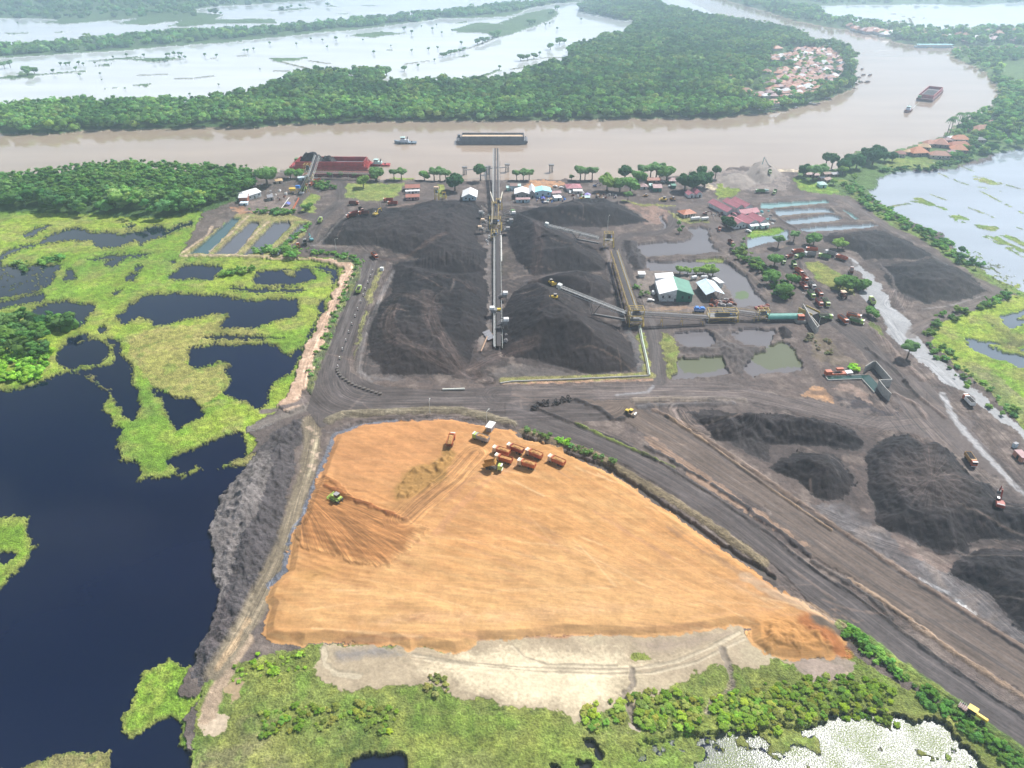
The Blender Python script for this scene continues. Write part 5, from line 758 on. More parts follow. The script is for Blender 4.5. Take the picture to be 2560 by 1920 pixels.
hedge('green hedge running down the haul road to the lower right corner', T(3, 3, [1230, 1020, 1400, 1100, 1560, 1200, 1700, 1330, 1900, 1480, 2100, 1620, 2300, 1760]), 6, 1.2, 1.0, .5, 39, GB[:2])
hedge('bushes between the pad spoil and the glinting marsh', T(3, 3, [-60, 1080, 100, 1140, 300, 1080, 600, 1060, 850, 1080, 1100, 1140]), 14, 1.1, .5, .36, 40, GBL)
hedge('large patch of creeper covered bushes at the end of the drain', T(2, 3, [1740, 1240, 1900, 1180, 2100, 1200, 2300, 1200]), 13, 1.2, .7, .5, 41, GBL)
hedge('clump of green bushes between the two drains', T(2, 3, [1060, 1220, 1200, 1190, 1400, 1170, 1620, 1230]), 13, 1.2, .7, .5, 42, GBL)
hedge('low green bushes at the edge of the sand', T(2, 3, [640, 1290, 800, 1230, 950, 1230]), 9, 1.2, .6, .3, 43, GBL)
hedge('line of low bushes through the grass at the bottom', T(1, 3, [20, 1330, 200, 1280, 400, 1240, 600, 1230, 800, 1230, 950, 1230, 1200, 1270]), 9, .9, .35, .3, 44, GBL)
hedge('grassy bushes above the line at the lower left', T(1, 3, [-200, 850, 0, 800, 200, 760, 330, 860, 300, 700]), 11, .8, .3, .16, 45, GBL)
hedge('tuft of bushes in the sand', T(1, 3, [1480, 960, 1680, 1000]), 7, 1.0, .5, .4, 46, [(.10, .12, .04)])
hedge('wooded bank between perimeter road and flooded field', T(3, 1, [660, -60, 780, 30, 900, 130, 1080, 250, 1300, 360, 1500, 460, 1640, 560, 1780, 660]), 16, 2.4, 3.2, .05, 47, G2)
hedge('bushes outside the corner of the perimeter road', T(3, 1, [2100, 900, 1950, 970, 1700, 1050, 1560, 1100, 1430, 1180, 1420, 1260]), 9, 2.2, 2.8, .05, 48, G1[2:])
hedge('bushes on the marsh bank beside the wet road', T(3, 1, [1400, 1300, 1500, 1420, 1620, 1560, 1750, 1659, 1900, 1780, 2100, 1960]), 12, 1.6, 1.6, .05, 49, G1[2:])
hedge('overgrown bank between the flooded pits and the truck loop', T(2, 1, [1900, 480, 1980, 560, 2100, 640, 2212, 720, 2300, 850, 2400, 940]), 14, 2.8, 3.5, .05, 50, G1)
hedge('bushes inside the truck loop', T(3, 1, [600, 780, 680, 800, 720, 860]), 16, 2.8, 3, .06, 51, G2)
hedge('bushes along the fringe of the flood by the far wooden houses', T(3, 0, [1000, 1500, 1200, 1470, 1400, 1480, 1600, 1420, 1760, 1390]), 8, 2.6, 3.5, .06, 52, G1)
hedge('trees and bushes behind the jetty yard', T(0, 0, [2212, 2180, 2400, 2200, 2500, 2220, 2560, 2250]), 10, 2.6, 4, .07, 53, G2)
hedge('banana plants along the fish ponds north side', Z(560, 420, 8.5077, [620, 1000, 800, 960, 1100, 1000, 1300, 980, 1480, 1000]), 12, 2.3, 3, .08, 54, G2)
hedge('round bush clump in the marsh', T(0, 1, [1960, 740, 2060, 700, 2200, 690]), 9, 2.6, 3, .14, 55, [(.08, .15, .03)])
hedge('bushes on the marsh islet', T(0, 1, [340, 620, 440, 600, 560, 590]), 9, 2.4, 2.6, .1, 56, G2)
hedge('small dark bush in the marsh pool', T(0, 1, [150, 620, 220, 650, 250, 670]), 6, 2.0, 3, .12, 57, G1)
hedge('scrub west of the walled pits', T(3, 1, [330, 1250, 450, 1330, 600, 1430]), 12, 1.3, 1, .05, 58, [(.12, .12, .06)])
hedge('bright bush beside the concrete basin', T(3, 1, [700, 1530, 780, 1560]), 6, 1.5, 1.8, .4, 59, [(.15, .28, .03)])
hedge('shrubs around the workshop yard', T(2, 1, [1090, 830, 1120, 880, 1160, 940]), 6, 1.5, 2, .1, 60, G2)
hedge('riverside scrub under the jetty trees', Z(700, 370, 6.9125, [700, 640, 780, 700, 840, 760]), 14, 2.6, 3.5, .12, 61, G1)
# ---- single trees: trunk with limbs + crown, five kinds, then copies
def trunk_mesh(h, r0, seed, limbs=5):
    r = random.Random(seed); bm = bmesh.new()
    def tube(a, b, ra, rb, n=6):
        a, b = Vector(a), Vector(b); d = (b-a).normalized(); u = d.orthogonal().normalized(); v = d.cross(u); R1, R2 = [], []
        for k in range(n):
            t = 2*math.pi*k/n; o_ = u*math.cos(t)+v*math.sin(t); R1.append(bm.verts.new(a+o_*ra)); R2.append(bm.verts.new(b+o_*rb))
        for k in range(n): bm.faces.new((R1[k], R1[(k+1) % n], R2[(k+1) % n], R2[k]))
    tube((0, 0, -.6), (0, 0, h*.5), r0, r0*.7); tube((0, 0, h*.5), (.1*h*.2, 0, h*.85), r0*.7, r0*.25)
    for i in range(limbs):
        a = 6.28*i/limbs+r.uniform(-.3, .3); z = h*r.uniform(.4, .6); tube((0, 0, z), (math.cos(a)*h*.28, math.sin(a)*h*.28, z+h*.26), r0*.42, r0*.12, 5)
    me = bpy.data.meshes.new('trunk'); bm.to_mesh(me); bm.free(); me.materials.append(M_bark); return me
def crown_obj(tm, rad, zc, cols, seed):
    v, f, s = tm; r = np.random.RandomState(seed); c = np.array(cols)[None]*s[:, None]; o = mesh_from('crown', v*[rad, rad, rad]+[0, 0, zc], f, M_leaf, c, smooth=False); return o
def tree_proto(kind):
    root = bpy.data.objects.new({'round': 'broadleaf_tree', 'tall': 'broadleaf_tree', 'airy': 'acacia_tree', 'small': 'small_tree', 'palm': 'coconut_palm', 'dark': 'dark_tree', 'light': 'pale_tree'}[kind], None); C.collection.objects.link(root)
    if kind == 'palm':
        bm = bmesh.new(); vs = []
        for k in range(18):
            a = 6.28*k/18; L_ = 3.6; el = .5 if k % 2 else 0.1; pv = None
            for j in range(5):
                t = j/4; rr = L_*t; z = 11+1.6*math.sin(t*2.2+el)-1.9*t*t*1.4; wd = .55*(1-t*.75)
                p = Vector((math.cos(a)*rr, math.sin(a)*rr, z)); n_ = Vector((-math.sin(a), math.cos(a), 0))*wd
                q = (bm.verts.new(p-n_-Vector((0, 0, .35*wd))), bm.verts.new(p), bm.verts.new(p+n_-Vector((0, 0, .35*wd))))
                if pv: bm.faces.new((pv[0], q[0], q[1], pv[1])); bm.faces.new((pv[1], q[1], q[2], pv[2]))
                pv = q
        me = bpy.data.meshes.new('crown'); bm.to_mesh(me); bm.free(); me.materials.append(M_leaf); a_ = me.attributes.new('Col', 'FLOAT_COLOR', 'POINT'); a_.data.foreach_set('color', np.tile([.06, .12, .035, 1], len(me.vertices)).astype(np.float32))
        c = bpy.data.objects.new('crown', me); C.collection.objects.link(c); t = bpy.data.objects.new('trunk', trunk_mesh(13, .28, 5, 0))
    else:
        p = {'round': (170, 8, .2, 4.2, 5.6, 9, (.075, .145, .04), 1.0), 'tall': (150, 7, .2, 3.6, 8.2, 11, (.045, .10, .035), 1.25), 'airy': (150, 9, .17, 3.8, 6.9, 9.5, (.09, .16, .06), .8), 'small': (90, 5, .25, 1.0, 1.7, 2.2, (.07, .14, .04), 1.0), 'dark': (170, 8, .2, 4.2, 5.4, 8, (.028, .07, .025), 1.0), 'light': (160, 7, .2, 3.8, 5.0, 7, (.13, .20, .05), .9)}[kind]
        tm = crown(p[0]*2, p[1], hash(kind) % 7+77 if False else len(kind)*13+p[1], p[2], 2, flat=p[7], spread=.68); c = crown_obj(tm, p[3], p[4], p[6], 3); t = bpy.data.objects.new('trunk', trunk_mesh(p[5], .09*p[3]+.06, p[1], 6))
    C.collection.objects.link(t); t.parent = root; c.parent = root; return root
TREES = {}
def plant(kind, px, py, scale, label, group=None, cat='tree', rz=None):
    p = at(px, py, 1.0)
    if kind not in TREES: root = tree_proto(kind); TREES[kind] = root
    else:
        src = TREES[kind]; root = src.copy(); C.collection.objects.link(root)
        for k in ('label', 'group', 'category'):
            if k in root: del root[k]
        for ch in src.children:
            c2 = ch.copy(); C.collection.objects.link(c2); c2.parent = root
    root.location = (p.x, p.y, ground_z(p.x, p.y)-.1); q_ = .72 if kind == 'small' else 1; root.scale = (scale*1.42*q_, scale*1.42*q_, scale*1.2*q_); root.rotation_euler = (0, 0, rng.uniform(0, 6.28) if rz is None else rz)
    tag(root, label, cat, group); return root
def plants(kind, c, r, flat, label, group=None, cat='tree'):
    for i in range(0, len(flat), 3):
        x, y = T(c, r, flat[i:i+2])[0]; plant(kind, x, y, flat[i+2], label, group, cat)
GR = 'trees on the near river bank'
plants('airy', 1, 0, [1035, 1562, 1.0, 1195, 1555, .85, 1258, 1555, .9], 'slim tree on the grassy bank right of the loading jetty', GR)
plants('airy', 1, 0, [1540, 1552, 1.0, 1590, 1552, 1.05, 1640, 1556, .85], 'airy tree by the water left of the long conveyor', GR)
plants('round', 1, 0, [1455, 1555, .85], 'round dark green tree at the water left of the airy trio', GR)
plants('tall', 1, 0, [1940, 1565, 1.15], 'tall thin crowned tree beside the long conveyor and the broken pier')
plants('dark', 1, 0, [1720, 1650, 1.35], 'large dark tree behind the white shed near the long conveyor')
plants('light', 1, 0, [930, 1625, 1.15], 'pale green tree between grass field and river')
plants('round', 1, 0, [1045, 1560, 1.15], 'broad dark tree on the bank right of the red barge')
plants('round', 1, 0, [100, 1610, 1.7], 'big spreading tree at the left end of the jetty')
plants('round', 1, 0, [300, 1545, .9, 380, 1540, .8], 'dark tree on the bank behind the loading boom', GR)
plants('small', 1, 0, [640, 1545, 3, 740, 1530, 2.6, 850, 1530, 2.6], 'small tree in front of the moored red barge', GR)
plants('airy', 2, 0, [40, 1555, .85, 98, 1556, .9, 148, 1556, .9], 'airy tree by the water right of the long conveyor', GR)
plants('airy', 2, 0, [590, 1556, 1.15, 630, 1552, 1.0, 692, 1552, 1.05], 'tall airy tree by the water behind the pink roofed house', GR)
plants('small', 2, 0, [512, 1556, 2.6], 'small dense tree at the left of the tall airy riverside trees')
plants('light', 2, 0, [820, 1650, 1.5], 'wide pale green tree in the middle of the riverside clump')
plants('round', 2, 0, [930, 1660, 1.2, 1020, 1662, 1.25], 'leafy green tree in the riverside clump near the white roofed hut', 'riverside clump of green trees')
plants('dark', 2, 0, [975, 1540, 1.1], 'dark pointed tree standing above the riverside clump')
plants('round', 2, 0, [1090, 1590, 1.15], 'yellow green tree right of the riverside clump')
plants('airy', 2, 0, [1130, 1545, 1.1, 1195, 1535, 1.15, 1245, 1535, 1.2, 1275, 1535, 1.1], 'tall bare stemmed tree behind the rusty roofed house', GR)
plants('round', 2, 0, [1335, 1560, 1.25], 'broad tree right of the bare stemmed riverside trees')
plants('dark', 2, 0, [1490, 1650, 1.35, 1570, 1650, 1.45, 1660, 1620, 1.3], 'big dark tree in the clump above the pink roofed twin huts', 'dark riverside clump')
plants('tall', 2, 0, [1630, 1560, 1.0, 1755, 1545, .9], 'tall tree at the top of the dark riverside clump', 'dark riverside clump')
plants('tall', 3, 0, [497, 1440, 1.1, 548, 1455, 1.15], 'tall crowned tree standing over the river bank huts', 'pair of tall trees by the huts')
plants('dark', 3, 0, [305, 1530, 1.05], 'round dark bushy tree at the end of the sandy landing')
plants('airy', 3, 0, [385, 1560, 1.25, 450, 1545, 1.1], 'slim tree in front of the river bank huts', 'slim trees by the huts')
plants('dark', 3, 0, [640, 1490, 1.15, 700, 1470, 1.3, 760, 1460, 1.3, 850, 1400, 1.25, 900, 1430, 1.45, 940, 1380, 1.25, 1000, 1400, .9, 1070, 1400, .85], 'dark bushy tree in the bank woodland left of the orange roofed village', 'woodland trees beside the village')
plants('light', 3, 0, [640, 1515, .9, 560, 1600, .6, 740, 1560, .6], 'pale green tree at the foot of the bank woodland', 'pale trees below the woodland')
plants('palm', 3, 0, [1545, 1165, 1.15, 1568, 1165, 1.3, 1628, 1128, 1.3, 1692, 1110, 1.2], 'coconut palm on the bank above the orange roofs', 'coconut palms on the right bank', 'palm')
plants('small', 0, 0, [525, 565, 3, 570, 565, 3, 600, 562, 3, 680, 555, 3, 720, 562, 2.6, 820, 550, 2, 980, 505, 2, 1095, 485, 3, 1245, 490, 3, 1330, 540, 3.2, 1380, 535, 3, 1420, 535, 3.2, 1450, 525, 3.4, 1440, 485, 3, 1462, 482, 3, 1505, 478, 3.6, 1545, 475, 3, 1568, 478, 3, 1555, 515, 3, 1600, 508, 3, 1770, 485, 3, 1872, 492, 3, 460, 632, 3.2, 655, 604, 3, 690, 655, 2.6, 865, 642, 2, 880, 692, 1.4, 1080, 768, 1.6, 1470, 840, 2.4, 1640, 822, 2, 2110, 445, 2.6, 2140, 448, 3, 1890, 735, 1.6, 2192, 430, 2.4, 155, 205, 2.4], 'small tree standing in the flood water left of centre', 'trees standing in the flood')
plants('round', 0, 0, [240, 650, 1.3, 300, 640, 1.0], 'broad tree on the grassy islet in the flood at left', 'pair of islet trees')
plants('airy', 0, 0, [40, 590, 1.0, 90, 580, 1.0], 'thin crowned tree in the flood at the left edge', 'thin trees in the flood at the left edge')
plants('small', 1, 0, [692, 348, 4.2, 120, 382, 2.8, 475, 342, 2.4, 575, 352, 2.4, 615, 412, 2.4, 350, 385, 2.4, 1018, 462, 3.2, 1345, 445, 2.6, 1490, 434, 3, 1570, 420, 2.6, 1775, 384, 3.4, 1400, 578, 2.8, 1542, 525, 2.2, 1540, 698, 2.8, 1345, 292, 4, 1275, 255, 3.4, 1285, 255, 3.6, 1525, 258, 3.2, 1560, 218, 2, 1605, 290, 2.6, 1695, 270, 2.6, 1430, 232, 2, 925, 350, 2, 615, 585, 1.8, 540, 600, 1.6, 1790, 672, 2, 1965, 715, 2.6, 2105, 600, 3, 120, 745, 4, 35, 600, 1.4, 1165, 398, 1.6, 1252, 120, 3], 'small tree standing in the flood water near the top centre', 'trees standing in the flood')
plants('round', 1, 0, [1282, 610, .85, 1610, 490, .8, 1640, 485, .75, 1680, 472, .9, 1720, 462, .8, 1915, 380, 1.0, 1955, 372, 1.1, 2000, 358, .9, 2045, 330, 1.3, 2090, 318, 1.3, 1760, 445, .6, 1800, 432, .6], 'round tree on the drowned dyke across the flood', 'trees along the drowned dyke')
plants('round', 1, 0, [940, 670, 1.4, 1010, 660, 1.3, 1080, 650, 1.4, 1130, 645, 1.3], 'big tree at the edge of the far bank forest by the flood', 'trees at the forest edge')
plants('round', 2, 0, [330, 425, 1.15, 410, 378, 1.25, 450, 372, .9, 75, 520, 1.1, 135, 515, .9, 190, 505, .95, 390, 82, 1.1, 345, 140, 1.3, 150, 215, 1.2, 180, 210, 1.1], 'tree rising from the flood beside the forest point', 'trees in the flood by the forest')
plants('small', 2, 0, [290, 222, 3, 390, 255, 3, 325, 208, 2.4, 598, 175, 3, 240, 470, 3, 370, 535, 2.4, 500, 425, 2.6], 'small tree in the open flood by the forest point', 'trees in the flood by the forest')
plants('small', 3, 0, [790, 185, 5, 840, 190, 3, 935, 195, 4.4, 975, 190, 3, 1040, 205, 4.6, 1035, 240, 4], 'tree in the flood behind the far village', 'trees behind the far village')
for x, y, s in ((960, 330, .9), (1090, 330, .75), (1250, 325, .75), (1370, 320, .85), (1450, 310, 1.15), (1530, 345, 1.0)): plant('light', *Z(1560, 640, 6.9125, [x, y])[0], s*.72, 'young bright green tree behind the white and green warehouse', 'row of young trees behind the warehouse')
plants('airy', 3, 1, [85, 480, .8, 220, 430, .7], 'slim tree beside the top of the truck loop', 'slim trees by the truck loop')
plants('round', 3, 1, [390, 460, .85, 360, 455, .7], 'round tree above the queue of trucks', 'round trees above the truck queue')
plants('light', 3, 1, [600, 490, .8, 640, 495, .7], 'pale tree on the edge of the coal yard by the truck loop', 'pale trees by the truck loop')
plants('round', 3, 1, [50, 650, .9, 200, 810, .8, 20, 800, .9, 130, 910, .9], 'bushy tree on the bank left of the truck queue', 'trees left of the truck queue')
plants('airy', 3, 1, [1200, 1440, .9], 'single tree leaning over the wet grey road'); plants('round', 3, 1, [870, 1060, .5, 910, 1090, .5], 'low tree between the loading ramp and the wet road', 'low trees by the ramp')
plants('tall', 3, 1, [1655, 610, .5, 1660, 540, .5, 1790, 670, .4, 1745, 625, .35], 'dark slim tree on the edge of the flooded field', 'slim trees by the flooded field')
plants('round', 3, 1, [820, 850, .7, 690, 850, .9, 620, 840, .8], 'bushy tree inside the truck loop', 'trees inside the truck loop')
plants('dark', 2, 1, [1850, 310, .85, 1880, 320, .7], 'dark tree at the corner of the red roofed offices', 'trees by the red roofed offices')
plants('small', 2, 1, [1440, 300, 2, 1445, 360, 2, 1470, 330, 1.7, 2000, 430, 1.4], 'small tree beside the yard pond', 'small trees by the yard pond')
plants('round', 1, 1, [430, 170, .55, 470, 150, .5], 'small round tree in the jetty loop', 'trees in the jetty loop')
plants('airy', 2, 1, [1000, 80, .7], 'greyish leafless looking tree by the parked machines')
# ================================================================ MACHINES
class MB:
    """collects shapes into one mesh"""
    def __init__(s): s.bm = bmesh.new()
    def box(s, x0, x1, y0, y1, z0, z1, tx=0, ty=0):
        v = [s.bm.verts.new(p) for p in ((x0, y0, z0), (x1, y0, z0), (x1, y1, z0), (x0, y1, z0), (x0+tx, y0+ty, z1), (x1-tx, y0+ty, z1), (x1-tx, y1-ty, z1), (x0+tx, y1-ty, z1))]
        for f in ((0, 3, 2, 1), (4, 5, 6, 7), (0, 1, 5, 4), (1, 2, 6, 5), (2, 3, 7, 6), (3, 0, 4, 7)): s.bm.faces.new([v[i] for i in f])
        return s
    def prism(s, prof, y0, y1):                       # profile in xz, pushed along y
        a = [s.bm.verts.new((x, y0, z)) for x, z in prof]; b = [s.bm.verts.new((x, y1, z)) for x, z in prof]; n = len(prof)
        s.bm.faces.new(a); s.bm.faces.new(b[::-1])
        for i in range(n): s.bm.faces.new((a[i], b[i], b[(i+1) % n], a[(i+1) % n]))
        return s
    def bar(s, a, b, w=.2, h=None):
        a, b = Vector(a), Vector(b); h = h or w; d = b-a
        if d.length < 1e-4: return s
        d.normalize(); up = Vector((0, 0, 1)) if abs(d.z) < .95 else Vector((1, 0, 0)); u = d.cross(up).normalized(); q = u.cross(d)
        R1 = [s.bm.verts.new(a+u*i*w/2+q*j*h/2) for i, j in ((-1, -1), (1, -1), (1, 1), (-1, 1))]; R2 = [s.bm.verts.new(b+u*i*w/2+q*j*h/2) for i, j in ((-1, -1), (1, -1), (1, 1), (-1, 1))]
        s.bm.faces.new(R1[::-1]); s.bm.faces.new(R2)
        for k in range(4): s.bm.faces.new((R1[k], R1[(k+1) % 4], R2[(k+1) % 4], R2[k]))
        return s
    def cyl(s, a, b, r, n=14, r2=None):
        a, b = Vector(a), Vector(b); d = (b-a).normalized(); u = d.orthogonal().normalized(); q = d.cross(u); r2 = r if r2 is None else r2
        R1 = [s.bm.verts.new(a+(u*math.cos(6.28318*k/n)+q*math.sin(6.28318*k/n))*r) for k in range(n)]; R2 = [s.bm.verts.new(b+(u*math.cos(6.28318*k/n)+q*math.sin(6.28318*k/n))*r2) for k in range(n)]
        s.bm.faces.new(R1[::-1]); s.bm.faces.new(R2)
        for k in range(n): s.bm.faces.new((R1[k], R1[(k+1) % n], R2[(k+1) % n], R2[k]))
        return s
    def quad(s, *p): s.bm.faces.new([s.bm.verts.new(q) for q in p]); return s
    def heap(s, x0, x1, y0, y1, z, h, seed=1, n=9):
        r = random.Random(seed); g = []
        for i in range(n+1):
            row = []
            for j in range(n+1):
                u, v = i/n, j/n; e = min(u, 1-u, v, 1-v)*2; row.append(s.bm.verts.new((x0+(x1-x0)*u, y0+(y1-y0)*v, z+h*math.sin(min(1, e*1.3)*1.57)*r.uniform(.75, 1.15))))
            g.append(row)
        for i in range(n):
            for j in range(n): s.bm.faces.new((g[i][j], g[i+1][j], g[i+1][j+1], g[i][j+1]))
        return s
    def build(s, name, m, parent=None, bevel=0, rot=None, loc=None):
        bmesh.ops.recalc_face_normals(s.bm, faces=s.bm.faces[:])
        if bevel: bmesh.ops.bevel(s.bm, geom=[e for e in s.bm.edges if e.calc_face_angle(0) > .6], offset=bevel, segments=1, affect='EDGES')
        me = bpy.data.meshes.new(name); s.bm.to_mesh(me); s.bm.free(); me.materials.append(m)
        o = bpy.data.objects.new(name, me); C.collection.objects.link(o)
        if parent: o.parent = parent
        if rot: o.rotation_euler = rot
        if loc: o.location = loc
        return o
def empty(name, loc=(0, 0, 0), rz=0, label=None, cat=None, group=None):
    o = bpy.data.objects.new(name, None); C.collection.objects.link(o); o.location = loc; o.rotation_euler = (0, 0, rz); return tag(o, label, cat, group)
def copy_tree(o, parent=None):
    c = o.copy(); C.collection.objects.link(c); c.parent = parent
    for ch in o.children: copy_tree(ch, c)
    return c
ORANGE, RED, LIME, GREEN, WHITE, YEL = (.44, .105, .04), (.30, .055, .035), (.38, .52, .12), (.09, .22, .055), (.75, .75, .73), (.72, .50, .06)
PC = {'orange': ORANGE, 'red': RED, 'lime': LIME, 'green': GREEN, 'white': WHITE, 'yellow': YEL, 'cream': (.60, .44, .30), 'brown': (.16, .055, .04), 'grey': (.30, .29, .29), 'amber': (.45, .24, .06), 'blue': (.05, .22, .62), 'teal': (.12, .45, .48), 'black': (.03, .03, .03), 'navy': (.03, .07, .20)}
def paint(c): return mat('paint_'+c, PC[c], .55, var=.22, vscale=1.2)
M_tyre = mat('tyre_rubber', (.02, .02, .02), .9); M_glass = mat('dark_glass', (.015, .02, .025), .12, var=.02); M_steel = mat('dusty_steel', (.11, .105, .10), .6, .4, var=.3); M_track = mat('track_steel', (.05, .045, .04), .8, var=.3)
M_soil = mat('loaded_soil', (.46, .24, .085), .95, var=.3, vscale=1.5, bump=.8); M_coalload = mat('loaded_coal', (.025, .022, .022), .9, var=.3, bump=.8); M_bedin = mat('bed_inside', (.05, .045, .042), .85, var=.3)
TR = {}
def wheel(parent, x, y, r, w):
    o = MB().cyl((0, -w/2, 0), (0, w/2, 0), r, 14).build('wheel', M_tyre, parent, loc=(x, y, r)); MB().cyl((0, -w/2-.02, 0), (0, w/2+.02, 0), r*.5, 10).build('rim', M_steel, o)
def dump_truck(cab, bed, load, tip=0):
    key = (cab, bed, load, tip)
    if key in TR: return copy_tree(TR[key])
    r = empty('dump_truck'); b = MB()
    MB().box(-3.9, 3.7, -.42, .42, .75, 1.05).box(-3.6, 1.6, -.9, .9, .7, .95).box(1.2, 1.9, -1.1, -.6, .6, 1.1).box(1.2, 1.9, .6, 1.1, .6, 1.1).build('chassis', M_track, r)
    c = MB().prism([(2.25, .8), (4.05, .8), (4.05, 1.7), (3.85, 2.75), (3.6, 2.95), (2.25, 2.95)], -1.18, 1.18).build('cab', paint(cab), r, bevel=.06)
    MB().quad((4.07, -1.0, 1.78), (4.07, 1.0, 1.78), (3.89, 1.0, 2.6), (3.89, -1.0, 2.6)).build('windscreen', M_glass, c)
    MB().box(4.0, 4.25, -1.15, 1.15, .55, .85).build('bumper', paint('white'), c); MB().box(3.5, 4.15, -1.1, 1.1, 2.97, 3.05).build('sun_visor', paint('white' if cab != 'white' else 'grey'), c)
    t = empty('tipper'); t.parent = r; t.location = (-3.6, 0, 1.15); t.rotation_euler = (0, -R(tip), 0)
    bd = MB(); x0, x1, w_, h = -.35, 5.55, 1.25, 1.75
    bd.box(x0, x1, -w_, w_, 0, .1).box(x0, x1, -w_, -w_+.09, .1, h).box(x0, x1, w_-.09, w_, .1, h).box(x1-.09, x1, -w_+.09, w_-.09, .1, h+.2)
    if not tip: bd.box(x0, x0+.09, -w_+.09, w_-.09, .1, h)
    for k in range(8):
        x = x0+.3+k*.76; bd.box(x, x+.1, -w_-.07, -w_, .05, h-.02).box(x, x+.1, w_, w_+.07, .05, h-.02)
    bd.box(x0, x1, -w_-.08, -w_, h-.02, h+.09).box(x0, x1, w_, w_+.08, h-.02, h+.09).box(x1, x1+.55, -w_+.1, w_-.1, h+.08, h+.2)
    bo = bd.build('bed', paint(bed), r); bo.parent = r; bo.location = t.location; bo.rotation_euler = t.rotation_euler; bpy.data.objects.remove(t)
    if load:
        lo = MB().heap(x0+.12, x1-.12, -w_+.1, w_-.1, h-(.55 if load == 'part' else .2), .5 if load != 'part' else .35, 3).build('load', M_coalload if load == 'coal' else M_soil, bo)
    else: MB().box(x0+.12, x1-.12, -w_+.11, w_-.11, .11, .3).build('bed_floor', M_bedin, bo)
    for x, ys in ((2.9, (-1.02, 1.02)), (-1.3, (-.95, .95)), (-2.6, (-.95, .95))):
        for y in ys: wheel(r, x, y, .5, .3 if x > 0 else .55)
    TR[key] = r; return r
def place(o, rear, front, label, cat, group=None, sc=1.0, dz=0):
    a, b = at(*rear, 1.4), at(*front, 1.4); m = (a+b)/2; o.location = (m.x, m.y, ground_z(m.x, m.y)+.05+dz); o.rotation_euler = (0, 0, math.atan2(b.y-a.y, b.x-a.x)); o.scale = (sc,)*3; return tag(o, label, cat, group)
def trk(zf, rf, cab, bed, load, label, group=None, tip=0, sc=1.0):
    p = Z(*zf, rf); return place(dump_truck(cab, bed, load, tip), p[0], p[1], label, 'dump truck', group, sc)
def zt(c, r): return (640*c, 480*r, S_)
Z1 = (1160, 1060, 6.9125); GC = 'dump trucks parked on the orange clay'
trk(Z1, [420, 370, 175, 285], 'lime', 'grey', 'soil', 'lime cabbed dump truck full of soil nearest the white roofed hut', GC)
trk(Z1, [780, 600, 520, 520], 'cream', 'orange', 'soil', 'orange dump truck wedged left in the cluster, behind the one with a half empty bed', GC)
trk(Z1, [1015, 575, 765, 480], 'cream', 'red', 'soil', 'orange red dump truck at the back of the cluster on the clay', GC)
trk(Z1, [1345, 655, 1080, 550], 'cream', 'orange', 'soil', 'orange dump truck second from the right on the clay', GC)
trk(Z1, [1735, 780, 1465, 665], 'cream', 'orange', 'soil', 'orange dump truck standing alone at the right of the clay group', GC)
trk(Z1, [820, 740, 560, 660], 'cream', 'orange', 'part', 'orange dump truck with a part empty bed in front of the cluster', GC)
trk(Z1, [1225, 830, 945, 750], 'cream', 'orange', 'soil', 'orange dump truck lowest in the photo of the clay group', GC)
trk(Z1, [360, 800, 650, 850], 'lime', 'amber', None, 'lime cabbed dump truck with its bed tipped up on the clay', GC, tip=24)
trk(zt(1, 2), [1665, 600, 1712, 470], 'orange', 'orange', 'soil', 'orange dump truck tipping soil onto the heap on the clay', None, tip=12)
GL_ = 'dump trucks queueing round the loop'; Z31 = zt(3, 1)
trk(Z31, [300, 525, 205, 530], 'orange', 'orange', None, 'orange truck at top left of the loop behind the small red one', GL_)
trk(Z31, [425, 518, 325, 510], 'orange', 'orange', None, 'orange truck at the very top of the loop', GL_)
trk(Z31, [210, 560, 155, 575], 'orange', 'red', None, 'short orange truck on the outer lane at the top left of the loop', GL_, sc=.8)
trk(Z31, [405, 555, 315, 548], 'white', 'grey', None, 'white cabbed truck with grey bed on the inner lane at the loop top', GL_)
trk(Z31, [310, 560, 225, 585], 'lime', 'green', None, 'green truck following the white cabbed one round the loop', GL_)
trk(Z31, [540, 585, 430, 560], 'lime', 'green', None, 'green truck in front of the grey one at the loop top', GL_)
trk(Z31, [580, 560, 490, 530], 'white', 'grey', None, 'grey truck with white cab beside the green truck at the loop top', GL_)
trk(Z31, [680, 600, 585, 568], 'orange', 'orange', None, 'orange truck at the head of the wet road', GL_)
trk(Z31, [715, 725, 720, 665], 'brown', 'brown', 'coal', 'dark rusty brown truck seen from behind on the wet road', GL_, sc=.95)
trk(Z31, [138, 590, 135, 635], 'lime', 'green', None, 'lime green truck on the outer lane at the left of the loop', GL_, sc=.85)
trk(Z31, [205, 610, 235, 675], 'lime', 'green', None, 'dark green truck on the inner lane left of the loop', GL_)
trk(Z31, [240, 685, 288, 720], 'orange', 'orange', None, 'orange truck right behind the dark green one in the queue', GL_)
trk(Z31, [222, 740, 268, 778], 'orange', 'orange', None, 'orange truck on the outer lane half way down the queue', GL_)
trk(Z31, [278, 735, 338, 785], 'orange', 'orange', None, 'orange truck on the inner lane half way down the queue', GL_)
trk(Z31, [278, 805, 328, 855], 'orange', 'red', None, 'red truck with round front on the outer lane of the queue', GL_)
trk(Z31, [355, 800, 398, 845], 'white', 'grey', 'coal', 'white cabbed truck in the lower part of the queue', GL_)
trk(Z31, [345, 875, 395, 930], 'lime', 'green', 'coal', 'dark green truck with pale lime cab roof in the queue', GL_)
trk(Z31, [415, 865, 460, 915], 'orange', 'red', 'coal', 'red truck beside the dark green one in the queue', GL_)
trk(Z31, [415, 945, 460, 1000], 'orange', 'red', 'coal', 'red truck at the front of the queue on the left', GL_)
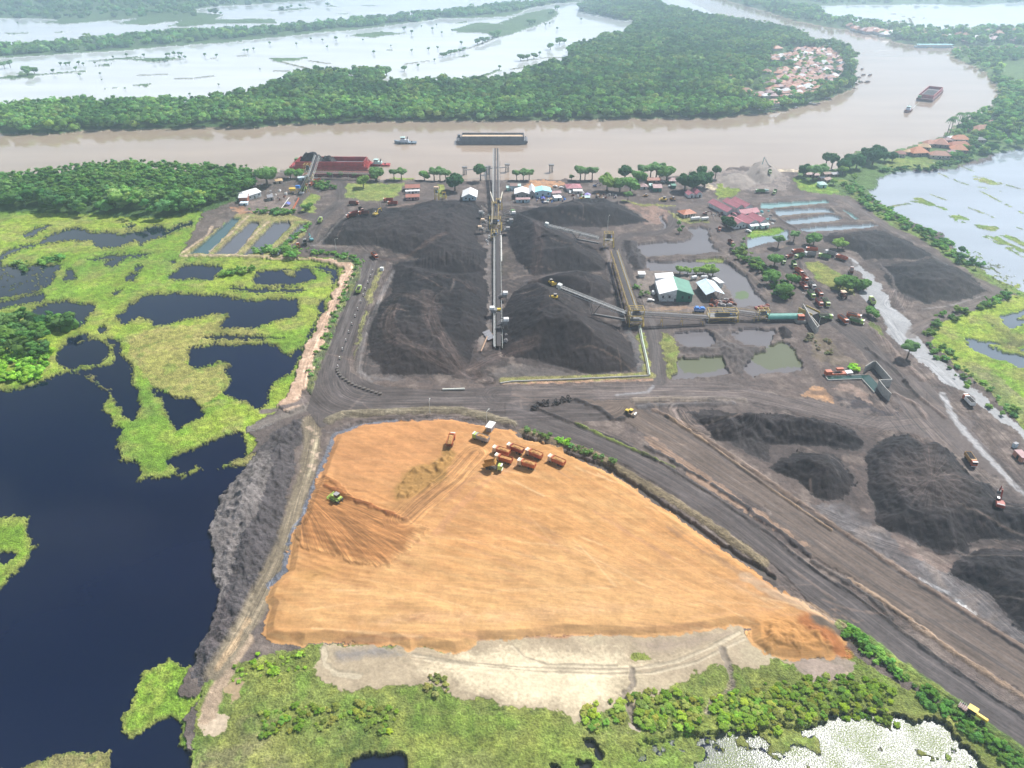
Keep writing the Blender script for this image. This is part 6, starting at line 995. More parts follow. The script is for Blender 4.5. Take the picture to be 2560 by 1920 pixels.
trk(Z31, [480, 945, 520, 1000], 'lime', 'green', 'coal', 'lime truck at the front of the queue on the right', GL_)
trk(Z31, [440, 1100, 545, 1100], 'lime', 'green', 'coal', 'green truck standing beside the unloading hopper')
trk(Z31, [600, 1085, 685, 1150], 'orange', 'orange', 'coal', 'orange truck leaving the hopper, in front of the green one')
trk(Z31, [705, 1115, 820, 1145], 'lime', 'green', 'coal', 'green truck right of the hopper, overlapping an orange one')
trk(Z31, [690, 1080, 780, 1100], 'orange', 'orange', 'coal', 'orange truck half hidden behind the green truck right of the hopper')
trk(Z31, [915, 990, 875, 925], 'lime', 'lime', 'coal', 'lime green truck alone on the wet grey road')
trk(zt(3, 2), [1765, 205, 1690, 125], 'orange', 'white', 'coal', 'white bodied truck with orange cab loaded with coal by the wet road')
trk(zt(3, 2), [1705, 620, 1780, 730], 'orange', 'amber', 'coal', 'yellow brown truck with orange cab on the dirt road beside the coal heap')
Z11 = zt(1, 1); GY_ = 'trucks on the riverside yard roads'
trk(Z11, [1225, 112, 1140, 112], 'orange', 'red', None, 'rusty red truck facing left below another at the grass field corner', GY_)
trk(Z11, [1190, 82, 1100, 84], 'orange', 'red', None, 'rusty red truck just behind the grass field', GY_)
trk(Z11, [808, 108, 885, 108], 'orange', 'brown', None, 'orange cabbed truck at the junction below the grass field', GY_)
trk(Z11, [893, 150, 925, 175], 'orange', 'black', None, 'black bedded truck with orange cab entering the coal yard', GY_, sc=.85)
trk(Z11, [890, 210, 800, 235], 'orange', 'red', None, 'red truck behind its neighbour at the left of the upper coal yard', GY_)
trk(Z11, [865, 235, 788, 250], 'orange', 'brown', None, 'rusty truck with white nose at the left of the upper coal yard', GY_)
trk(Z11, [978, 250, 900, 252], 'orange', 'brown', None, 'rusty truck beside the yellow excavator in the coal yard', GY_)
trk(Z11, [545, 285, 570, 235], 'lime', 'lime', 'coal', 'lime green truck driving up past the fish ponds', GY_)
trk(Z11, [878, 895, 905, 830], 'lime', 'lime', 'coal', 'lime green truck driving up the haul road beside the white markers')
trk(Z11, [1005, 545, 1050, 585], 'orange', 'orange', 'coal', 'orange truck coming out of the coal yard gateway')
trk(Z11, [375, 500, 360, 455], 'orange', 'orange', None, 'orange truck parked among the shrubs by the fish ponds', GY_, sc=.85)
trk(Z11, [425, 475, 425, 435], 'black', 'black', None, 'black truck parked beside the teal excavator', GY_)
ZJ = (700, 370, 6.9125); GJ = 'trucks lined up under the jetty loader'
trk(ZJ, [690, 580, 580, 610], 'orange', 'orange', None, 'orange truck at the upper end of the line under the jetty loader', GJ)
trk(ZJ, [600, 625, 520, 670], 'orange', 'orange', None, 'orange truck second in the line under the jetty loader', GJ)
trk(ZJ, [400, 700, 460, 660], 'orange', 'red', None, 'red truck with its bed over the jetty feeder', GJ, tip=30, sc=.9)
trk(ZJ, [400, 760, 450, 720], 'lime', 'lime', None, 'lime truck with raised bed at the jetty feeder', GJ, tip=35, sc=.9)
Z5 = (1840, 360, 8.5077)
trk(Z5, [590, 1035, 430, 1035], 'green', 'green', None, 'green truck body parked by the sand heap, mixer alongside'); trk(Z5, [845, 1010, 790, 1100], 'lime', 'green', None, 'green truck facing the camera at the foot of the sand yard'); trk(Z5, [690, 680, 710, 760], 'lime', 'green', None, 'green truck at the foot of the grey sand heap')
Z4 = (1680, 460, 8.5077)
trk(Z4, [1010, 960, 1010, 1010], 'orange', 'orange', None, 'small orange truck coming down the lane from the red roofed offices', sc=.75); trk(zt(2, 1), [1870, 430, 1910, 465], 'orange', 'brown', None, 'orange nosed truck on the lane beside the flooded pit', sc=.85); trk((1460, 420, 8.5077), [290, 570, 300, 650], 'cream', 'amber', None, 'dusty yellow truck parked at the left of the rubble by the riverside road', sc=.8)
def bulldozer(c):
    r = empty('bulldozer'); k = ('doz', c)
    if k in TR: bpy.data.objects.remove(r); return copy_tree(TR[k])
    MB().prism([(-1.9, .85), (1.9, .85), (1.9, 1.9), (.3, 2.0), (.3, 1.5), (-1.9, 1.7)], -.75, .75).build('body', paint(c), r, bevel=.05)
    cb = MB().box(-1.1, .5, -.75, .75, 1.7, 3.0, .1, .08).build('cab', M_glass, r); MB().box(-1.25, .6, -.85, .85, 3.02, 3.14).build('cab_roof', paint('grey'), cb)
    for y in (-1.1, 1.1):
        t = MB().prism([(-2.2, .35), (-1.8, .02), (1.8, .02), (2.2, .35), (2.1, .85), (1.6, 1.05), (-1.6, 1.05), (-2.1, .85)], y-.28, y+.28).build('track', M_track, r); MB().box(-1.7, 1.7, y-.3, y+.3, 1.07, 1.15).build('track_guard', paint(c), t)
    bl = MB().prism([(2.9, .05), (3.05, .05), (2.85, .6), (3.0, 1.35), (2.85, 1.35), (2.7, .6)], -1.9, 1.9).bar((2.8, -1.45, .5), (-.5, -1.45, .5), .16).bar((2.8, 1.45, .5), (-.5, 1.45, .5), .16).build('blade', paint(c), r)
    MB().bar((-2.0, 0, 1.2), (-2.9, 0, 1.1), .3).bar((-2.9, 0, 1.2), (-3.0, 0, .3), .2).build('ripper', M_track, r); TR[k] = r; return r
def excavator(c):
    r = empty('excavator'); k = ('exc', c)
    if k in TR: bpy.data.objects.remove(r); return copy_tree(TR[k])
    for y in (-1.15, 1.15): MB().prism([(-2.1, .35), (-1.8, .02), (1.8, .02), (2.1, .35), (2.0, .8), (1.6, 1.0), (-1.6, 1.0), (-2.0, .8)], y-.3, y+.3).build('track', M_track, r)
    MB().box(-.7, .7, -.9, .9, .4, 1.15).build('turntable', M_track, r)
    MB().prism([(-3.0, 1.2), (1.2, 1.2), (1.2, 1.75), (-.4, 1.8), (-.5, 2.4), (-2.9, 2.4), (-3.1, 2.0)], -1.35, 1.35).build('body', paint(c), r, bevel=.08); MB().box(-2.9, -2.3, -1.2, 1.2, 2.42, 2.52).build('engine_cover', paint('grey'), r)
    cb = MB().prism([(-.3, 1.8), (1.5, 1.8), (1.45, 2.6), (1.0, 3.1), (-.3, 3.1)], .35, 1.3).build('cab', M_glass, r); MB().box(-.3, 1.0, .38, 1.27, 3.11, 3.18).build('cab_roof', paint('white'), cb)
    MB().bar((.9, -.1, 1.9), (3.2, -.1, 4.6), .45, .6).bar((3.2, -.1, 4.6), (5.9, -.1, 4.3), .42, .5).build('boom', paint(c), r); MB().bar((5.7, -.1, 4.9), (6.6, -.1, 2.0), .36, .4).build('arm', paint(c), r)
    MB().prism([(6.2, 1.9), (7.0, 2.1), (7.1, 1.2), (6.4, .7), (5.7, 1.0)], -.7, .5).build('bucket', M_steel, r); MB().bar((1.1, -.1, 2.6), (3.3, -.1, 3.9), .16).bar((4.0, -.1, 4.9), (5.9, -.1, 5.0), .16).build('hydraulic_ram', M_steel, r); TR[k] = r; return r
def mach(fn, c, zf, rf, label, cat, group=None, sc=1.0):
    p = Z(*zf, rf); return place(fn(c), p[0], p[1], label, cat, group, sc)
mach(bulldozer, 'lime', zt(1, 2), [745, 1050, 660, 1010], 'yellow green bulldozer levelling the darker soil at the left of the clay pad', 'bulldozer', sc=1.15)
mach(bulldozer, 'yellow', zt(2, 1), [400, 1085, 325, 1085], 'yellow bulldozer on the flank of the biggest coal cone', 'bulldozer')
mach(bulldozer, 'yellow', zt(2, 1), [305, 795, 375, 835], 'yellow bulldozer beside the tip of the lower stacker', 'bulldozer')
mach(bulldozer, 'yellow', zt(2, 1), [645, 122, 575, 125], 'yellow bulldozer on top of the stockpile by the riverside road', 'bulldozer')
mach(bulldozer, 'yellow', zt(2, 1), [1355, 80, 1265, 70], 'larger yellow bulldozer parked on the broken ground', 'bulldozer', 'machines parked on broken ground', 1.2); mach(bulldozer, 'amber', zt(2, 1), [1410, 80, 1370, 60], 'rusty yellow bulldozer parked at the right of a bigger one', 'bulldozer', 'machines parked on broken ground'); mach(bulldozer, 'amber', zt(2, 1), [1175, 40, 1135, 38], 'small yellow bulldozer at the back of the broken ground', 'bulldozer', 'machines parked on broken ground', .8)
mach(excavator, 'red', (2420, 1240, 18.43), [1250, 1180, 1180, 500], 'red and cream excavator on the coal heap at the right', 'excavator', sc=1.1)
mach(excavator, 'yellow', zt(1, 1), [1010, 268, 1080, 235], 'yellow excavator in the upper coal yard beside rusty trucks', 'excavator'); mach(excavator, 'teal', zt(1, 1), [495, 440, 462, 400], 'pale teal excavator on the road by the fish ponds', 'excavator', sc=.9)
mach(excavator, 'navy', (1460, 420, 8.5077), [180, 400, 290, 395], 'dark blue machine parked left of the riverside trees', 'excavator', sc=.7); mach(excavator, 'brown', Z4, [650, 650, 760, 660], 'rusty loader beside the white tanks', 'excavator', sc=.75)
def roller(c):
    r = empty('road_roller')
    MB().prism([(-2.6, 1.0), (-.2, 1.0), (-.2, 1.9), (-2.4, 1.75)], -.75, .75).build('engine_cover', paint(c), r, bevel=.06); cb = MB().box(-.3, 1.1, -.7, .7, 1.0, 2.6).build('cab', M_glass, r); MB().box(-.45, 1.25, -.85, .85, 2.62, 2.75).build('cab_roof', paint(c), cb)
    for y in (-.95, .95): wheel(r, -1.5, y, .75, .5)
    MB().cyl((2.4, -1.05, .78), (2.4, 1.05, .78), .78, 24).build('drum', mat('polished_drum', (.45, .42, .38), .35, .6), r); MB().box(1.1, 3.3, -1.25, -1.1, .6, 1.0).box(1.1, 3.3, 1.1, 1.25, .6, 1.0).box(1.1, 1.4, -1.1, 1.1, .6, 1.0).build('drum_frame', paint('cream'), r); return r
mach(roller, 'yellow', (1540, 1000, 27.65), [650, 860, 1280, 1110], 'bright yellow road roller with steel drum on the dirt south of the road', 'road roller', sc=1.05)
def compactor(c):
    r = empty('pipelayer_tractor'); MB().prism([(-.6, 1.0), (4.2, 1.0), (4.3, 1.7), (4.0, 2.0), (.8, 2.15), (-.6, 2.0)], -.5, .5).build('hood', paint(c), r, bevel=.06)
    cb = MB().box(-1.6, .8, -.95, .95, 1.2, 2.9, .08, .08).build('cab', M_glass, r); MB().box(-1.8, 1.0, -1.1, 1.1, 2.92, 3.08).build('cab_roof', paint(c), cb)
    MB().box(-4.2, -1.6, -1.1, 1.1, .9, 1.2).bar((-4.2, -1.2, 1.2), (-4.2, -1.2, 2.0), .15).bar((-4.2, 1.2, 1.2), (-4.2, 1.2, 2.0), .15).build('rear_frame', paint('brown'), r)
    rk = MB()
    for k in range(5): rk.bar((-4.1+k*.55, -1.15, 1.9), (-4.1+k*.55, 1.15, 1.9), .1, .25)
    rk.build('rear_rack', paint('grey'), r)
    for x, y in ((3.2, -.95), (3.2, .95), (-.8, -1.2), (-.8, 1.2), (-3.2, -1.2), (-3.2, 1.2)): wheel(r, x, y, .72, .42)
    return r
mach(compactor, 'yellow', (2380, 1760, 22.12), [480, 330, 1640, 1050], 'bright yellow tractor with long hood and rear rack on the haul road, bottom right', 'tractor', sc=.95)
def small_car(c):
    r = empty('car'); k = ('car', c)
    if k in TR: bpy.data.objects.remove(r); return copy_tree(TR[k])
    MB().prism([(-2.2, .4), (2.2, .4), (2.2, .95), (1.1, 1.05), (.5, 1.6), (-1.7, 1.65), (-2.2, 1.1)], -.85, .85).build('body', paint(c), r, bevel=.05); MB().prism([(.58, 1.5), (1.02, 1.1), (-1.5, 1.12), (-1.5, 1.5)], -.87, .87).build('window', M_glass, r)
    for x in (-1.35, 1.35):
        for y in (-.8, .8): wheel(r, x, y, .33, .2)
    TR[k] = r; return r
for rf, c, lb, zf in (([1190, 750, 1285, 745], 'white', 'white car parked in front of the workshop yard', (1220, 420, 8.5077)), ([1450, 410, 1400, 400], 'white', 'white car under the office car shelter', (1220, 420, 8.5077)), ([1070, 590, 990, 560], 'white', 'white car beside the red roofed offices', Z4), ([1600, 1010, 1650, 1020], 'white', 'white car below the red roofed offices', Z4), ([1810, 410, 1860, 400], 'white', 'white car outside the green shed', (1460, 420, 8.5077)), ([1640, 300, 1700, 310], 'white', 'white van behind the rusty roofed huts', (1460, 420, 8.5077)),
                      ([430, 790, 490, 790], 'white', 'white car left of the white and green warehouse', (1560, 640, 6.9125)), ([1740, 500, 1745, 560], 'white', 'white car in the lane right of the workshops', (1220, 420, 8.5077)), ([1530, 430, 1600, 430], 'white', 'pale car on the grass right of the clay patch', (1220, 420, 8.5077)), ([1380, 690, 1300, 690], 'cream', 'cream car among clutter by the workshops', (1220, 420, 8.5077))):
    mach(small_car, c, zf, rf, lb, 'car')
def tractor(c):
    r = empty('tractor'); MB().box(-1.5, 1.8, -.5, .5, .7, 1.5).build('body', paint(c), r); MB().box(-1.0, 1.2, -.9, .9, 2.3, 2.45).build('canopy', paint('cream'), r)
    p = MB()
    for x in (-.9, 1.1):
        for y in (-.8, .8): p.bar((x, y, 1.4), (x, y, 2.3), .1)
    p.build('canopy_frame', paint('brown'), r)
    for y in (-.8, .8): wheel(r, -1.0, y, .8, .4); wheel(r, 1.5, y, .5, .3)
    return r
mach(tractor, 'brown', (1840, 700, 6.9125), [1790, 260, 1880, 340], 'brown tractor with cream canopy below the bushes inside the loop', 'tractor', sc=1.6)
for rf, lb, c in (([1220, 960, 1380, 960], 'bright blue machine standing beside the elevated conveyor', 'blue'),):
    p = Z(1560, 640, 6.9125, rf); r = empty('crusher_unit'); MB().box(-3.2, 3.2, -1.4, 1.4, .9, 2.4).box(-2.6, -.6, -1.2, 1.2, 2.4, 3.3).box(.4, 2.6, -1.2, 1.2, 2.4, 3.0).build('housing', paint('blue'), r, bevel=.05)
    MB().box(-3.0, 3.0, -1.5, -1.42, 1.4, 1.9).build('panel', paint('white'), r)
    for x in (-2.2, 0, 2.2):
        for y in (-1.2, 1.2): wheel(r, x, y, .5, .3)
    place(r, p[0], p[1], lb, 'machine')
# ================================================================ BUILDINGS
def cmat(name, col, rough=.6, var=.12, metal=0, corr=None):
    """corrugated or tiled sheet: base colour, stains, ribs"""
    if name in MATS: return MATS[name]
    m = mat(name, col, rough, metal, var, .35); n = m.node_tree; b = n.nodes['Principled BSDF']; tc = n.nodes['Texture Coordinate']
    wv = n.nodes.new('ShaderNodeTexWave'); wv.inputs['Scale'].default_value = corr or 1.6; wv.inputs['Distortion'].default_value = .4; wv.bands_direction = 'X'
    n.links.new(tc.outputs['Object'], wv.inputs['Vector']); bp = n.nodes.new('ShaderNodeBump'); bp.inputs['Strength'].default_value = .35; bp.inputs['Distance'].default_value = .08
    n.links.new(wv.outputs['Fac'], bp.inputs['Height']); n.links.new(bp.outputs[0], b.inputs['Normal']); return m
RM = {'white': (.80, .80, .80), 'green': (.10, .26, .19), 'pale': (.62, .74, .80), 'pink': (.42, .15, .18), 'rust': (.36, .13, .09), 'tile': (.46, .17, .09), 'cyan': (.36, .74, .80), 'mint': (.50, .70, .66), 'grey': (.28, .28, .30), 'brown': (.24, .14, .11), 'orange': (.62, .25, .12), 'dullpink': (.42, .26, .26), 'wallwhite': (.62, .66, .66), 'wallblue': (.46, .60, .66), 'wallgreen': (.03, .17, .11), 'wallgrey': (.30, .30, .29), 'wallpale': (.55, .50, .45), 'wood': (.22, .17, .14), 'wallmint': (.36, .62, .56), 'ochre': (.62, .42, .22), 'salmon': (.50, .24, .16)}
def rm(c): return cmat('sheet_'+c, RM[c])
M_open = mat('dark_opening', (.02, .022, .025), .9)
def gable(name, A, B, depth, eave, ridge, roof, wall, label, cat='building', group=None, kind='perp', over=.5, roof2=None, wall2=None, openfront=False, zb=None, ctr=None, hd=None, w=None):
    """A, B: sighted foot of the front wall; the house runs back from it. kind perp = gable to the front, para = eave to the front, hip, mono"""
    if ctr is None:
        a, b = at(*A, 1.3), at(*B, 1.3); d = b-a; w = d.length; hd = math.atan2(d.y, d.x); o = a
    else:
        c_ = at(*ctr, 1.3); ux = Vector((math.cos(hd), math.sin(hd), 0)); uy = Vector((-ux.y, ux.x, 0)); o = c_-ux*w/2-uy*depth/2
    r = empty(name, (o.x, o.y, (ground_z(o.x+2, o.y+2) if zb is None else zb)-.1), hd, label, cat, group)
    D = depth; ov = over; t = .14
    wl = MB()
    if openfront:
        for x in np.linspace(.2, w-.2, 4):
            for y in np.linspace(.2, D-.2, 4): MB().bar((x, y, -.2), (x, y, eave), .22).build('post', rm(wall), r)
        wl.box(.1, w-.1, D-.2, D, -.2, eave); wl.build('wall', rm(wall), r)
    elif kind in ('perp', 'mono2'):
        if wall2: MB().prism([(0, -.2), (w/2, -.2), (w/2, ridge-.02), (0, eave)], 0, D).build('wall', rm(wall), r); MB().prism([(w/2+.003, -.2), (w, -.2), (w, eave), (w/2+.003, ridge-.02)], 0, D).build('wall', rm(wall2), r)
        else: MB().prism([(0, -.2), (w, -.2), (w, eave), (w/2, ridge-.05), (0, eave)], 0, D).build('wall', rm(wall), r)
    else: wl.box(0, w, 0, D, -.2, eave).build('wall', rm(wall), r)
    sl_ = (ridge-eave)/(w/2)
    if kind == 'perp':
        for k, (c, s) in enumerate(((roof, 1), (roof2 or roof, -1))):
            x0 = -ov if s > 0 else w+ov; z0 = eave-ov*sl_+.04
            MB().prism([(x0, z0), (w/2, ridge+.04), (w/2, ridge+.04+t), (x0, z0+t)], -ov, D+ov).build('roof', rm(c), r)
        MB().box(w/2-.2, w/2+.2, -ov-.02, D+ov+.02, ridge+t-.02, ridge+t+.10).build('ridge_cap', rm(roof), r)
    elif kind == 'mono2': pass
    elif kind == 'para':
        sp = (ridge-eave)/(D/2)
        for s in (0, 1):
            m_ = MB(); y0 = -ov if s == 0 else D+ov; z0 = eave-ov*sp+.04; bm = m_.bm
            vs = [(-ov, y0, z0), (w+ov, y0, z0), (w+ov, D/2, ridge+.04), (-ov, D/2, ridge+.04)]
            lo = [bm.verts.new(v) for v in vs]; hi = [bm.verts.new((v[0], v[1], v[2]+t)) for v in vs]
            bm.faces.new(lo); bm.faces.new(hi)
            for i in range(4): bm.faces.new((lo[i], lo[(i+1) % 4], hi[(i+1) % 4], hi[i]))
            m_.build('roof', rm(roof if s == 0 else roof2 or roof), r)
        MB().prism([(-.02, 0), (w+.02, 0), (w+.02, .01), (-.02, .01)], 0, .01) if False else None
        g_ = MB()
        for x in (.0, w): g_.quad((x, .05, eave), (x, D-.05, eave), (x, D/2, ridge-.02))if False else g_.bm.faces.new([g_.bm.verts.new(v) for v in ((x, .05, eave), (x, D-.05, eave), (x, D/2, ridge))])
        g_.build('gable_wall', rm(wall), r)
    elif kind == 'hip':
        hr = min(w, D)/2*.98; m_ = MB(); bm = m_.bm
        if w >= D: top = [(hr, D/2, ridge), (w-hr, D/2, ridge)]
        else: top = [(w/2, hr, ridge), (w/2, D-hr, ridge)]
        c4 = [bm.verts.new(v) for v in ((-ov, -ov, eave-.1), (w+ov, -ov, eave-.1), (w+ov, D+ov, eave-.1), (-ov, D+ov, eave-.1))]; T0, T1 = [bm.verts.new(v) for v in top]
        if w >= D: fs = [(c4[0], c4[1], T1, T0), (c4[1], c4[2], T1), (c4[2], c4[3], T0, T1), (c4[3], c4[0], T0)]
        else: fs = [(c4[0], c4[1], T0), (c4[1], c4[2], T1, T0), (c4[2], c4[3], T1), (c4[3], c4[0], T0, T1)]
        for f in fs: bm.faces.new(f)
        bm.faces.new(c4[::-1]); m_.build('roof', rm(roof), r)
    elif kind == 'flat': MB().box(-ov, w+ov, -ov, D+ov, eave, eave+.2).build('roof', rm(roof), r)
    if not openfront and w > 4:                        # doors and windows on the front
        n = max(1, int(w/4)); dr = MB().box(w*.45, w*.45+1.3, -.06, .02, 0, min(2.2, eave*.8)).build('door', M_open, r)
        for i in range(n):
            x = w*(i+.5)/n
            if abs(x-w*.5) < 1.2: continue
            MB().box(x-.6, x+.6, -.05, .02, eave*.42, eave*.75).build('window', M_glass, r)
    return r, w
Z6 = (1560, 640, 6.9125); ZA = (980, 420, 8.5077); ZB = (1220, 420, 8.5077); ZC = (1460, 420, 8.5077)
def gb(zf, xy, *a, **k): p = Z(*zf, xy); return gable(k.pop('name', 'building'), p[0], p[1], *a, **k)
wh, ww = gb(Z6, [610, 793, 1170, 803], 19.5, 5.4, 8.4, 'white', 'wallwhite', 'big warehouse with half white, half green gable roof', 'warehouse', roof2='green', wall2='wallgreen', name='warehouse', over=.8)
for x0, x1 in ((.6, ww/4), (ww/4+.1, ww/2-.3)):
    m_ = MB(); m_.bar((x0, -.1, .4), (x1, -.1, 4.6), .12).bar((x1, -.1, .4), (x0, -.1, 4.6), .12).bar((x0, -.1, 4.7), (x1, -.1, 4.7), .14).bar((x0, -.1, 2.5), (x1, -.1, 2.5), .12).bar((x0, -.1, 0), (x0, -.1, 5), .14).bar((x1, -.1, 0), (x1, -.1, 5), .14); m_.build('wall_brace', rm('grey'), wh)
MB().prism([(0.2, 0), (ww*.52, 0), (ww*.52, 7.6), (0.2, 6.6)], 20.0, 27).build('rear_wing', rm('wallwhite'), wh); MB().prism([(-.3, 6.65), (ww*.56, 7.85), (ww*.56, 8.0), (-.3, 6.8)], 19.8, 27.6).build('rear_wing_roof', rm('white'), wh)
MB().cyl((-2.6, 9, 1.2), (-2.6, 12, 1.2), 1.1, 12).build('side_duct', rm('white'), wh)
gb(Z6, [1415, 775, 1690, 760], 17.5, 4.6, 6.6, 'pale', 'wood', 'open sided shed with pale bluish white gable roof right of the warehouse', 'shed', openfront=True, name='open_shed', over=.9)
gb(Z6, [1640, 560, 1700, 550], 8, 3.6, 4.2, 'white', 'wallwhite', 'small white lean to attached behind the open sided shed', 'shed', kind='flat', name='shed')
gb(Z6, [258, 378, 358, 378], 4, 2.4, 2.6, 'white', 'wallwhite', 'tiny white roofed hut among shrubs left of the warehouse', 'hut', kind='flat', name='hut')
gb(ZA, [1503, 692, 1790, 692], 17, 3.4, 6.0, 'white', 'wallblue', 'white gable shed with pale blue front beside the long conveyor', 'shed', name='shed', over=.9)
gb(ZA, [292, 500, 590, 490], 9, 3.2, 4.8, 'rust', 'wallpale', 'house with white edged rust roof right of the grass field', 'house', kind='para', name='house'); gb(ZA, [300, 560, 585, 545], 3, 2.6, 2.8, 'white', 'wallwhite', 'narrow white roofed annex between two rusty roofs', 'annex', kind='flat', name='annex')
gb(ZA, [305, 690, 580, 680], 8, 2.8, 3.9, 'rust', 'dullpink', 'low brick red shed in front of the white roofed annex', 'shed', kind='para', name='shed')
gb(ZB, [480, 485, 620, 485], 7, 4.2, 5.2, 'brown', 'wallblue', 'brown roofed pale blue hut right of the long conveyor', 'hut', kind='para', name='hut'); gb(ZB, [400, 490, 465, 490], 5, 2.8, 3.0, 'mint', 'wallmint', 'mint green cabin on the left of the brown roofed hut', 'cabin', kind='flat', name='cabin', group='mint cabins'); gb(ZB, [628, 440, 690, 440], 5, 2.8, 3.0, 'mint', 'wallmint', 'mint green cabin on the right of the brown roofed hut', 'cabin', kind='flat', name='cabin', group='mint cabins')
gb(ZB, [575, 650, 880, 650], 14, 4.2, 6.0, 'white', 'wallgrey', 'white gabled workshop at the left of the riverside row', 'workshop', name='workshop', over=.7); gb(ZB, [885, 640, 985, 640], 18, 5.0, 7.2, 'white', 'wallgrey', 'taller narrow white gabled workshop in the riverside row', 'workshop', name='workshop'); gb(ZB, [990, 612, 1340, 605], 12, 4.2, 5.6, 'cyan', 'wallblue', 'pale cyan roofed workshop at the right of the riverside row', 'workshop', name='workshop', over=.6)
gb(ZB, [600, 740, 890, 735], 4.5, 3.0, 3.7, 'dullpink', 'wallblue', 'long low building with pinkish roof before the white workshop', 'building', kind='para', name='storage_building'); gb(ZB, [1420, 705, 1560, 695], 7, 2.8, 3.4, 'white', 'navyw' if False else 'wallblue', 'blue walled hut with white roof right of the workshops', 'hut', kind='para', name='hut'); gb(ZB, [1370, 600, 1550, 590], 6, 2.6, 3.2, 'dullpink', 'wallpale', 'small pinkish roofed store between cyan workshop and lane', 'hut', kind='para', name='hut')
gb(ZB, [1690, 505, 1975, 497], 10.5, 3.4, 5.6, 'pink', 'wallwhite', 'pink hip roofed office near the riverside trees', 'office', kind='hip', name='office', over=1)
gb(ZB, [1820, 545, 2000, 545], 5, 2.4, 3, 'white', 'wallpale', 'white sheet roofed stalls in front of the pink office', 'stall', kind='para', name='stall'); gb(ZB, [2010, 690, 2160, 690], 5, 2.6, 3.2, 'mint', 'wallgreen', 'green stall beside the purple tarpaulin', 'stall', kind='para', name='stall')
for xy, c, lb in (([1135, 700, 1215, 700], (.10, .11, .50), 'blue purple tarpaulin tent in front of the cyan workshop'), ([2060, 625, 2185, 625], (.36, .30, .68), 'lilac tarpaulin shelter at the right of the workshop yard'), ([1290, 810, 1390, 810], (.10, .13, .50), 'blue tarpaulin on the slope by the jetty fence')):
    zf = ZB if 'jetty' not in lb else (560, 420, 8.5077); p = Z(*zf, xy); a_, b_ = at(*p[0], 1.3), at(*p[1], 1.3); L_ = (b_-a_).length; m_ = MB().prism([(0, 1.4), (L_/2, 2.6), (L_, 1.3), (L_, 1.36), (L_/2, 2.66), (0, 1.46)], 0, 5)
    for x in (.1, L_-.1): m_.bar((x, .2, 0), (x, .2, 1.5), .1).bar((x, 4.8, 0), (x, 4.8, 1.5), .1)
    o = m_.build('tarpaulin', mat('tarp_%d' % int(c[0]*1000+c[2]*10+len(lb)), c, .5, var=.2), None, loc=(a_.x, a_.y, ground_z(a_.x, a_.y))); tag(o, lb, 'tarpaulin')
gb(ZC, [1350, 330, 1630, 325], 7, 3.0, 4.3, 'rust', 'wood', 'long rusty roofed house by the water behind the patched one', 'house', kind='para', name='house'); gb(ZC, [1475, 505, 1650, 505], 11, 3.4, 5.0, 'dullpink', 'wallgreen', 'green walled house with patchy rusty roof', 'house', kind='para', name='house'); gb(ZC, [1405, 450, 1462, 450], 6, 3.0, 3.2, 'mint', 'wallgreen', 'small green annex left of the patchy roofed house', 'annex', kind='flat', name='annex')
gb(ZC, [1202, 455, 1340, 455], 6.5, 2.8, 4.6, 'dullpink', 'wallwhite', 'little white walled hut with pale pink hip roof', 'hut', kind='hip', name='hut'); gb(ZC, [1805, 345, 1930, 345], 8, 3.0, 4.6, 'dullpink', 'wallgreen', 'rusty roofed green hut at the left of the dark trees', 'hut', kind='para', name='hut'); gb(ZC, [1870, 440, 1950, 440], 5, 2.6, 2.8, 'green', 'wallgreen', 'flat roofed green kiosk under the dark trees', 'kiosk', kind='flat', name='kiosk')
gb(Z4, [345, 298, 480, 290], 8.5, 2.8, 4.4, 'pink', 'wallwhite', 'left one of two small pink gabled houses', 'house', name='house'); gb(Z4, [518, 288, 640, 282], 11, 3.2, 5.0, 'pink', 'wallwhite', 'right, longer one of two small pink gabled houses', 'house', name='house')
ho_, w_ = gb(Z4, [250, 722, 480, 690], 8.5, 2.9, 5.0, 'tile', 'wallgrey', 'orange hip roofed house with white porch posts', 'house', kind='hip', name='house', over=1.2)
pm_ = MB()
for i in range(5): pm_.bar((w_*i/4, -1.0, 0), (w_*i/4, -1.0, 2.8), .3)
pm_.build('porch_post', rm('white'), ho_)
OFG = 'red roofed office block'
for xy, dp, e, rg, lb in (([1165, 678, 1335, 652], 25, 3.8, 5.8, 'longest pink red gabled wing at upper left of the office block'), ([1372, 585, 1520, 562], 18, 3.6, 5.4, 'middle gabled wing at the top of the office block'), ([1545, 585, 1712, 560], 19, 3.8, 5.8, 'right gabled wing at the top of the office block'),
                          ([1325, 962, 1575, 925], 15, 3.6, 5.9, 'lower left gabled wing of the office block beside dark tree'), ([1625, 930, 1835, 898], 15, 3.8, 6.0, 'lower middle gabled wing of the office block'), ([1855, 905, 2040, 875], 15, 3.8, 6.0, 'lower right gabled wing of the office block')):
    gb(Z4, xy, dp, e, rg, 'pink', 'wallwhite', lb, 'office wing', OFG, name='office_wing', over=.9)
gb(Z4, [1470, 745, 1840, 700], 9, 4.2, 6.2, 'pink', 'wallwhite', 'cross wing joining upper and lower office gables', 'office wing', OFG, kind='para', name='office_wing'); gb(Z4, [1370, 735, 1470, 720], 6, 2.8, 3.4, 'pink', 'wallgrey', 'small pink roofed porch left of the office cross wing', 'porch', kind='para', name='porch')
gb(Z4, [1675, 965, 1835, 945], 4, 2.6, 3.2, 'white', 'wallblue', 'white awning before the lower middle office wing', 'awning', kind='para', name='awning'); gb(Z4, [1905, 950, 2055, 930], 4, 2.6, 3.2, 'white', 'wallblue', 'white awning before the lower right office wing', 'awning', kind='para', name='awning')
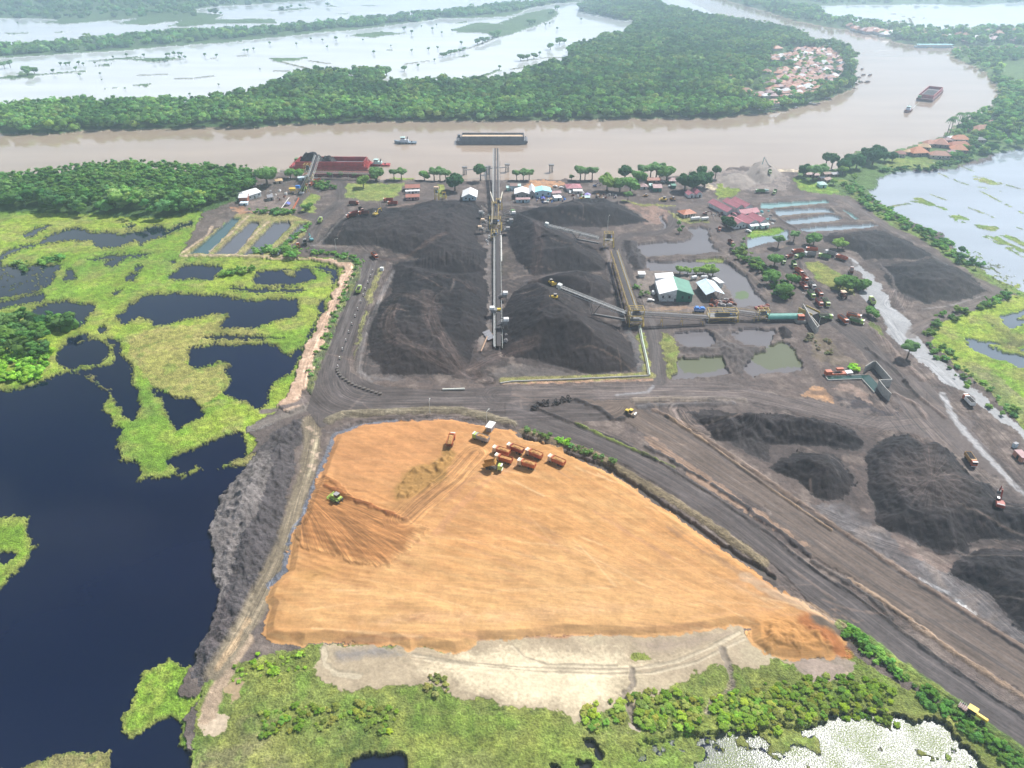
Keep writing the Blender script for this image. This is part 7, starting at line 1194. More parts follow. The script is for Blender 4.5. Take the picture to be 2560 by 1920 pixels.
p = Z(*Z4, [820, 500, 925, 520]); gable('kiosk', p[0], p[1], 3.5, 2.6, 2.8, 'pale', 'wallblue', 'blue white kiosk at the corner of the office lane', 'kiosk', kind='flat')
gb(Z5, [1775, 935, 1925, 935], 7.5, 3.2, 4.8, 'mint', 'wallmint', 'mint green hip roofed house on the grassy bank', 'house', kind='hip', name='house')
for xy, c, lb in (([1500, 700, 1640, 700], 'dullpink', 'flat dusty pink shack behind the slim bank trees'), ([1660, 720, 1760, 720], 'dullpink', 'dusty shack in the middle of the bank huts'), ([1880, 700, 2030, 690], 'brown', 'brown shack under the tall crowned trees'), ([1820, 800, 1900, 790], 'white', 'little white roofed shack above the mint house'), ([2050, 700, 2180, 690], 'grey', 'grey shack at the edge of the dark woodland'), ([1910, 830, 2030, 800], 'brown', 'brown roofed boathouse right of the mint house')):
    gb(Z5, xy, 6, 2.4, 3.4, c, 'wood', lb, 'shack', kind='para', name='shack')
ZV = (560, 420, 8.5077)
gb(ZV, [335, 745, 505, 740], 11, 4.6, 6.2, 'white', 'rust', 'white roofed brick red building at the edge of the plantation', 'building', kind='para', name='building'); gb(ZV, [520, 690, 800, 600], 13, 4.0, 6.0, 'white', 'wallwhite', 'larger white roofed building behind the brick red one', 'building', kind='para', name='building'); gb(ZV, [350, 800, 500, 795], 4, 2.0, 2.4, 'pale', 'wallblue', 'pale blue lean to at the foot of the brick red building', 'shed', kind='flat', name='shed')
gb(ZV, [950, 705, 1060, 690], 8, 3.0, 4.2, 'grey', 'wallgrey', 'grey roofed shed in the jetty yard', 'shed', kind='para', name='shed'); gb(ZV, [1110, 335, 1250, 320], 6, 2.6, 3.8, 'ochre', 'wallpale', 'sand coloured hut below the jetty trees', 'hut', kind='hip', name='hut'); gb(ZV, [640, 490, 760, 480], 6, 2.6, 3.6, 'brown', 'wood', 'brown hut behind the white roofed building', 'hut', kind='para', name='hut'); gb(ZV, [1590, 280, 1770, 265], 4, 2.8, 3.2, 'pale', 'wallblue', 'pale blue site cabin behind the jetty ramp', 'cabin', kind='flat', name='cabin')
p = Z(2400, 1080, 13.825, [1800, 780, 2080, 1060]); gable('site_cabin', p[0], p[1], 3.4, 2.6, 2.8, 'dullpink', 'salmon', 'dusty pink container cabin on the roadside island at the right edge', 'container', kind='flat', over=.05)
p = Z(2400, 1080, 13.825, [1775, 500, 1880, 560]); gable('site_cabin', p[0], p[1], 2.2, 2.0, 2.1, 'grey', 'wallblue', 'small blue cabin above the pink container', 'cabin', kind='flat', over=.05)
p = Z(1160, 1060, 6.9125, [385, 175, 470, 195]); gable('site_hut', p[0], p[1], 4.5, 2.7, 2.9, 'white', 'grey', 'dark site hut with white roof at the top of the clay pad', 'hut', kind='flat', over=.4)
gb(zt(1, 1), [1072, 682, 1098, 684], 2, 2.2, 2.3, 'white', 'wallwhite', 'white guard cabin at the coal yard gateway', 'cabin', kind='flat', name='guard_cabin', over=.05)
# ---- riverside village of orange hipped roofs on the right bank
ZR = (2200, 270, 6.144)
for i, (x, y, wd, dp, c, a_) in enumerate(((300, 745, 11, 8, 'rust', -12), (560, 720, 21, 15, 'orange', 8), (670, 640, 13, 9, 'ochre', -20), (750, 590, 14, 10, 'salmon', 10), (910, 590, 17, 16, 'salmon', -20), (1020, 540, 9, 7, 'dullpink', 0), (1215, 520, 19, 12, 'orange', -8), (1190, 615, 26, 11, 'tile', 5), (1190, 680, 18, 13, 'orange', -14), (900, 765, 22, 11, 'salmon', -10), (1540, 390, 27, 18, 'salmon', 6), (1570, 475, 11, 9, 'dullpink', -10), (1735, 260, 11, 7, 'pink', -20), (1985, 300, 12, 8, 'dullpink', -20), (420, 720, 8, 6, 'ochre', 0), (1100, 720, 10, 6, 'dullpink', -10), (1500, 530, 14, 7, 'grey', 0), (1080, 500, 8, 5, 'white', 10), (1400, 300, 10, 6, 'grey', 0))):
    names = ['darkest red', 'widest front row', 'ochre', 'water side', 'steep two tier', 'small dull pink', 'orange upper right', 'long brownish', 'bright orange', 'lowest orange', 'largest, isolated', 'arched dull pink', 'pink red, high on the bank', 'dull pink, farthest right', 'tiny ochre', 'low dull pink', 'grey roofed', 'small white roofed', 'grey roofed, among palms']
    gable('village_house', None, None, dp*.82, 3.6, 3.6+min(wd, dp)*.32, c, 'wood' if i % 3 else 'wallpale', names[i]+' house of the right bank village', 'house', 'houses of the right bank village', kind='hip', ctr=Z(*ZR, [x, y])[0], hd=R(a_), w=wd*.82, over=.8)
# ---- dense village on the point and the houses of the far bank: one of each kind, then copies
def village_house(roof, wall):
    r = empty('village_house', (0, 0, 0)); MB().box(-4.2, 4.2, -3.4, 3.4, 0, 3).build('wall', rm(wall), r)
    m_ = MB(); bm = m_.bm; c4 = [bm.verts.new(v) for v in ((-5.2, -4.3, 2.8), (5.2, -4.3, 2.8), (5.2, 4.3, 2.8), (-5.2, 4.3, 2.8))]; t0, t1 = bm.verts.new((-1.6, 0, 5.6)), bm.verts.new((1.6, 0, 5.6))
    for f in ((c4[0], c4[1], t1, t0), (c4[1], c4[2], t1), (c4[2], c4[3], t0, t1), (c4[3], c4[0], t0), tuple(c4[::-1])): bm.faces.new(f)
    m_.build('roof', rm(roof), r); return r
VH = {k: village_house(*k) for k in (('tile', 'wallpale'), ('salmon', 'wallwhite'), ('dullpink', 'wood'), ('rust', 'wallpale'), ('white', 'wallwhite'), ('brown', 'wood'))}
used = set(); vr = np.random.RandomState(12)
def put_house(x, y, kinds, label, group, sc=1, rz=None):
    k = kinds[vr.randint(len(kinds))]
    r = VH[k] if k not in used else copy_tree(VH[k]); used.add(k); r.location = (x, y, max(ground_z(x, y), .8)); r.rotation_euler = (0, 0, vr.uniform(-.35, .35) if rz is None else rz); r.scale = (sc*vr.uniform(.95, 1.4), sc*vr.uniform(.95, 1.3), sc*vr.uniform(.9, 1.15)); tag(r, label, 'house', group)
KT = [('tile', 'wallpale'), ('salmon', 'wallwhite'), ('tile', 'wallpale'), ('rust', 'wallpale'), ('dullpink', 'wood'), ('salmon', 'wallwhite'), ('dullpink', 'wood'), ('white', 'wallwhite')]
ZP = (1820, 110, 6.144)
core = Z(*ZP, [1000, 110, 1250, 60, 1500, 60, 1720, 130, 1780, 260, 1850, 400, 1780, 560, 1640, 700, 1480, 790, 1250, 800, 1000, 830, 860, 860, 700, 850, 480, 850, 380, 830, 640, 780, 600, 640, 740, 560, 740, 440, 900, 400, 1000, 330, 620, 270, 600, 215, 900, 200])
hX, hY, _ = scatter(core, 1/28, 77); kept = []
gaps = [Z(*ZP, g) for g in ([600, 290, 950, 290, 1050, 380, 880, 400, 600, 380], [1560, 260, 1700, 330, 1700, 440, 1560, 500, 1600, 380], [1290, 190, 1390, 190, 1390, 270, 1290, 270], [1620, 480, 1600, 530, 1420, 720, 1380, 720])]
for x, y in zip(hX, hY):
    if all((x-a)**2+((y-b)*.75)**2 > 8.2**2 for a, b in kept):
        px, py = (float(q) for q in toPx(np.array(x), np.array(y)))
        if any(min(q[0] for q in g) < px < max(q[0] for q in g) and min(q[1] for q in g) < py < max(q[1] for q in g) for g in gaps[:3]): continue
        kept.append((x, y))
for x, y in kept[:290]: put_house(x, y, KT, 'tile roofed house packed into the village on the wooded point', 'houses of the village on the point')
for x, y, lb in ((200, 540, 'pair of orange roofs standing alone at the left of the point village'), (270, 500, None), (270, 790, 'orange and cream roofed house at the lower left of the point village'), (740, 110, 'orange roofed house at the top left of the point village'), (690, 960, 'steep orange roofed house by the water below the point village'), (1040, 920, 'white house by the water below the point village'), (590, 470, 'brown red house left of the point village'), (40, 580, 'small orange roofs at the left edge of the point forest')):
    p = at(*Z(*ZP, [x, y])[0]); put_house(p.x, p.y, KT[:2] if x != 1040 else [('white', 'wallwhite')], lb or 'orange roofed house touching the lone pair left of the point village', None, 1.35)
ZF = (2060, 30, 4.424)
for i in range(78):
    if i < 30: t = vr.rand(); x = 270+t*700; y = 185+t*120+vr.uniform(-15, 10)
    else: x = vr.uniform(1080, 2300); y = 345-vr.uniform(0, 120)
    p = at(*Z(*ZF, [x, y+12])[0]); put_house(p.x, p.y, KT+[('white', 'wallwhite')], 'far hazy house among trees on the outer bank of the bend', 'houses on the far outer bank', 1.7)
for i, (x, y) in enumerate(((2380, 40), (2150, 55), (1300, 150))): pass
for k, v in VH.items():
    if k not in used:
        for ch in list(v.children): bpy.data.objects.remove(ch)
        bpy.data.objects.remove(v)
# floating rafts and moored boats off the village point
def boat(Lh=9):
    r = empty('river_boat'); MB().prism([(-Lh/2, .1), (-Lh/2+.6, -.2), (Lh/2-1.4, -.2), (Lh/2, .9), (-Lh/2, .8)], -1, 1).build('hull', rm('brown'), r); MB().box(-Lh*.3, Lh*.2, -.9, .9, .8, 2.0).build('cabin', rm('grey'), r); return r
bt = boat(); first = True
for i, (x, y) in enumerate(((2080, 480), (2180, 485), (2060, 390), (2010, 520), (2040, 590), (1960, 620), (1900, 660), (1700, 700), (1930, 685), (1550, 850), (1500, 855), (1390, 925), (1330, 940), (1250, 935), (1040, 990), (760, 1010), (700, 1025), (600, 1030), (480, 1030), (1820, 610), (2140, 590))):
    p = at(*Z(*ZP, [x, y])[0]); r = bt if first else copy_tree(bt); first = False; r.location = (p.x, p.y, .15); r.rotation_euler = (0, 0, vr.uniform(-.3, .9)); r.scale = (vr.uniform(.8, 1.5),)*3; tag(r, 'small wooden boat or raft moored off the village point', 'boat', 'boats moored off the village point')
# long pale ferry pontoon on the far bank
p = at(*Z(*ZF, [1270, 392])[0]); r = empty('pontoon', (p.x, p.y, .1), .0, 'long white and blue pontoon moored at the far bank', 'pontoon'); MB().box(-45, 25, -5, 5, 0, 2.2).build('hull', rm('wallblue'), r); MB().box(-40, 22, -4, 4, 2.2, 5.2).build('deckhouse', rm('white'), r); MB().box(-42, 24, -5, 5, 5.2, 5.5).build('roof', rm('cyan'), r)
# ================================================================ CONVEYORS, STACKERS, BARGES, SMALL THINGS
YF = 'amber'; M_yel = mat('yellow_steel', (.50, .36, .09), .6, var=.3); M_whs = mat('pale_steel', (.52, .55, .53), .6, var=.2); M_belt = mat('coal_belt', (.045, .04, .042), .8, var=.3); M_grs = mat('grey_steel', (.20, .20, .20), .6, var=.3); M_conc = mat('concrete', (.38, .37, .34), .85, var=.2, vscale=.8)
def gz(p): return max(ground_z(p.x, p.y), 0)
def conveyor(name, label, p0, p1, width=2.2, truss=1.6, m=M_whs, every=12, belts=1, rail=True, legs=True, cat='conveyor', legm=None, cover=None, group=None, mlegs=None):
    """elevated belt conveyor from p0 to p1 (belt level points)"""
    r = empty(name, (p0.x, p0.y, gz(p0)), 0, label, cat, group); q0, q1 = Vector((0, 0, p0.z-r.location.z)), p1-r.location; q0 = Vector((0, 0, p0.z-gz(p0))); q1 = Vector((p1.x-p0.x, p1.y-p0.y, p1.z-gz(p0)))
    d = q1-q0; L_ = d.length; h = Vector((d.x, d.y, 0)).normalized(); s = Vector((-h.y, h.x, 0)); up = d.normalized().cross(s)*-1
    if up.z < 0: up = -up
    for k, sg in enumerate((-1, 1)):
        f = MB(); o = s*sg*width/2; f.bar(q0+o, q1+o, .18, .25); f.bar(q0+o-up*truss, q1+o-up*truss, .18, .22); n = max(2, int(L_/3))
        for i in range(n):
            a, b = q0+d*(i/n), q0+d*((i+1)/n); f.bar(a+o-up*truss, b+o if i % 2 == 0 else a+o, .1); f.bar((a+o) if i % 2 else b+o-up*truss, (b+o-up*truss) if i % 2 else b+o, .1)
        f.build('side_truss', m, r)
    for k in range(belts):
        w_ = width/belts*.62; o = s*((k-(belts-1)/2)*width/belts); MB().bar(q0+o+up*.25, q1+o+up*.25, w_, .1).build('belt', M_belt, r)
    wk = MB().bar(q0+s*(width/2+.5), q1+s*(width/2+.5), .8, .08)
    wk.build('walkway', M_grs, r)
    if rail:
        rl_ = MB(); o = s*(width/2+.9); n = max(2, int(L_/2.5)); rl_.bar(q0+o+up*1.1, q1+o+up*1.1, .1)
        for i in range(n+1): a = q0+d*(i/n)+o; rl_.bar(a, a+up*1.1, .08)
        rl_.build('handrail', M_yel if m is not M_whs else M_whs, r)
    if cover:
        for k in range(1):
            cv = MB(); bm = cv.bm; ring = []
            for e in (q0, q1):
                ring.append([bm.verts.new(e+s*math.cos(t)*width*.62+Vector((0, 0, 1))*(math.sin(t)*width*.5+.2)) for t in np.linspace(0, math.pi, 9)])
            for i in range(8): bm.faces.new((ring[0][i], ring[0][i+1], ring[1][i+1], ring[1][i]))
            cv.build('cover', cover, r)
    if legs:
        n = max(1, int(L_/every))
        for i in range(n+1):
            c = q0+d*((i+.3)/(n+.6)); wpt = c+r.location; g = ground_z(wpt.x, wpt.y)-r.location.z
            if wpt.y > 9e9: continue
            top = c.z-truss
            if top-g < .8: continue
            lg = MB()
            for sg in (-1, 1): lg.bar((c.x+s.x*sg*width*.5, c.y+s.y*sg*width*.5, top), (c.x+s.x*sg*width*.75, c.y+s.y*sg*width*.75, g-.5), .22)
            a = c+s*width*.6; b = c-s*width*.6; lg.bar((a.x, a.y, g+(top-g)*.5), (b.x, b.y, g+(top-g)*.5), .12); lg.bar((a.x, a.y, g+.5), (b.x, b.y, top-.3), .1)
            lg.build('leg', legm or m, r)
    return r
def tower(name, label, px, w, d, h, m=M_yel, hd=0, roof=None, levels=2, cat='tower', z0=None):
    p = at(*px, 1.2); r = empty(name, (p.x, p.y, gz(p) if z0 is None else z0), hd, label, cat)
    for x in (-w/2, w/2):
        for y in (-d/2, d/2): MB().bar((x, y, -.5), (x, y, h), .32).build('column', m, r)
    for k in range(1, levels+1):
        z = h*k/levels; f = MB()
        for y in (-d/2, d/2): f.bar((-w/2, y, z), (w/2, y, z), .25)
        for x in (-w/2, w/2): f.bar((x, -d/2, z), (x, d/2, z), .25)
        if k == levels: f.bar((0, -d/2, z), (0, d/2, z), .2).bar((-w/2, 0, z), (w/2, 0, z), .2)
        f.build('frame', m, r)
        if k < levels: MB().box(-w/2+.2, w/2-.2, -d/2+.2, d/2-.2, z-.1, z).build('platform', M_grs, r)
    br = MB()
    for y in (-d/2, d/2): MB().bar((-w/2, y, 0), (w/2, y, h/levels), .14).bar((w/2, y, 0), (-w/2, y, h/levels), .14).build('bracing', m, r)
    st = MB().bar((w/2+.6, -d/2, 0), (w/2+.6, d/2, h/levels), .7, .12).bar((w/2+1, -d/2, 1), (w/2+1, d/2, h/levels+1), .08); st.build('stair', m, r)
    MB().box(-w*.25, w*.25, -d*.25, d*.25, h*.62, h*.92, w*.06, d*.06).build('chute', M_steel, r); MB().cyl((w*.28, -d*.1, h*.7), (w*.28, d*.25, h*.7), .45).build('drive_motor', paint('blue'), r)
    return r
# the long twin conveyor out over the river
T11p = lambda x, y, z: at(640+x/S_, 480+y/S_, z); T21p = lambda x, y, z: at(1280+x/S_, 480+y/S_, z)
lc = conveyor('ship_loader_conveyor', 'long twin belt conveyor rising north over the river towards the sand barge', at(1241, 502, 7.5), at(1241, 371, 15), 4.8, 1.6, M_whs, 26, 2, legm=M_grs)
conveyor('yard_conveyor', 'twin belt conveyor section through the cluttered yellow transfer towers', at(1238, 562, 6), at(1240, 503, 7.3), 4.2, 1.2, M_yel, 12, 2)
conveyor('reclaim_conveyor', 'long ground conveyor running down between the two coal yards', at(1247, 866, 3.0), at(1244, 575, 4.5), 4.0, 1.1, M_whs, 14, 1, legm=M_grs)
for nm, px, w, d, h, lb in (('transfer_tower', (1238, 574), 8.5, 6, 9.5, 'big yellow framed transfer tower on the central conveyor line'), ('transfer_tower', (1236, 530), 4, 3.5, 8, 'left of two small yellow gantry frames on the central conveyor'), ('transfer_tower', (1247, 524), 4, 3.5, 9, 'right of two small yellow gantry frames on the central conveyor'), ('transfer_tower', (1236, 598), 4.5, 7, 6.5, 'lower yellow platform with blue motor below the big transfer tower')):
    tower(nm, lb, px, w, d, h)
for i, (a, b) in enumerate(((( 1226, 480), (1234, 505)), ((1256, 480), (1250, 505)))):
    p0, p1 = at(*a, 10.5), at(*b, 7.5); r = empty('loading_arm', (p1.x, p1.y, gz(p1)), 0, ('left', 'right')[i]+' one of two splayed cream arms beside the long conveyor', 'arm', 'splayed cream arms'); q0 = p0-r.location; q1 = p1-r.location; MB().bar(q0, q1, .7, .9).build('beam', mat('cream_steel', (.66, .62, .50), .6), r)
    for q in (q0, q1): MB().bar(q, (q.x, q.y, 0), .3).build('leg', M_grs, r)
# side feeders beside the central line
def feeder(px, sx, label, body='cream', h=4.2, L_=9):
    p = at(*px, 1.2); r = empty('truck_feeder', (p.x, p.y, gz(p)), 0 if sx > 0 else math.pi, label, 'feeder', 'feeders along the central conveyor')
    MB().prism([(0, h-1.6), (2.6, h-1.6), (3.6, h), (-.4, h)], -1.8, 1.8).build('hopper', M_grs, r); MB().bar((2, 0, h-1.9), (L_, 0, 1.2), 1.2, .5).build('feeder_belt', M_steel, r); MB().box(-1, 2.2, -1.5, 1.5, h+.05, h+1.5, .2, .2).build('cabin', paint(body), r); MB().bar((2.6, -1.7, h+.9), (L_-1, -1.7, 2.6), .1).bar((-.4, -1.8, h+1), (3.6, -1.8, h+1), .1).build('handrail', M_whs, r)
    for x in (0, 3):
        for y in (-1.5, 1.5): MB().bar((x, y, 0), (x, y, h-1.4), .22).build('leg', M_grs, r)
    for k in range(4): MB().bar((L_-k*1.3, 1.4, 0), (L_-k*1.3, 1.4, 1.6-k*.1), .16).build('post', M_whs, r)
    return r
for px, sx, lb, c in (((1205, 565), 1, 'feeder with red and cream hood left of the big transfer tower', 'cream'), ((1200, 545), 1, 'grey feeder at upper left of the transfer towers', 'grey'), ((1198, 583), 1, 'round tanked feeder at lower left of the transfer towers', 'cream'), ((1284, 545), -1, 'dark green boxed feeder at upper right of the transfer towers', 'green'), ((1280, 570), -1, 'grey boxed feeder right of the big transfer tower', 'grey'), ((1286, 552), -1, 'pale feeder chute at far right of the transfer towers', 'white'), ((1272, 586), -1, 'lower right feeder with dark hopper', 'grey')): feeder(px, sx, lb, c)
for px, sx, lb in (((1266, 752), -1, 'upper right white reclaim feeder on the ground conveyor'), ((1228, 790), 1, 'left reclaim feeder on the ground conveyor beside a yellow drive'), ((1268, 828), -1, 'lowest white reclaim feeder on the ground conveyor')): feeder(px, sx, lb, 'white', 4.6, 6)
for px, lb in (((1246, 786), 'bright yellow drive housing on the ground conveyor'),): p = at(*px, 1.2); r = empty('drive_housing', (p.x, p.y, gz(p)), 0, lb, 'drive unit'); MB().box(-1.4, 1.4, -1, 1, 2.6, 3.8).build('hood', paint('yellow'), r, bevel=.08); MB().box(-1.5, 1.5, -.9, .9, 0, 2.6).build('base', M_grs, r)
p = at(1216, 835, 1.2); sc_ = empty('sheet_stack', (p.x, p.y, gz(p)), R(20), 'row of grey roof sheets sloping beside the ground conveyor', 'sheets')
for k in range(4): MB().prism([(-2, .6), (2, 1.6), (2, 1.7), (-2, .7)], -k*2.6-1.2, -k*2.6+1.2).build('sheet', rm('grey'), sc_)
# pipes
def pipe(label, pts, r_, m, z=.6, cat='pipe'):
    W = [at(x, y, 1.3) for x, y in pts]; o0 = W[0]; mb = MB()
    for a, b in zip(W, W[1:]): mb.cyl((a.x-o0.x, a.y-o0.y, z), (b.x-o0.x, b.y-o0.y, z), r_, 8)
    o = mb.build('pipe', m, None, loc=(o0.x, o0.y, gz(o0))); return tag(o, label, cat)
pipe('white pipe beside the central ground conveyor', [(1253, 590), (1254, 655)], .35, mat('white_pipe', (.7, .7, .66), .5)); pipe('pale concrete drain kerb across the lower edge of the coal yard', T(1, 1, [2112, 1655, 2212, 1640, 2700, 1622, 3200, 1600, 3395, 1590]), .5, M_conc, .3); pipe('pale green pipe run down the right side of the coal yard', T(2, 1, [1105, 1160, 1130, 1300, 1165, 1450, 1190, 1590]), .4, mat('green_pipe', (.52, .62, .50), .5), .8)
pipe('second pipe just left of the pale green pipe run', T(2, 1, [1092, 1165, 1117, 1300, 1152, 1450, 1176, 1588]), .22, M_conc, .8); pipe('brown duct zigzagging at the foot of the ground conveyor', Z(1100, 690, 7.9, [1060, 900, 1060, 1160, 930, 1230, 810, 1510]), .4, mat('rust_pipe', (.40, .26, .17), .7)); pipe('cream pipe lying on the road verge below the coal yard', T(1, 2, [1612, 55, 1805, 50]), .55, mat('cream_pipe', (.66, .66, .58), .5), .5); pipe('thin pale pipe on posts behind the jetty yard', Z(560, 420, 8.5077, [1390, 650, 1220, 885]), .3, mat('white_pipe', (.7, .7, .66), .5), 1.0)
# stackers
def stacker(tip, root, label, foot, hz=(17, 9)):
    a, b = at(*tip, hz[0]), at(*root, hz[1]); r = conveyor('stacker_boom', label, b, a, 2.2, 1.8, M_whs, 60, 1, True, False, 'stacker'); o = r.location; hd = MB(); q = a-o; d = (a-b).normalized()
    MB().bar(q-d*1.5, q+d*1.0, 3, 2.2).build('head_chute', M_whs, r); f = at(*foot, 3); g = ground_z(f.x, f.y); m1 = b.lerp(a, .55)-o; m2 = b.lerp(a, .35)-o; s = Vector((-d.y, d.x, 0))*1.2; lg = MB()
    for sg in (-1, 1): lg.bar(m1+s*sg, (f.x-o.x+s.x*sg, f.y-o.y+s.y*sg, g-o.z+.6), .3).bar(m2+s*sg, (f.x-o.x+s.x*sg, f.y-o.y+s.y*sg, g-o.z+.6), .25)
    lg.bar((f.x-o.x, f.y-o.y, g-o.z+1.2), (0, 0, b.z-o.z-5), .8, 1.2); lg.build('support_leg', M_grs, r); return r
stacker((1366, 560), (1498, 592), 'upper white stacker boom leaning over the coal from its yellow tower', (1443, 604), (17, 10)); stacker((1398, 714), (1565, 780), 'lower, longer white stacker boom over the biggest coal cone', (1482, 785), (19, 11))
tower('stacker_tower', 'yellow tower at the head of the slanting conveyor', (1520, 618), 6.5, 5, 11); tower('stacker_tower', 'yellow transfer tower where the two elevated conveyors meet', (1588, 812), 8, 6, 11, levels=3)
conveyor('elevated_conveyor', 'slanting elevated conveyor between the two yellow towers, casting a broad shadow', T21p(880, 505, 8.5), T21p(1045, 1015, 9.5), 4.0, 1.8, M_yel, 11, 1, legm=M_yel)
conveyor('elevated_conveyor', 'elevated conveyor crossing the yard road east of the lower yellow tower', T21p(1075, 1045, 9.5), T21p(1700, 1082, 5.5), 3.0, 1.8, M_grs, 13, 1, legm=M_yel)
conveyor('elevated_conveyor', 'short rising conveyor between the yellow crusher deck and small yellow tower', T21p(1860, 1020, 7), T21p(2150, 1060, 5), 3.0, 1.5, M_grs, 10, 1, legm=M_yel)
conveyor('covered_conveyor', 'green roofed conveyor gallery beside the unloading hopper', T21p(2200, 1085, 3.2), T21p(2505, 1082, 3.2), 4.4, 1.2, M_grs, 9, 1, cover=cmat('sheet_teal', (.10, .33, .27), .4))
tower('crusher_deck', 'wide yellow crusher platform in the middle of the elevated line', (1804, 800), 17, 6.5, 6.5, levels=2); tower('transfer_tower', 'small bright yellow framed tower at the end of the covered conveyor', (1905, 798), 6, 4.5, 6.5)
r = tower('batching_tower', 'tall yellow batching tower between grass field and white shed', (1092, 499), 3.2, 3, 9); tower('batching_tower', 'smaller yellow tower right of the batching tower', (1110, 497), 2.6, 2.6, 5.5); MB().box(-2, 2, -1.6, 1.6, 9.1, 11).build('bin', paint('cream'), r)
# truck dump hopper: concrete ramp walls
def slab(name, label, pts, h, th, m, cat, z0=None, closed=False):
    W = [at(x, y, 1.3) for x, y in pts]; o0 = W[0]; mb = MB()
    for a, b in zip(W, W[1:]+([W[0]] if closed else [])):
        mb.bar((a.x-o0.x, a.y-o0.y, h/2-.4), (b.x-o0.x, b.y-o0.y, h/2-.4), th, h+.8)
    o = mb.build(name, m, None, loc=(o0.x, o0.y, gz(o0))); return tag(o, label, cat)
slab('ramp_wall', 'high grey concrete wall beside the truck unloading ramp', T(3, 1, [290, 1030, 345, 1130, 405, 1225]), 5, .5, M_conc, 'wall'); slab('ramp_wall', 'grey concrete wing wall sloping to the flooded pit', T(3, 1, [405, 1225, 430, 1205, 360, 1120]), 4, .5, M_conc, 'wall')
p = at(640*3+275/S_, 480+1120/S_, 1.3); r = empty('control_cabin', (p.x, p.y, gz(p)), 0, 'orange red control cabin beside the covered conveyor', 'cabin'); MB().box(-2, 2, -1.6, 1.6, 1.6, 4.4, .1, .1).build('cabin_box', paint('orange'), r, bevel=.05); MB().box(-3, 3, -2.4, 2, -.3, 1.6).build('plinth', M_conc, r); MB().box(-1.5, 1.5, -1.65, -1.55, 2.8, 3.8).build('window', M_glass, r)
p = at(640*3+345/S_, 480+1070/S_, 1.3); r = empty('dump_hopper', (p.x, p.y, gz(p)), R(-60), 'truck dump hopper with dark mouth at the head of the queue', 'hopper'); MB().prism([(-5, 3.4), (5, 3.4), (2.5, .3), (-2.5, .3)], -3, 3).build('hopper_bin', M_steel, r); MB().box(-5.2, 5.2, -3.3, -3, -.3, 4.2).box(-5.2, 5.2, 3, 3.3, -.3, 4.2).build('side_wall', M_yel, r); MB().prism([(5.2, -.2), (12, -.2), (12, .3), (5.2, 3.2)], -3, 3).build('ramp', M_dirt, r)
# concrete basin
ZW = (2040, 900, 10.055)
slab('basin_wall', 'pale concrete wall round the far side of the green basin', Z(*ZW, [1190, 340, 1380, 215, 1450, 210, 1850, 670]), 4.6, .4, M_conc, 'wall'); slab('basin_wall', 'stepped concrete wall at the near end of the green basin', Z(*ZW, [1850, 680, 1530, 690, 1680, 890, 1830, 1040]), 4.6, .4, M_conc, 'wall')
slab('basin_wall', 'low concrete edge of the long narrow arm of the basin', Z(*ZW, [230, 420, 300, 520, 1150, 490, 1460, 830]), .7, .3, M_conc, 'wall'); slab('basin_wall', 'far concrete edge of the narrow basin arm', Z(*ZW, [230, 420, 700, 410, 1190, 390]), .7, .3, M_conc, 'wall')
W = [at(x, y, 1.3) for x, y in Z(*ZW, [240, 430, 1190, 400, 1330, 390, 1600, 680, 1520, 700, 1470, 820, 1180, 500, 300, 515])]; bm = bmesh.new(); bm.faces.new([bm.verts.new((q.x, q.y, 1.75)) for q in W]); me = bpy.data.meshes.new('basin_water'); bm.to_mesh(me); bm.free(); me.materials.append(mat('basin_water', (.02, .06, .05), .06, var=.1)); o = bpy.data.objects.new('basin_water', me); C.collection.objects.link(o); o['kind'] = 'structure'
# orange and white boats drawn up beside the basin
def workboat(rf, label, sc=1.0, ch=True):
    p = Z(*ZW, rf); a, b = at(*p[0], 1.3), at(*p[1], 1.3); L_ = (b-a).length; r = empty('work_boat', (a.x, a.y, gz(a)+.1), math.atan2(b.y-a.y, b.x-a.x), label, 'boat')
    MB().prism([(0, .2), (L_*.85, .2), (L_, 1.5), (0, 1.3)], -1.4, 1.4).build('hull', paint('orange'), r, bevel=.1); MB().box(.1, L_*.24, -1.3, 1.3, 1.3, 2.7).build('wheelhouse', paint('orange'), r)
    if ch: MB().box(L_*.45, L_*.72, .3, 1.9, 2.3, 3.4).build('canopy', paint('orange'), r)
    MB().prism([(L_*.8, .9), (L_*1.04, 1.6), (L_*1.04, 2.0), (L_*.8, 1.6)], -1.5, 1.5).build('bow', paint('white'), r); MB().box(L_*.3, L_*.75, -1.0, 1.0, 1.32, 1.42).build('deck', M_bedin, r); return r
workboat([215, 380, 860, 360], 'orange work boat with white bow drawn up beside the concrete basin')
# white tanks
def tank(zf, rf, r_, label, m='white', legs=True):
    p = Z(*zf, rf); a, b = at(*p[0], 1.3), at(*p[1], 1.3); L_ = (b-a).length; r = empty('storage_tank', (a.x, a.y, gz(a)), math.atan2(b.y-a.y, b.x-a.x), label, 'tank'); t = MB(); t.cyl((.4, 0, r_+.5), (L_-.4, 0, r_+.5), r_, 18); t.cyl((0, 0, r_+.5), (.4, 0, r_+.5), r_*.6, 18, r_); t.cyl((L_-.4, 0, r_+.5), (L_, 0, r_+.5), r_, 18, r_*.6); t.build('tank_shell', paint(m), r)
    for x in (L_*.2, L_*.8): MB().box(x-.2, x+.2, -r_*.8, r_*.8, -.2, r_*.6).build('saddle', M_conc, r)
tank(Z4, [385, 790, 590, 775], 1.35, 'long white horizontal tank below the orange hip roofed house'); tank(Z4, [612, 785, 775, 770], 1.2, 'shorter white tank at the right of the long one'); tank(Z6, [1320, 410, 1440, 408], 1.1, 'white tank behind the open sided shed'); tank(Z6, [1150, 425, 1250, 410], 1.2, 'white tank cluster right of the green roof')
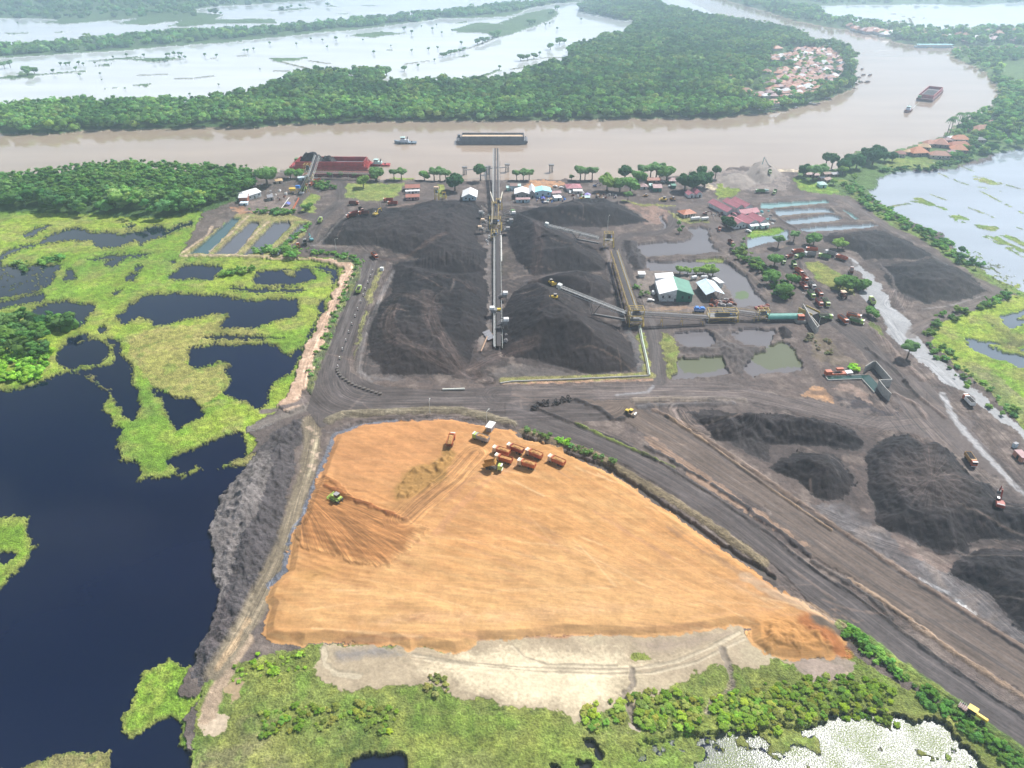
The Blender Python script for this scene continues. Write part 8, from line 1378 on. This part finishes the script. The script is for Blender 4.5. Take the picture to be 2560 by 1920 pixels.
# road markers and tyres
wm = mat('marker_white', (.85, .85, .82), .5); first = None
for x, y in [(1008, 690), (993, 735), (968, 790), (945, 848), (928, 900), (905, 957), (880, 1022), (857, 1082), (829, 1150), (802, 1220), (778, 1293), (749, 1370), (723, 1447), (708, 1520)]:
    p = at(640+x/S_, 480+y/S_, 1.4)
    if first is None: r = first = empty('road_marker'); MB().cyl((0, 0, 0), (0, 0, .35), .55, 12).build('base', M_tyre, r); MB().cyl((0, 0, .35), (0, 0, 1.9), .28, 12).build('post', wm, r); MB().cyl((0, 0, .9), (0, 0, 1.3), .30, 12).build('band', paint('red'), r)
    else: r = copy_tree(first)
    r.location = (p.x, p.y, gz(p)); tag(r, 'white post on a black base dividing the haul road', 'road marker', 'white posts dividing the haul road')
tm = None
for k in range(15):
    t = k/14; x = 700+440*t if k > 3 else 700+35*k/3; y = 1530+60*k/3 if k <= 3 else 1600+155*(k-3)/11; x = [702, 706, 716, 730, 755, 780, 806, 834, 864, 898, 936, 972, 1006, 1042, 1076][k]; y = [1530, 1550, 1570, 1590, 1612, 1630, 1648, 1664, 1678, 1690, 1702, 1714, 1726, 1738, 1748][k]
    p = at(640+x/S_, 480+y/S_, 1.4)
    if tm is None: r = tm = empty('stacked_tyres'); [MB().cyl((0, 0, .45*j), (0, 0, .45*j+.4), .85, 14).build('tyre', mat('dusty_tyre', (.13, .115, .105), .9), r) for j in range(2)]
    else: r = copy_tree(tm)
    r.location = (p.x, p.y, gz(p)); tag(r, 'big dusty tyre pair lining the inside of the haul road bend', 'tyres', 'tyres lining the road bend')
tr_ = np.random.RandomState(5); tp = None
for k in range(46):
    a = tr_.uniform(0, 1); x = 180+330*a+tr_.uniform(-20, 20); y = 215-75*math.sin(a*1.6)+tr_.uniform(-28, 28); p = at(1280+x/S_, 960+y/S_, 1.4)
    if tp is None:
        bm = bmesh.new(); n1, n2 = 14, 6; g = [[bm.verts.new(((.62+.25*math.cos(6.283*j/n2))*math.cos(6.283*i/n1), (.62+.25*math.cos(6.283*j/n2))*math.sin(6.283*i/n1), .25*math.sin(6.283*j/n2))) for j in range(n2)] for i in range(n1)]
        for i in range(n1):
            for j in range(n2): bm.faces.new((g[i][j], g[(i+1) % n1][j], g[(i+1) % n1][(j+1) % n2], g[i][(j+1) % n2]))
        me = bpy.data.meshes.new('old_tyre'); bm.to_mesh(me); bm.free(); me.materials.append(mat('old_tyre', (.05, .047, .047), .9)); o = tp = bpy.data.objects.new('old_tyre', me); C.collection.objects.link(o)
    else: o = tp.copy(); C.collection.objects.link(o)
    o.location = (p.x, p.y, gz(p)+tr_.uniform(.2, .9)); o.rotation_euler = (tr_.uniform(-1, 1), tr_.uniform(-1, 1), 0); tag(o, 'old tyre dumped at the fork of the haul roads', 'tyre', 'heap of old tyres')
# lamp posts
def lamp(px, h, label, arm=1.8, hd=0, double=False):
    p = at(*px, 1.3); r = empty('lamp_post', (p.x, p.y, gz(p)), hd, label, 'lamp post', 'lamp posts about the yard'); MB().cyl((0, 0, -.3), (0, 0, h), .14, 8, .08).build('pole', M_whs, r); MB().bar((0, 0, h-.1), (arm, 0, h+.3), .12).build('arm', M_whs, r); MB().box(arm-.1, arm+.8, -.2, .2, h+.15, h+.35).build('lamp_head', M_whs, r)
for px, h, lb, hd in (((840, 624), 8, 'lamp post at the corner of the upper coal yard wall', 0), ((1075, 1034), 7, 'lamp post on the bank above the clay pad', 1.5), ((1217, 1062), 8, 'thin lamp post beside the dark site hut', 1), ((2044, 823), 8, 'lamp post beside the unloading ramp', 0), ((1207, 548), 10, 'tall lamp post left of the transfer towers', 2), ((1278, 536), 11, 'tall lamp post right of the transfer towers', 0), ((1518, 585), 14, 'tall mast behind the upper stacker tower', 1), ((952, 517), 7, 'lamp post by the rusty trucks at the grass field', 0), ((2008, 760), 7, 'lamp post at the foot of the truck loop', 3)): lamp(px, h, lb, 1.5, hd)
# broken pier and dolphin in the river
def pier(px, label, n=3):
    p = at(*px, 0); r = empty('pier_pile_group', (p.x, p.y, 0), 0, label, 'pier', 'remains of the old pier')
    for i in range(n):
        for j in range(2): MB().cyl((i*1.4-1.4, j*2, -2), (i*1.4-1.4, j*2, 6.5), .35, 10).build('pile', M_steel, r)
    MB().box(-2.4, 2.4, -1, 3, 6.5, 7.4).build('pile_cap', M_grs, r); return r
for px, lb in (((1162, 437), 'left pile group of the broken pier'), ((1220, 436), 'second pile group of the broken pier next to the conveyor'), ((1268, 430), 'pile group of the broken pier right of the conveyor'), ((1378, 431), 'lone mooring dolphin in the river right of the conveyor')): pier(px, lb)
pa, pb = at(1160, 425, 7.6), at(1268, 418, 7.6); o = MB().bar((0, 0, 0), pb-pa, 1.2, .5).build('pier_walkway', M_grs, None, loc=tuple(pa)); tag(o, 'thin walkway joining the pile groups of the broken pier', 'walkway')
# ---- jetty loader
ZL = (700, 370, 6.9125)
def zl(x, y, z): return at(700+x/6.9125, 370+y/6.9125, z)
conveyor('jetty_loader_boom', 'white lattice loading boom reaching over the red barge', zl(520, 500, 15), zl(645, 125, 23), 3.2, 2.6, M_whs, 90, 1, True, False, 'loading boom')
conveyor('jetty_feed_conveyor', 'cream tubular conveyor climbing to the jetty loader', zl(360, 715, 3), zl(470, 500, 15), 2.4, 1.4, mat('cream_steel', (.66, .62, .50), .6), 12, 1, legm=M_yel, cover=rm('white'))
tower('loader_frame', 'tapering yellow frame carrying the white loading boom', (774, 452), 6, 6, 15, levels=3)
conveyor('jetty_walkway', 'thin cream walkway along the jetty in front of the red barge', zl(0, 395, 7), zl(1530, 440, 7), 1.6, .8, mat('cream_steel', (.66, .62, .50), .6), 14, 1, legm=M_grs, cat='walkway')
p = zl(230, 770, 1.3); r = empty('feeder_hopper', (p.x, p.y, gz(p)), 0, 'yellow truck feeder hopper under the jetty loader', 'hopper'); MB().prism([(-2, 2), (2, 2), (3, 4), (-3, 4)], -2, 2).build('hopper_bin', paint('yellow'), r)
for x in (-1.8, 1.8):
    for y in (-1.6, 1.6): MB().bar((x, y, 0), (x, y, 2.2), .25).build('leg', M_yel, r)
p = zl(345, 790, 1.3); r = empty('dust_bags', (p.x, p.y, gz(p)), 0, 'pile of white sacks beside the yellow hopper', 'sacks')
for k in range(7): MB().box(-.9+k % 3*1.5, .3+k % 3*1.5, (k//3)*1.4, (k//3)*1.4+1.2, 0, 1.1, .15, .15).build('sack', wm, r, bevel=.1)
p = zl(310, 690, 6); r = empty('control_cabin', (p.x, p.y, 1), 0, 'bright blue cabin on the yellow jetty frame', 'cabin'); MB().box(-1.8, 1.8, -1.2, 1.2, 5, 7.2).build('cabin_box', paint('blue'), r); MB().bar((-1.2, 0, 0), (-1.2, 0, 5), .3).bar((1.2, 0, 0), (1.2, 0, 5), .3).build('frame', M_yel, r)
slab('retaining_wall', 'low orange painted wall along the jetty road', T(1, 1, [372, 60, 315, 165]), 1.4, .5, paint('orange'), 'wall')
# ---- barges and tugs
M_red = mat('barge_red', (.38, .045, .045), .6, var=.25, vscale=.3); M_hull = mat('barge_grey', (.13, .135, .15), .6, var=.25, vscale=.3); M_sandl = mat('sand_floor', (.66, .50, .34), .9, var=.2); M_darkred = mat('barge_darkred', (.16, .05, .05), .6, var=.3, vscale=.3); M_inner = mat('barge_inside', (.20, .17, .19), .7, var=.2, vscale=.3)
def barge(name, loc, hd, L_, W_, hull, bul, floor, label, bh=4.2, hh=3.4, inner=None, heap=None, stays=True):
    r = empty(name, (loc.x, loc.y, 0), hd, label, 'barge'); x0, x1 = -L_/2, L_/2
    MB().prism([(x0+5, -1), (x1-4, -1), (x1, 1.6), (x1, hh), (x0, hh), (x0, 2.0)], -W_/2, W_/2).build('hull', hull, r); b0, b1 = x0+6, x1-4; w = W_/2-1.2
    for y in (-w, w): MB().box(b0, b1, y-.25, y+.25, hh+.01, hh+bh).build('side_board', bul, r)
    for x in (b0, b1): MB().box(x-.25, x+.25, -w+.26, w-.26, hh+.01, hh+bh).build('end_board', bul, r)
    MB().box(b0+.3, b1-.3, -w+.3, w-.3, hh+.01, hh+(2.6 if floor is M_sandl else .5)).build('cargo_floor', floor, r)
    cp = MB()
    for y in (-w, w): cp.box(b0-.3, b1+.3, y-.35, y+.35, hh+bh, hh+bh+.15)
    cp.build('coaming', inner or bul, r)
    if stays:
        for i in range(7): y = -w+.8+i*(2*w-1.6)/6; MB().bar((b1+.3, y, hh+bh), (b1+3.4, y, hh), .45).build('stay', bul, r)
    MB().box(x0+1, x0+4, W_/2-5, W_/2-1, hh, hh+3).build('winch_house', M_hull if bul is not M_red else paint('green'), r)
    for x in (x0+2, x1-2):
        for y in (-W_/2+1.5, W_/2-1.5): MB().cyl((x, y, hh), (x, y, hh+1), .4, 8).build('bollard', M_steel, r)
    if heap:
        for hx, hL, hz_ in heap: MB().heap(b0+hx, b0+hx+hL, -w+.6, w-.6, hh+.3, hz_, 5, 10).build('load', M_coalload, r)
    return r
c_ = at(1229.5, 361, 0); barge('sand_barge', c_+Vector((0, 9, 0)), 0, 76.5, 18.5, M_hull, M_hull, M_sandl, 'grey barge with a layer of pale sand crossing mid river', 4.4, 3.6, M_inner, stays=False)
c_ = zl(845, 392, 0); barge('coal_barge', c_+Vector((0, 11, 0)), R(-1), 75, 21, M_red, M_red, M_inner, 'red barge being loaded with coal at the jetty', 4.2, 3.6, None, [(1, 24, 9.5), (22, 14, 6.5)])
c_ = zl(1050, 530, 0); barge('moored_barge', c_+Vector((0, 9, 0)), R(-1), 70, 15, M_darkred, M_darkred, M_darkred, 'dark rusty barge moored inside the jetty behind the trees', 1.0, 2.4, stays=False)
A_, B_, C_ = at(2290, 236, 8), at(2322, 213, 8), at(2337, 240, 8); hd_ = math.atan2((at(2364, 216, 8)-C_).y, (at(2364, 216, 8)-C_).x); D_ = at(2364, 216, 8); mid = (A_+B_+C_+D_)/4
r = barge('coal_barge', Vector((mid.x, mid.y, 0)), hd_+math.pi, 80, 20, M_darkred, M_red, M_inner, 'red barge with a low coal load under tow in the river bend', 4.0, 3.6, None, [(2, 62, 1.2)]); r.rotation_euler.z = hd_
def tug(p, hd, c1, c2, label, sc=1.0):
    r = empty('tug_boat', (p.x, p.y, 0), hd, label, 'tug boat'); r.scale = (sc,)*3
    bm = bmesh.new(); st = [(-12, 3.4, 1.6), (-10.5, 3.9, 1.5), (-4, 4.1, 1.6), (4, 4.0, 2.0), (9, 2.8, 2.8), (12, .3, 3.6)]; rows = [[bm.verts.new(v) for v in ((x, -w*.8, -1), (x, -w, h), (x, w, h), (x, w*.8, -1))] for x, w, h in st]
    for a, b in zip(rows, rows[1:]):
        for i in range(4): bm.faces.new((a[i], a[(i+1) % 4], b[(i+1) % 4], b[i]))
    bm.faces.new(rows[0]); bm.faces.new(rows[-1][::-1]); mb = MB(); mb.bm.free(); mb.bm = bm; mb.build('hull', c1, r)
    dh = MB().box(-3.5, 5.5, -2.6, 2.6, 1.8, 4.2, .2, .2).build('deckhouse', c2, r); MB().box(.5, 4.8, -2.1, 2.1, 4.2, 6.4, .2, .2).build('wheelhouse', c2, r); MB().box(.3, 4.9, -2.2, 2.2, 5.2, 5.9, .1, 0).build('window', M_glass, dh); MB().box(0, 5.2, -2.5, 2.5, 6.45, 6.65).build('wheelhouse_roof', rm('mint') if c2 is not M_red else c2, r)
    for y in (-1.5, 1.5): MB().cyl((-2.2, y, 4.2), (-2.4, y, 6.8), .5, 10).build('funnel', M_steel, r)
    MB().cyl((2, 0, 6.6), (2, 0, 11), .12, 6).bar((2, -1.2, 9.5), (2, 1.2, 9.5), .1).build('mast', M_whs, r); MB().cyl((-7, -1.2, 1.9), (-7, 1.2, 1.9), .8, 12).build('towing_winch', M_steel, r)
    for k in range(5):
        for y in (-4.05, 4.05): MB().cyl((-8+k*3.4, y, .9), (-8+k*3.4, y*1.04, .9), .6, 10).build('tyre_fender', M_tyre, r)
M_slate = mat('tug_slate', (.16, .22, .27), .5, var=.2); M_tugw = mat('tug_white', (.62, .68, .74), .5, var=.1)
tug(at(1013, 360, 0)+Vector((0, 3, 0)), math.pi, M_slate, M_tugw, 'white and slate blue tug sailing ahead of the grey barge', .98); tug(at(2270, 278, 0), hd_+math.pi, M_darkred, M_tugw, 'dark red tug towing the barge round the bend', .95); tug(zl(1710, 300, 0), math.pi, M_red, rm('mint'), 'red tug with mint green roof behind the moored red barge', .9)
tr0, tr1 = at(2280, 272, 3), at(2298, 256, 4); o = MB().bar((0, 0, 0), tr1-tr0, .3).build('tow_line', M_whs, None, loc=tuple(tr0)); tag(o, 'pale tow line between the red tug and its barge', 'rope')
# sand yard gear
ZS = (1840, 360, 8.5077); zs = lambda x, y, z: at(1840+x/8.5077, 360+y/8.5077, z)
a, b, c2 = zs(560, 430, 10), zs(600, 280, 18), zs(700, 460, 9); r = empty('sand_boom', (a.x, a.y, 0), 0, 'pale blue A shaped boom on top of the grey sand heap', 'boom'); MB().bar(a-r.location, b-r.location, .5).build('strut', paint('teal'), r); MB().bar(b-r.location, c2-r.location, .5).build('strut', M_whs, r); MB().bar(c2-r.location, zs(880, 560, 2)-r.location, 1.2, .5).build('sand_chute', M_steel, r)
p = zs(650, 1040, 1.3); r = empty('mixer_drum', (p.x, p.y, gz(p)), R(-20), 'mint coloured mixer drum at the right of the green truck body', 'mixer'); MB().cyl((-2, 0, 2.2), (1.5, 0, 2.6), 1.3, 16, .7).build('drum', rm('mint'), r); MB().box(-2.4, 2.6, -1, 1, .6, 1.1).build('chassis', M_steel, r)
for x in (-1.6, 1.8): [wheel(r, x, y, .5, .3) for y in (-1, 1)]
# bits and pieces lying about the workshops and yards: drums, crates, scrap
def scrap(zf, boxr, n, seed, label, group, cols, size=(1.0, 2.6)):
    s_ = np.random.RandomState(seed)
    for i in range(n):
        q = Z(*zf, [s_.uniform(boxr[0], boxr[2]), s_.uniform(boxr[1], boxr[3])])[0]; p = at(*q, 1.3); c = cols[s_.randint(len(cols))]; L_ = s_.uniform(*size); W_ = L_*s_.uniform(.3, .7); H_ = s_.uniform(.5, 1.5); mb = MB()
        mb.box(-L_/2, L_/2, -W_/2, W_/2, 0, H_, L_*.05, W_*.08).box(-L_*.3, L_*.1, -W_*.35, W_*.3, H_, H_*1.35, .05, .05).bar((-L_/2, -W_/2-.05, H_*.5), (L_/2, -W_/2-.05, H_*.5), .12)
        o = mb.build('scrap_crate', paint(c), None, loc=(p.x, p.y, gz(p)), rot=(0, 0, s_.uniform(0, 3))); tag(o, label, 'crate', group)
scrap(Z6, (1500, 760, 1900, 870), 26, 1, 'scrap container or machine part dumped below the open sided shed', 'scrap below the open shed', ['red', 'orange', 'brown', 'grey', 'cream', 'grey', 'brown'], (1.6, 4))
scrap(ZB, (1030, 620, 1640, 740), 26, 2, 'crate or drum in the clutter before the riverside workshops', 'clutter before the workshops', ['white', 'grey', 'navy', 'blue', 'cream', 'teal'], (1.2, 3)); scrap(ZB, (1800, 500, 2160, 690), 20, 3, 'crate in the clutter below the pink hip roofed office', 'clutter below the pink office', ['white', 'grey', 'green', 'cream', 'brown'], (1.2, 3))
scrap(ZC, (330, 570, 680, 680), 20, 4, 'pale lump of rubble beside the riverside road', 'rubble by the riverside road', ['cream', 'white', 'grey', 'brown'], (1, 2.6)); scrap(ZV, (980, 480, 1340, 700), 14, 5, 'crate in the jetty yard', 'crates in the jetty yard', ['white', 'cream', 'grey', 'brown'], (1.2, 3.2)); scrap((1840, 700, 6.9125), (330, 420, 560, 500), 6, 6, 'dark red steel frame part behind the small yellow tower', 'red frame parts', ['red', 'brown'], (3, 5))
scrap(Z4, (870, 600, 1080, 760), 12, 7, 'motorbike sized bundle on the verge beside the office lane', 'bundles along the office lane', ['grey', 'brown', 'black'], (1, 2)); scrap(Z4, (1830, 560, 2180, 860), 14, 8, 'grey roofing scrap behind the office block', 'roofing scrap behind the offices', ['grey', 'white', 'teal', 'grey'], (1.5, 4)); scrap((1100, 690, 7.9), (1180, 1180, 1310, 1450), 5, 9, 'white equipment box at the end of the ground conveyor', 'boxes at the conveyor end', ['white', 'grey'], (1.4, 2.6))
scrap(T and (1100, 480, 7.9), (900, 880, 990, 1080), 6, 10, 'white crate stacked left of the transfer towers', 'crates left of the transfer towers', ['white', 'grey'], (1.2, 2)); scrap(ZA, (320, 450, 580, 520), 10, 11, 'pale object on the annex roof yard', 'clutter between rusty roofs', ['white', 'grey'], (1, 2.2))
# ---------------------------------------------------------------- haze: even, pale, round everything
hz = bpy.data.meshes.new('haze'); bm = bmesh.new(); bmesh.ops.create_cube(bm, size=1); bm.to_mesh(hz); bm.free()
ho = bpy.data.objects.new('haze', hz); C.collection.objects.link(ho); ho.scale = (36000, 36000, 225); ho.location = (0, 12000, 225/2-3)
hm = bpy.data.materials.new('haze_air'); hm.use_nodes = True; n = hm.node_tree; n.nodes.remove(n.nodes['Principled BSDF'])
pv = n.nodes.new('ShaderNodeVolumePrincipled'); pv.inputs['Density'].default_value = HAZE; pv.inputs['Color'].default_value = (.65, .83, 1, 1); pv.inputs['Anisotropy'].default_value = .78
n.links.new(pv.outputs[0], n.nodes['Material Output'].inputs['Volume']); hz.materials.append(hm)
tag(ho, 'pale blue haze thickening over the far flood plain', 'haze', None, 'stuff')
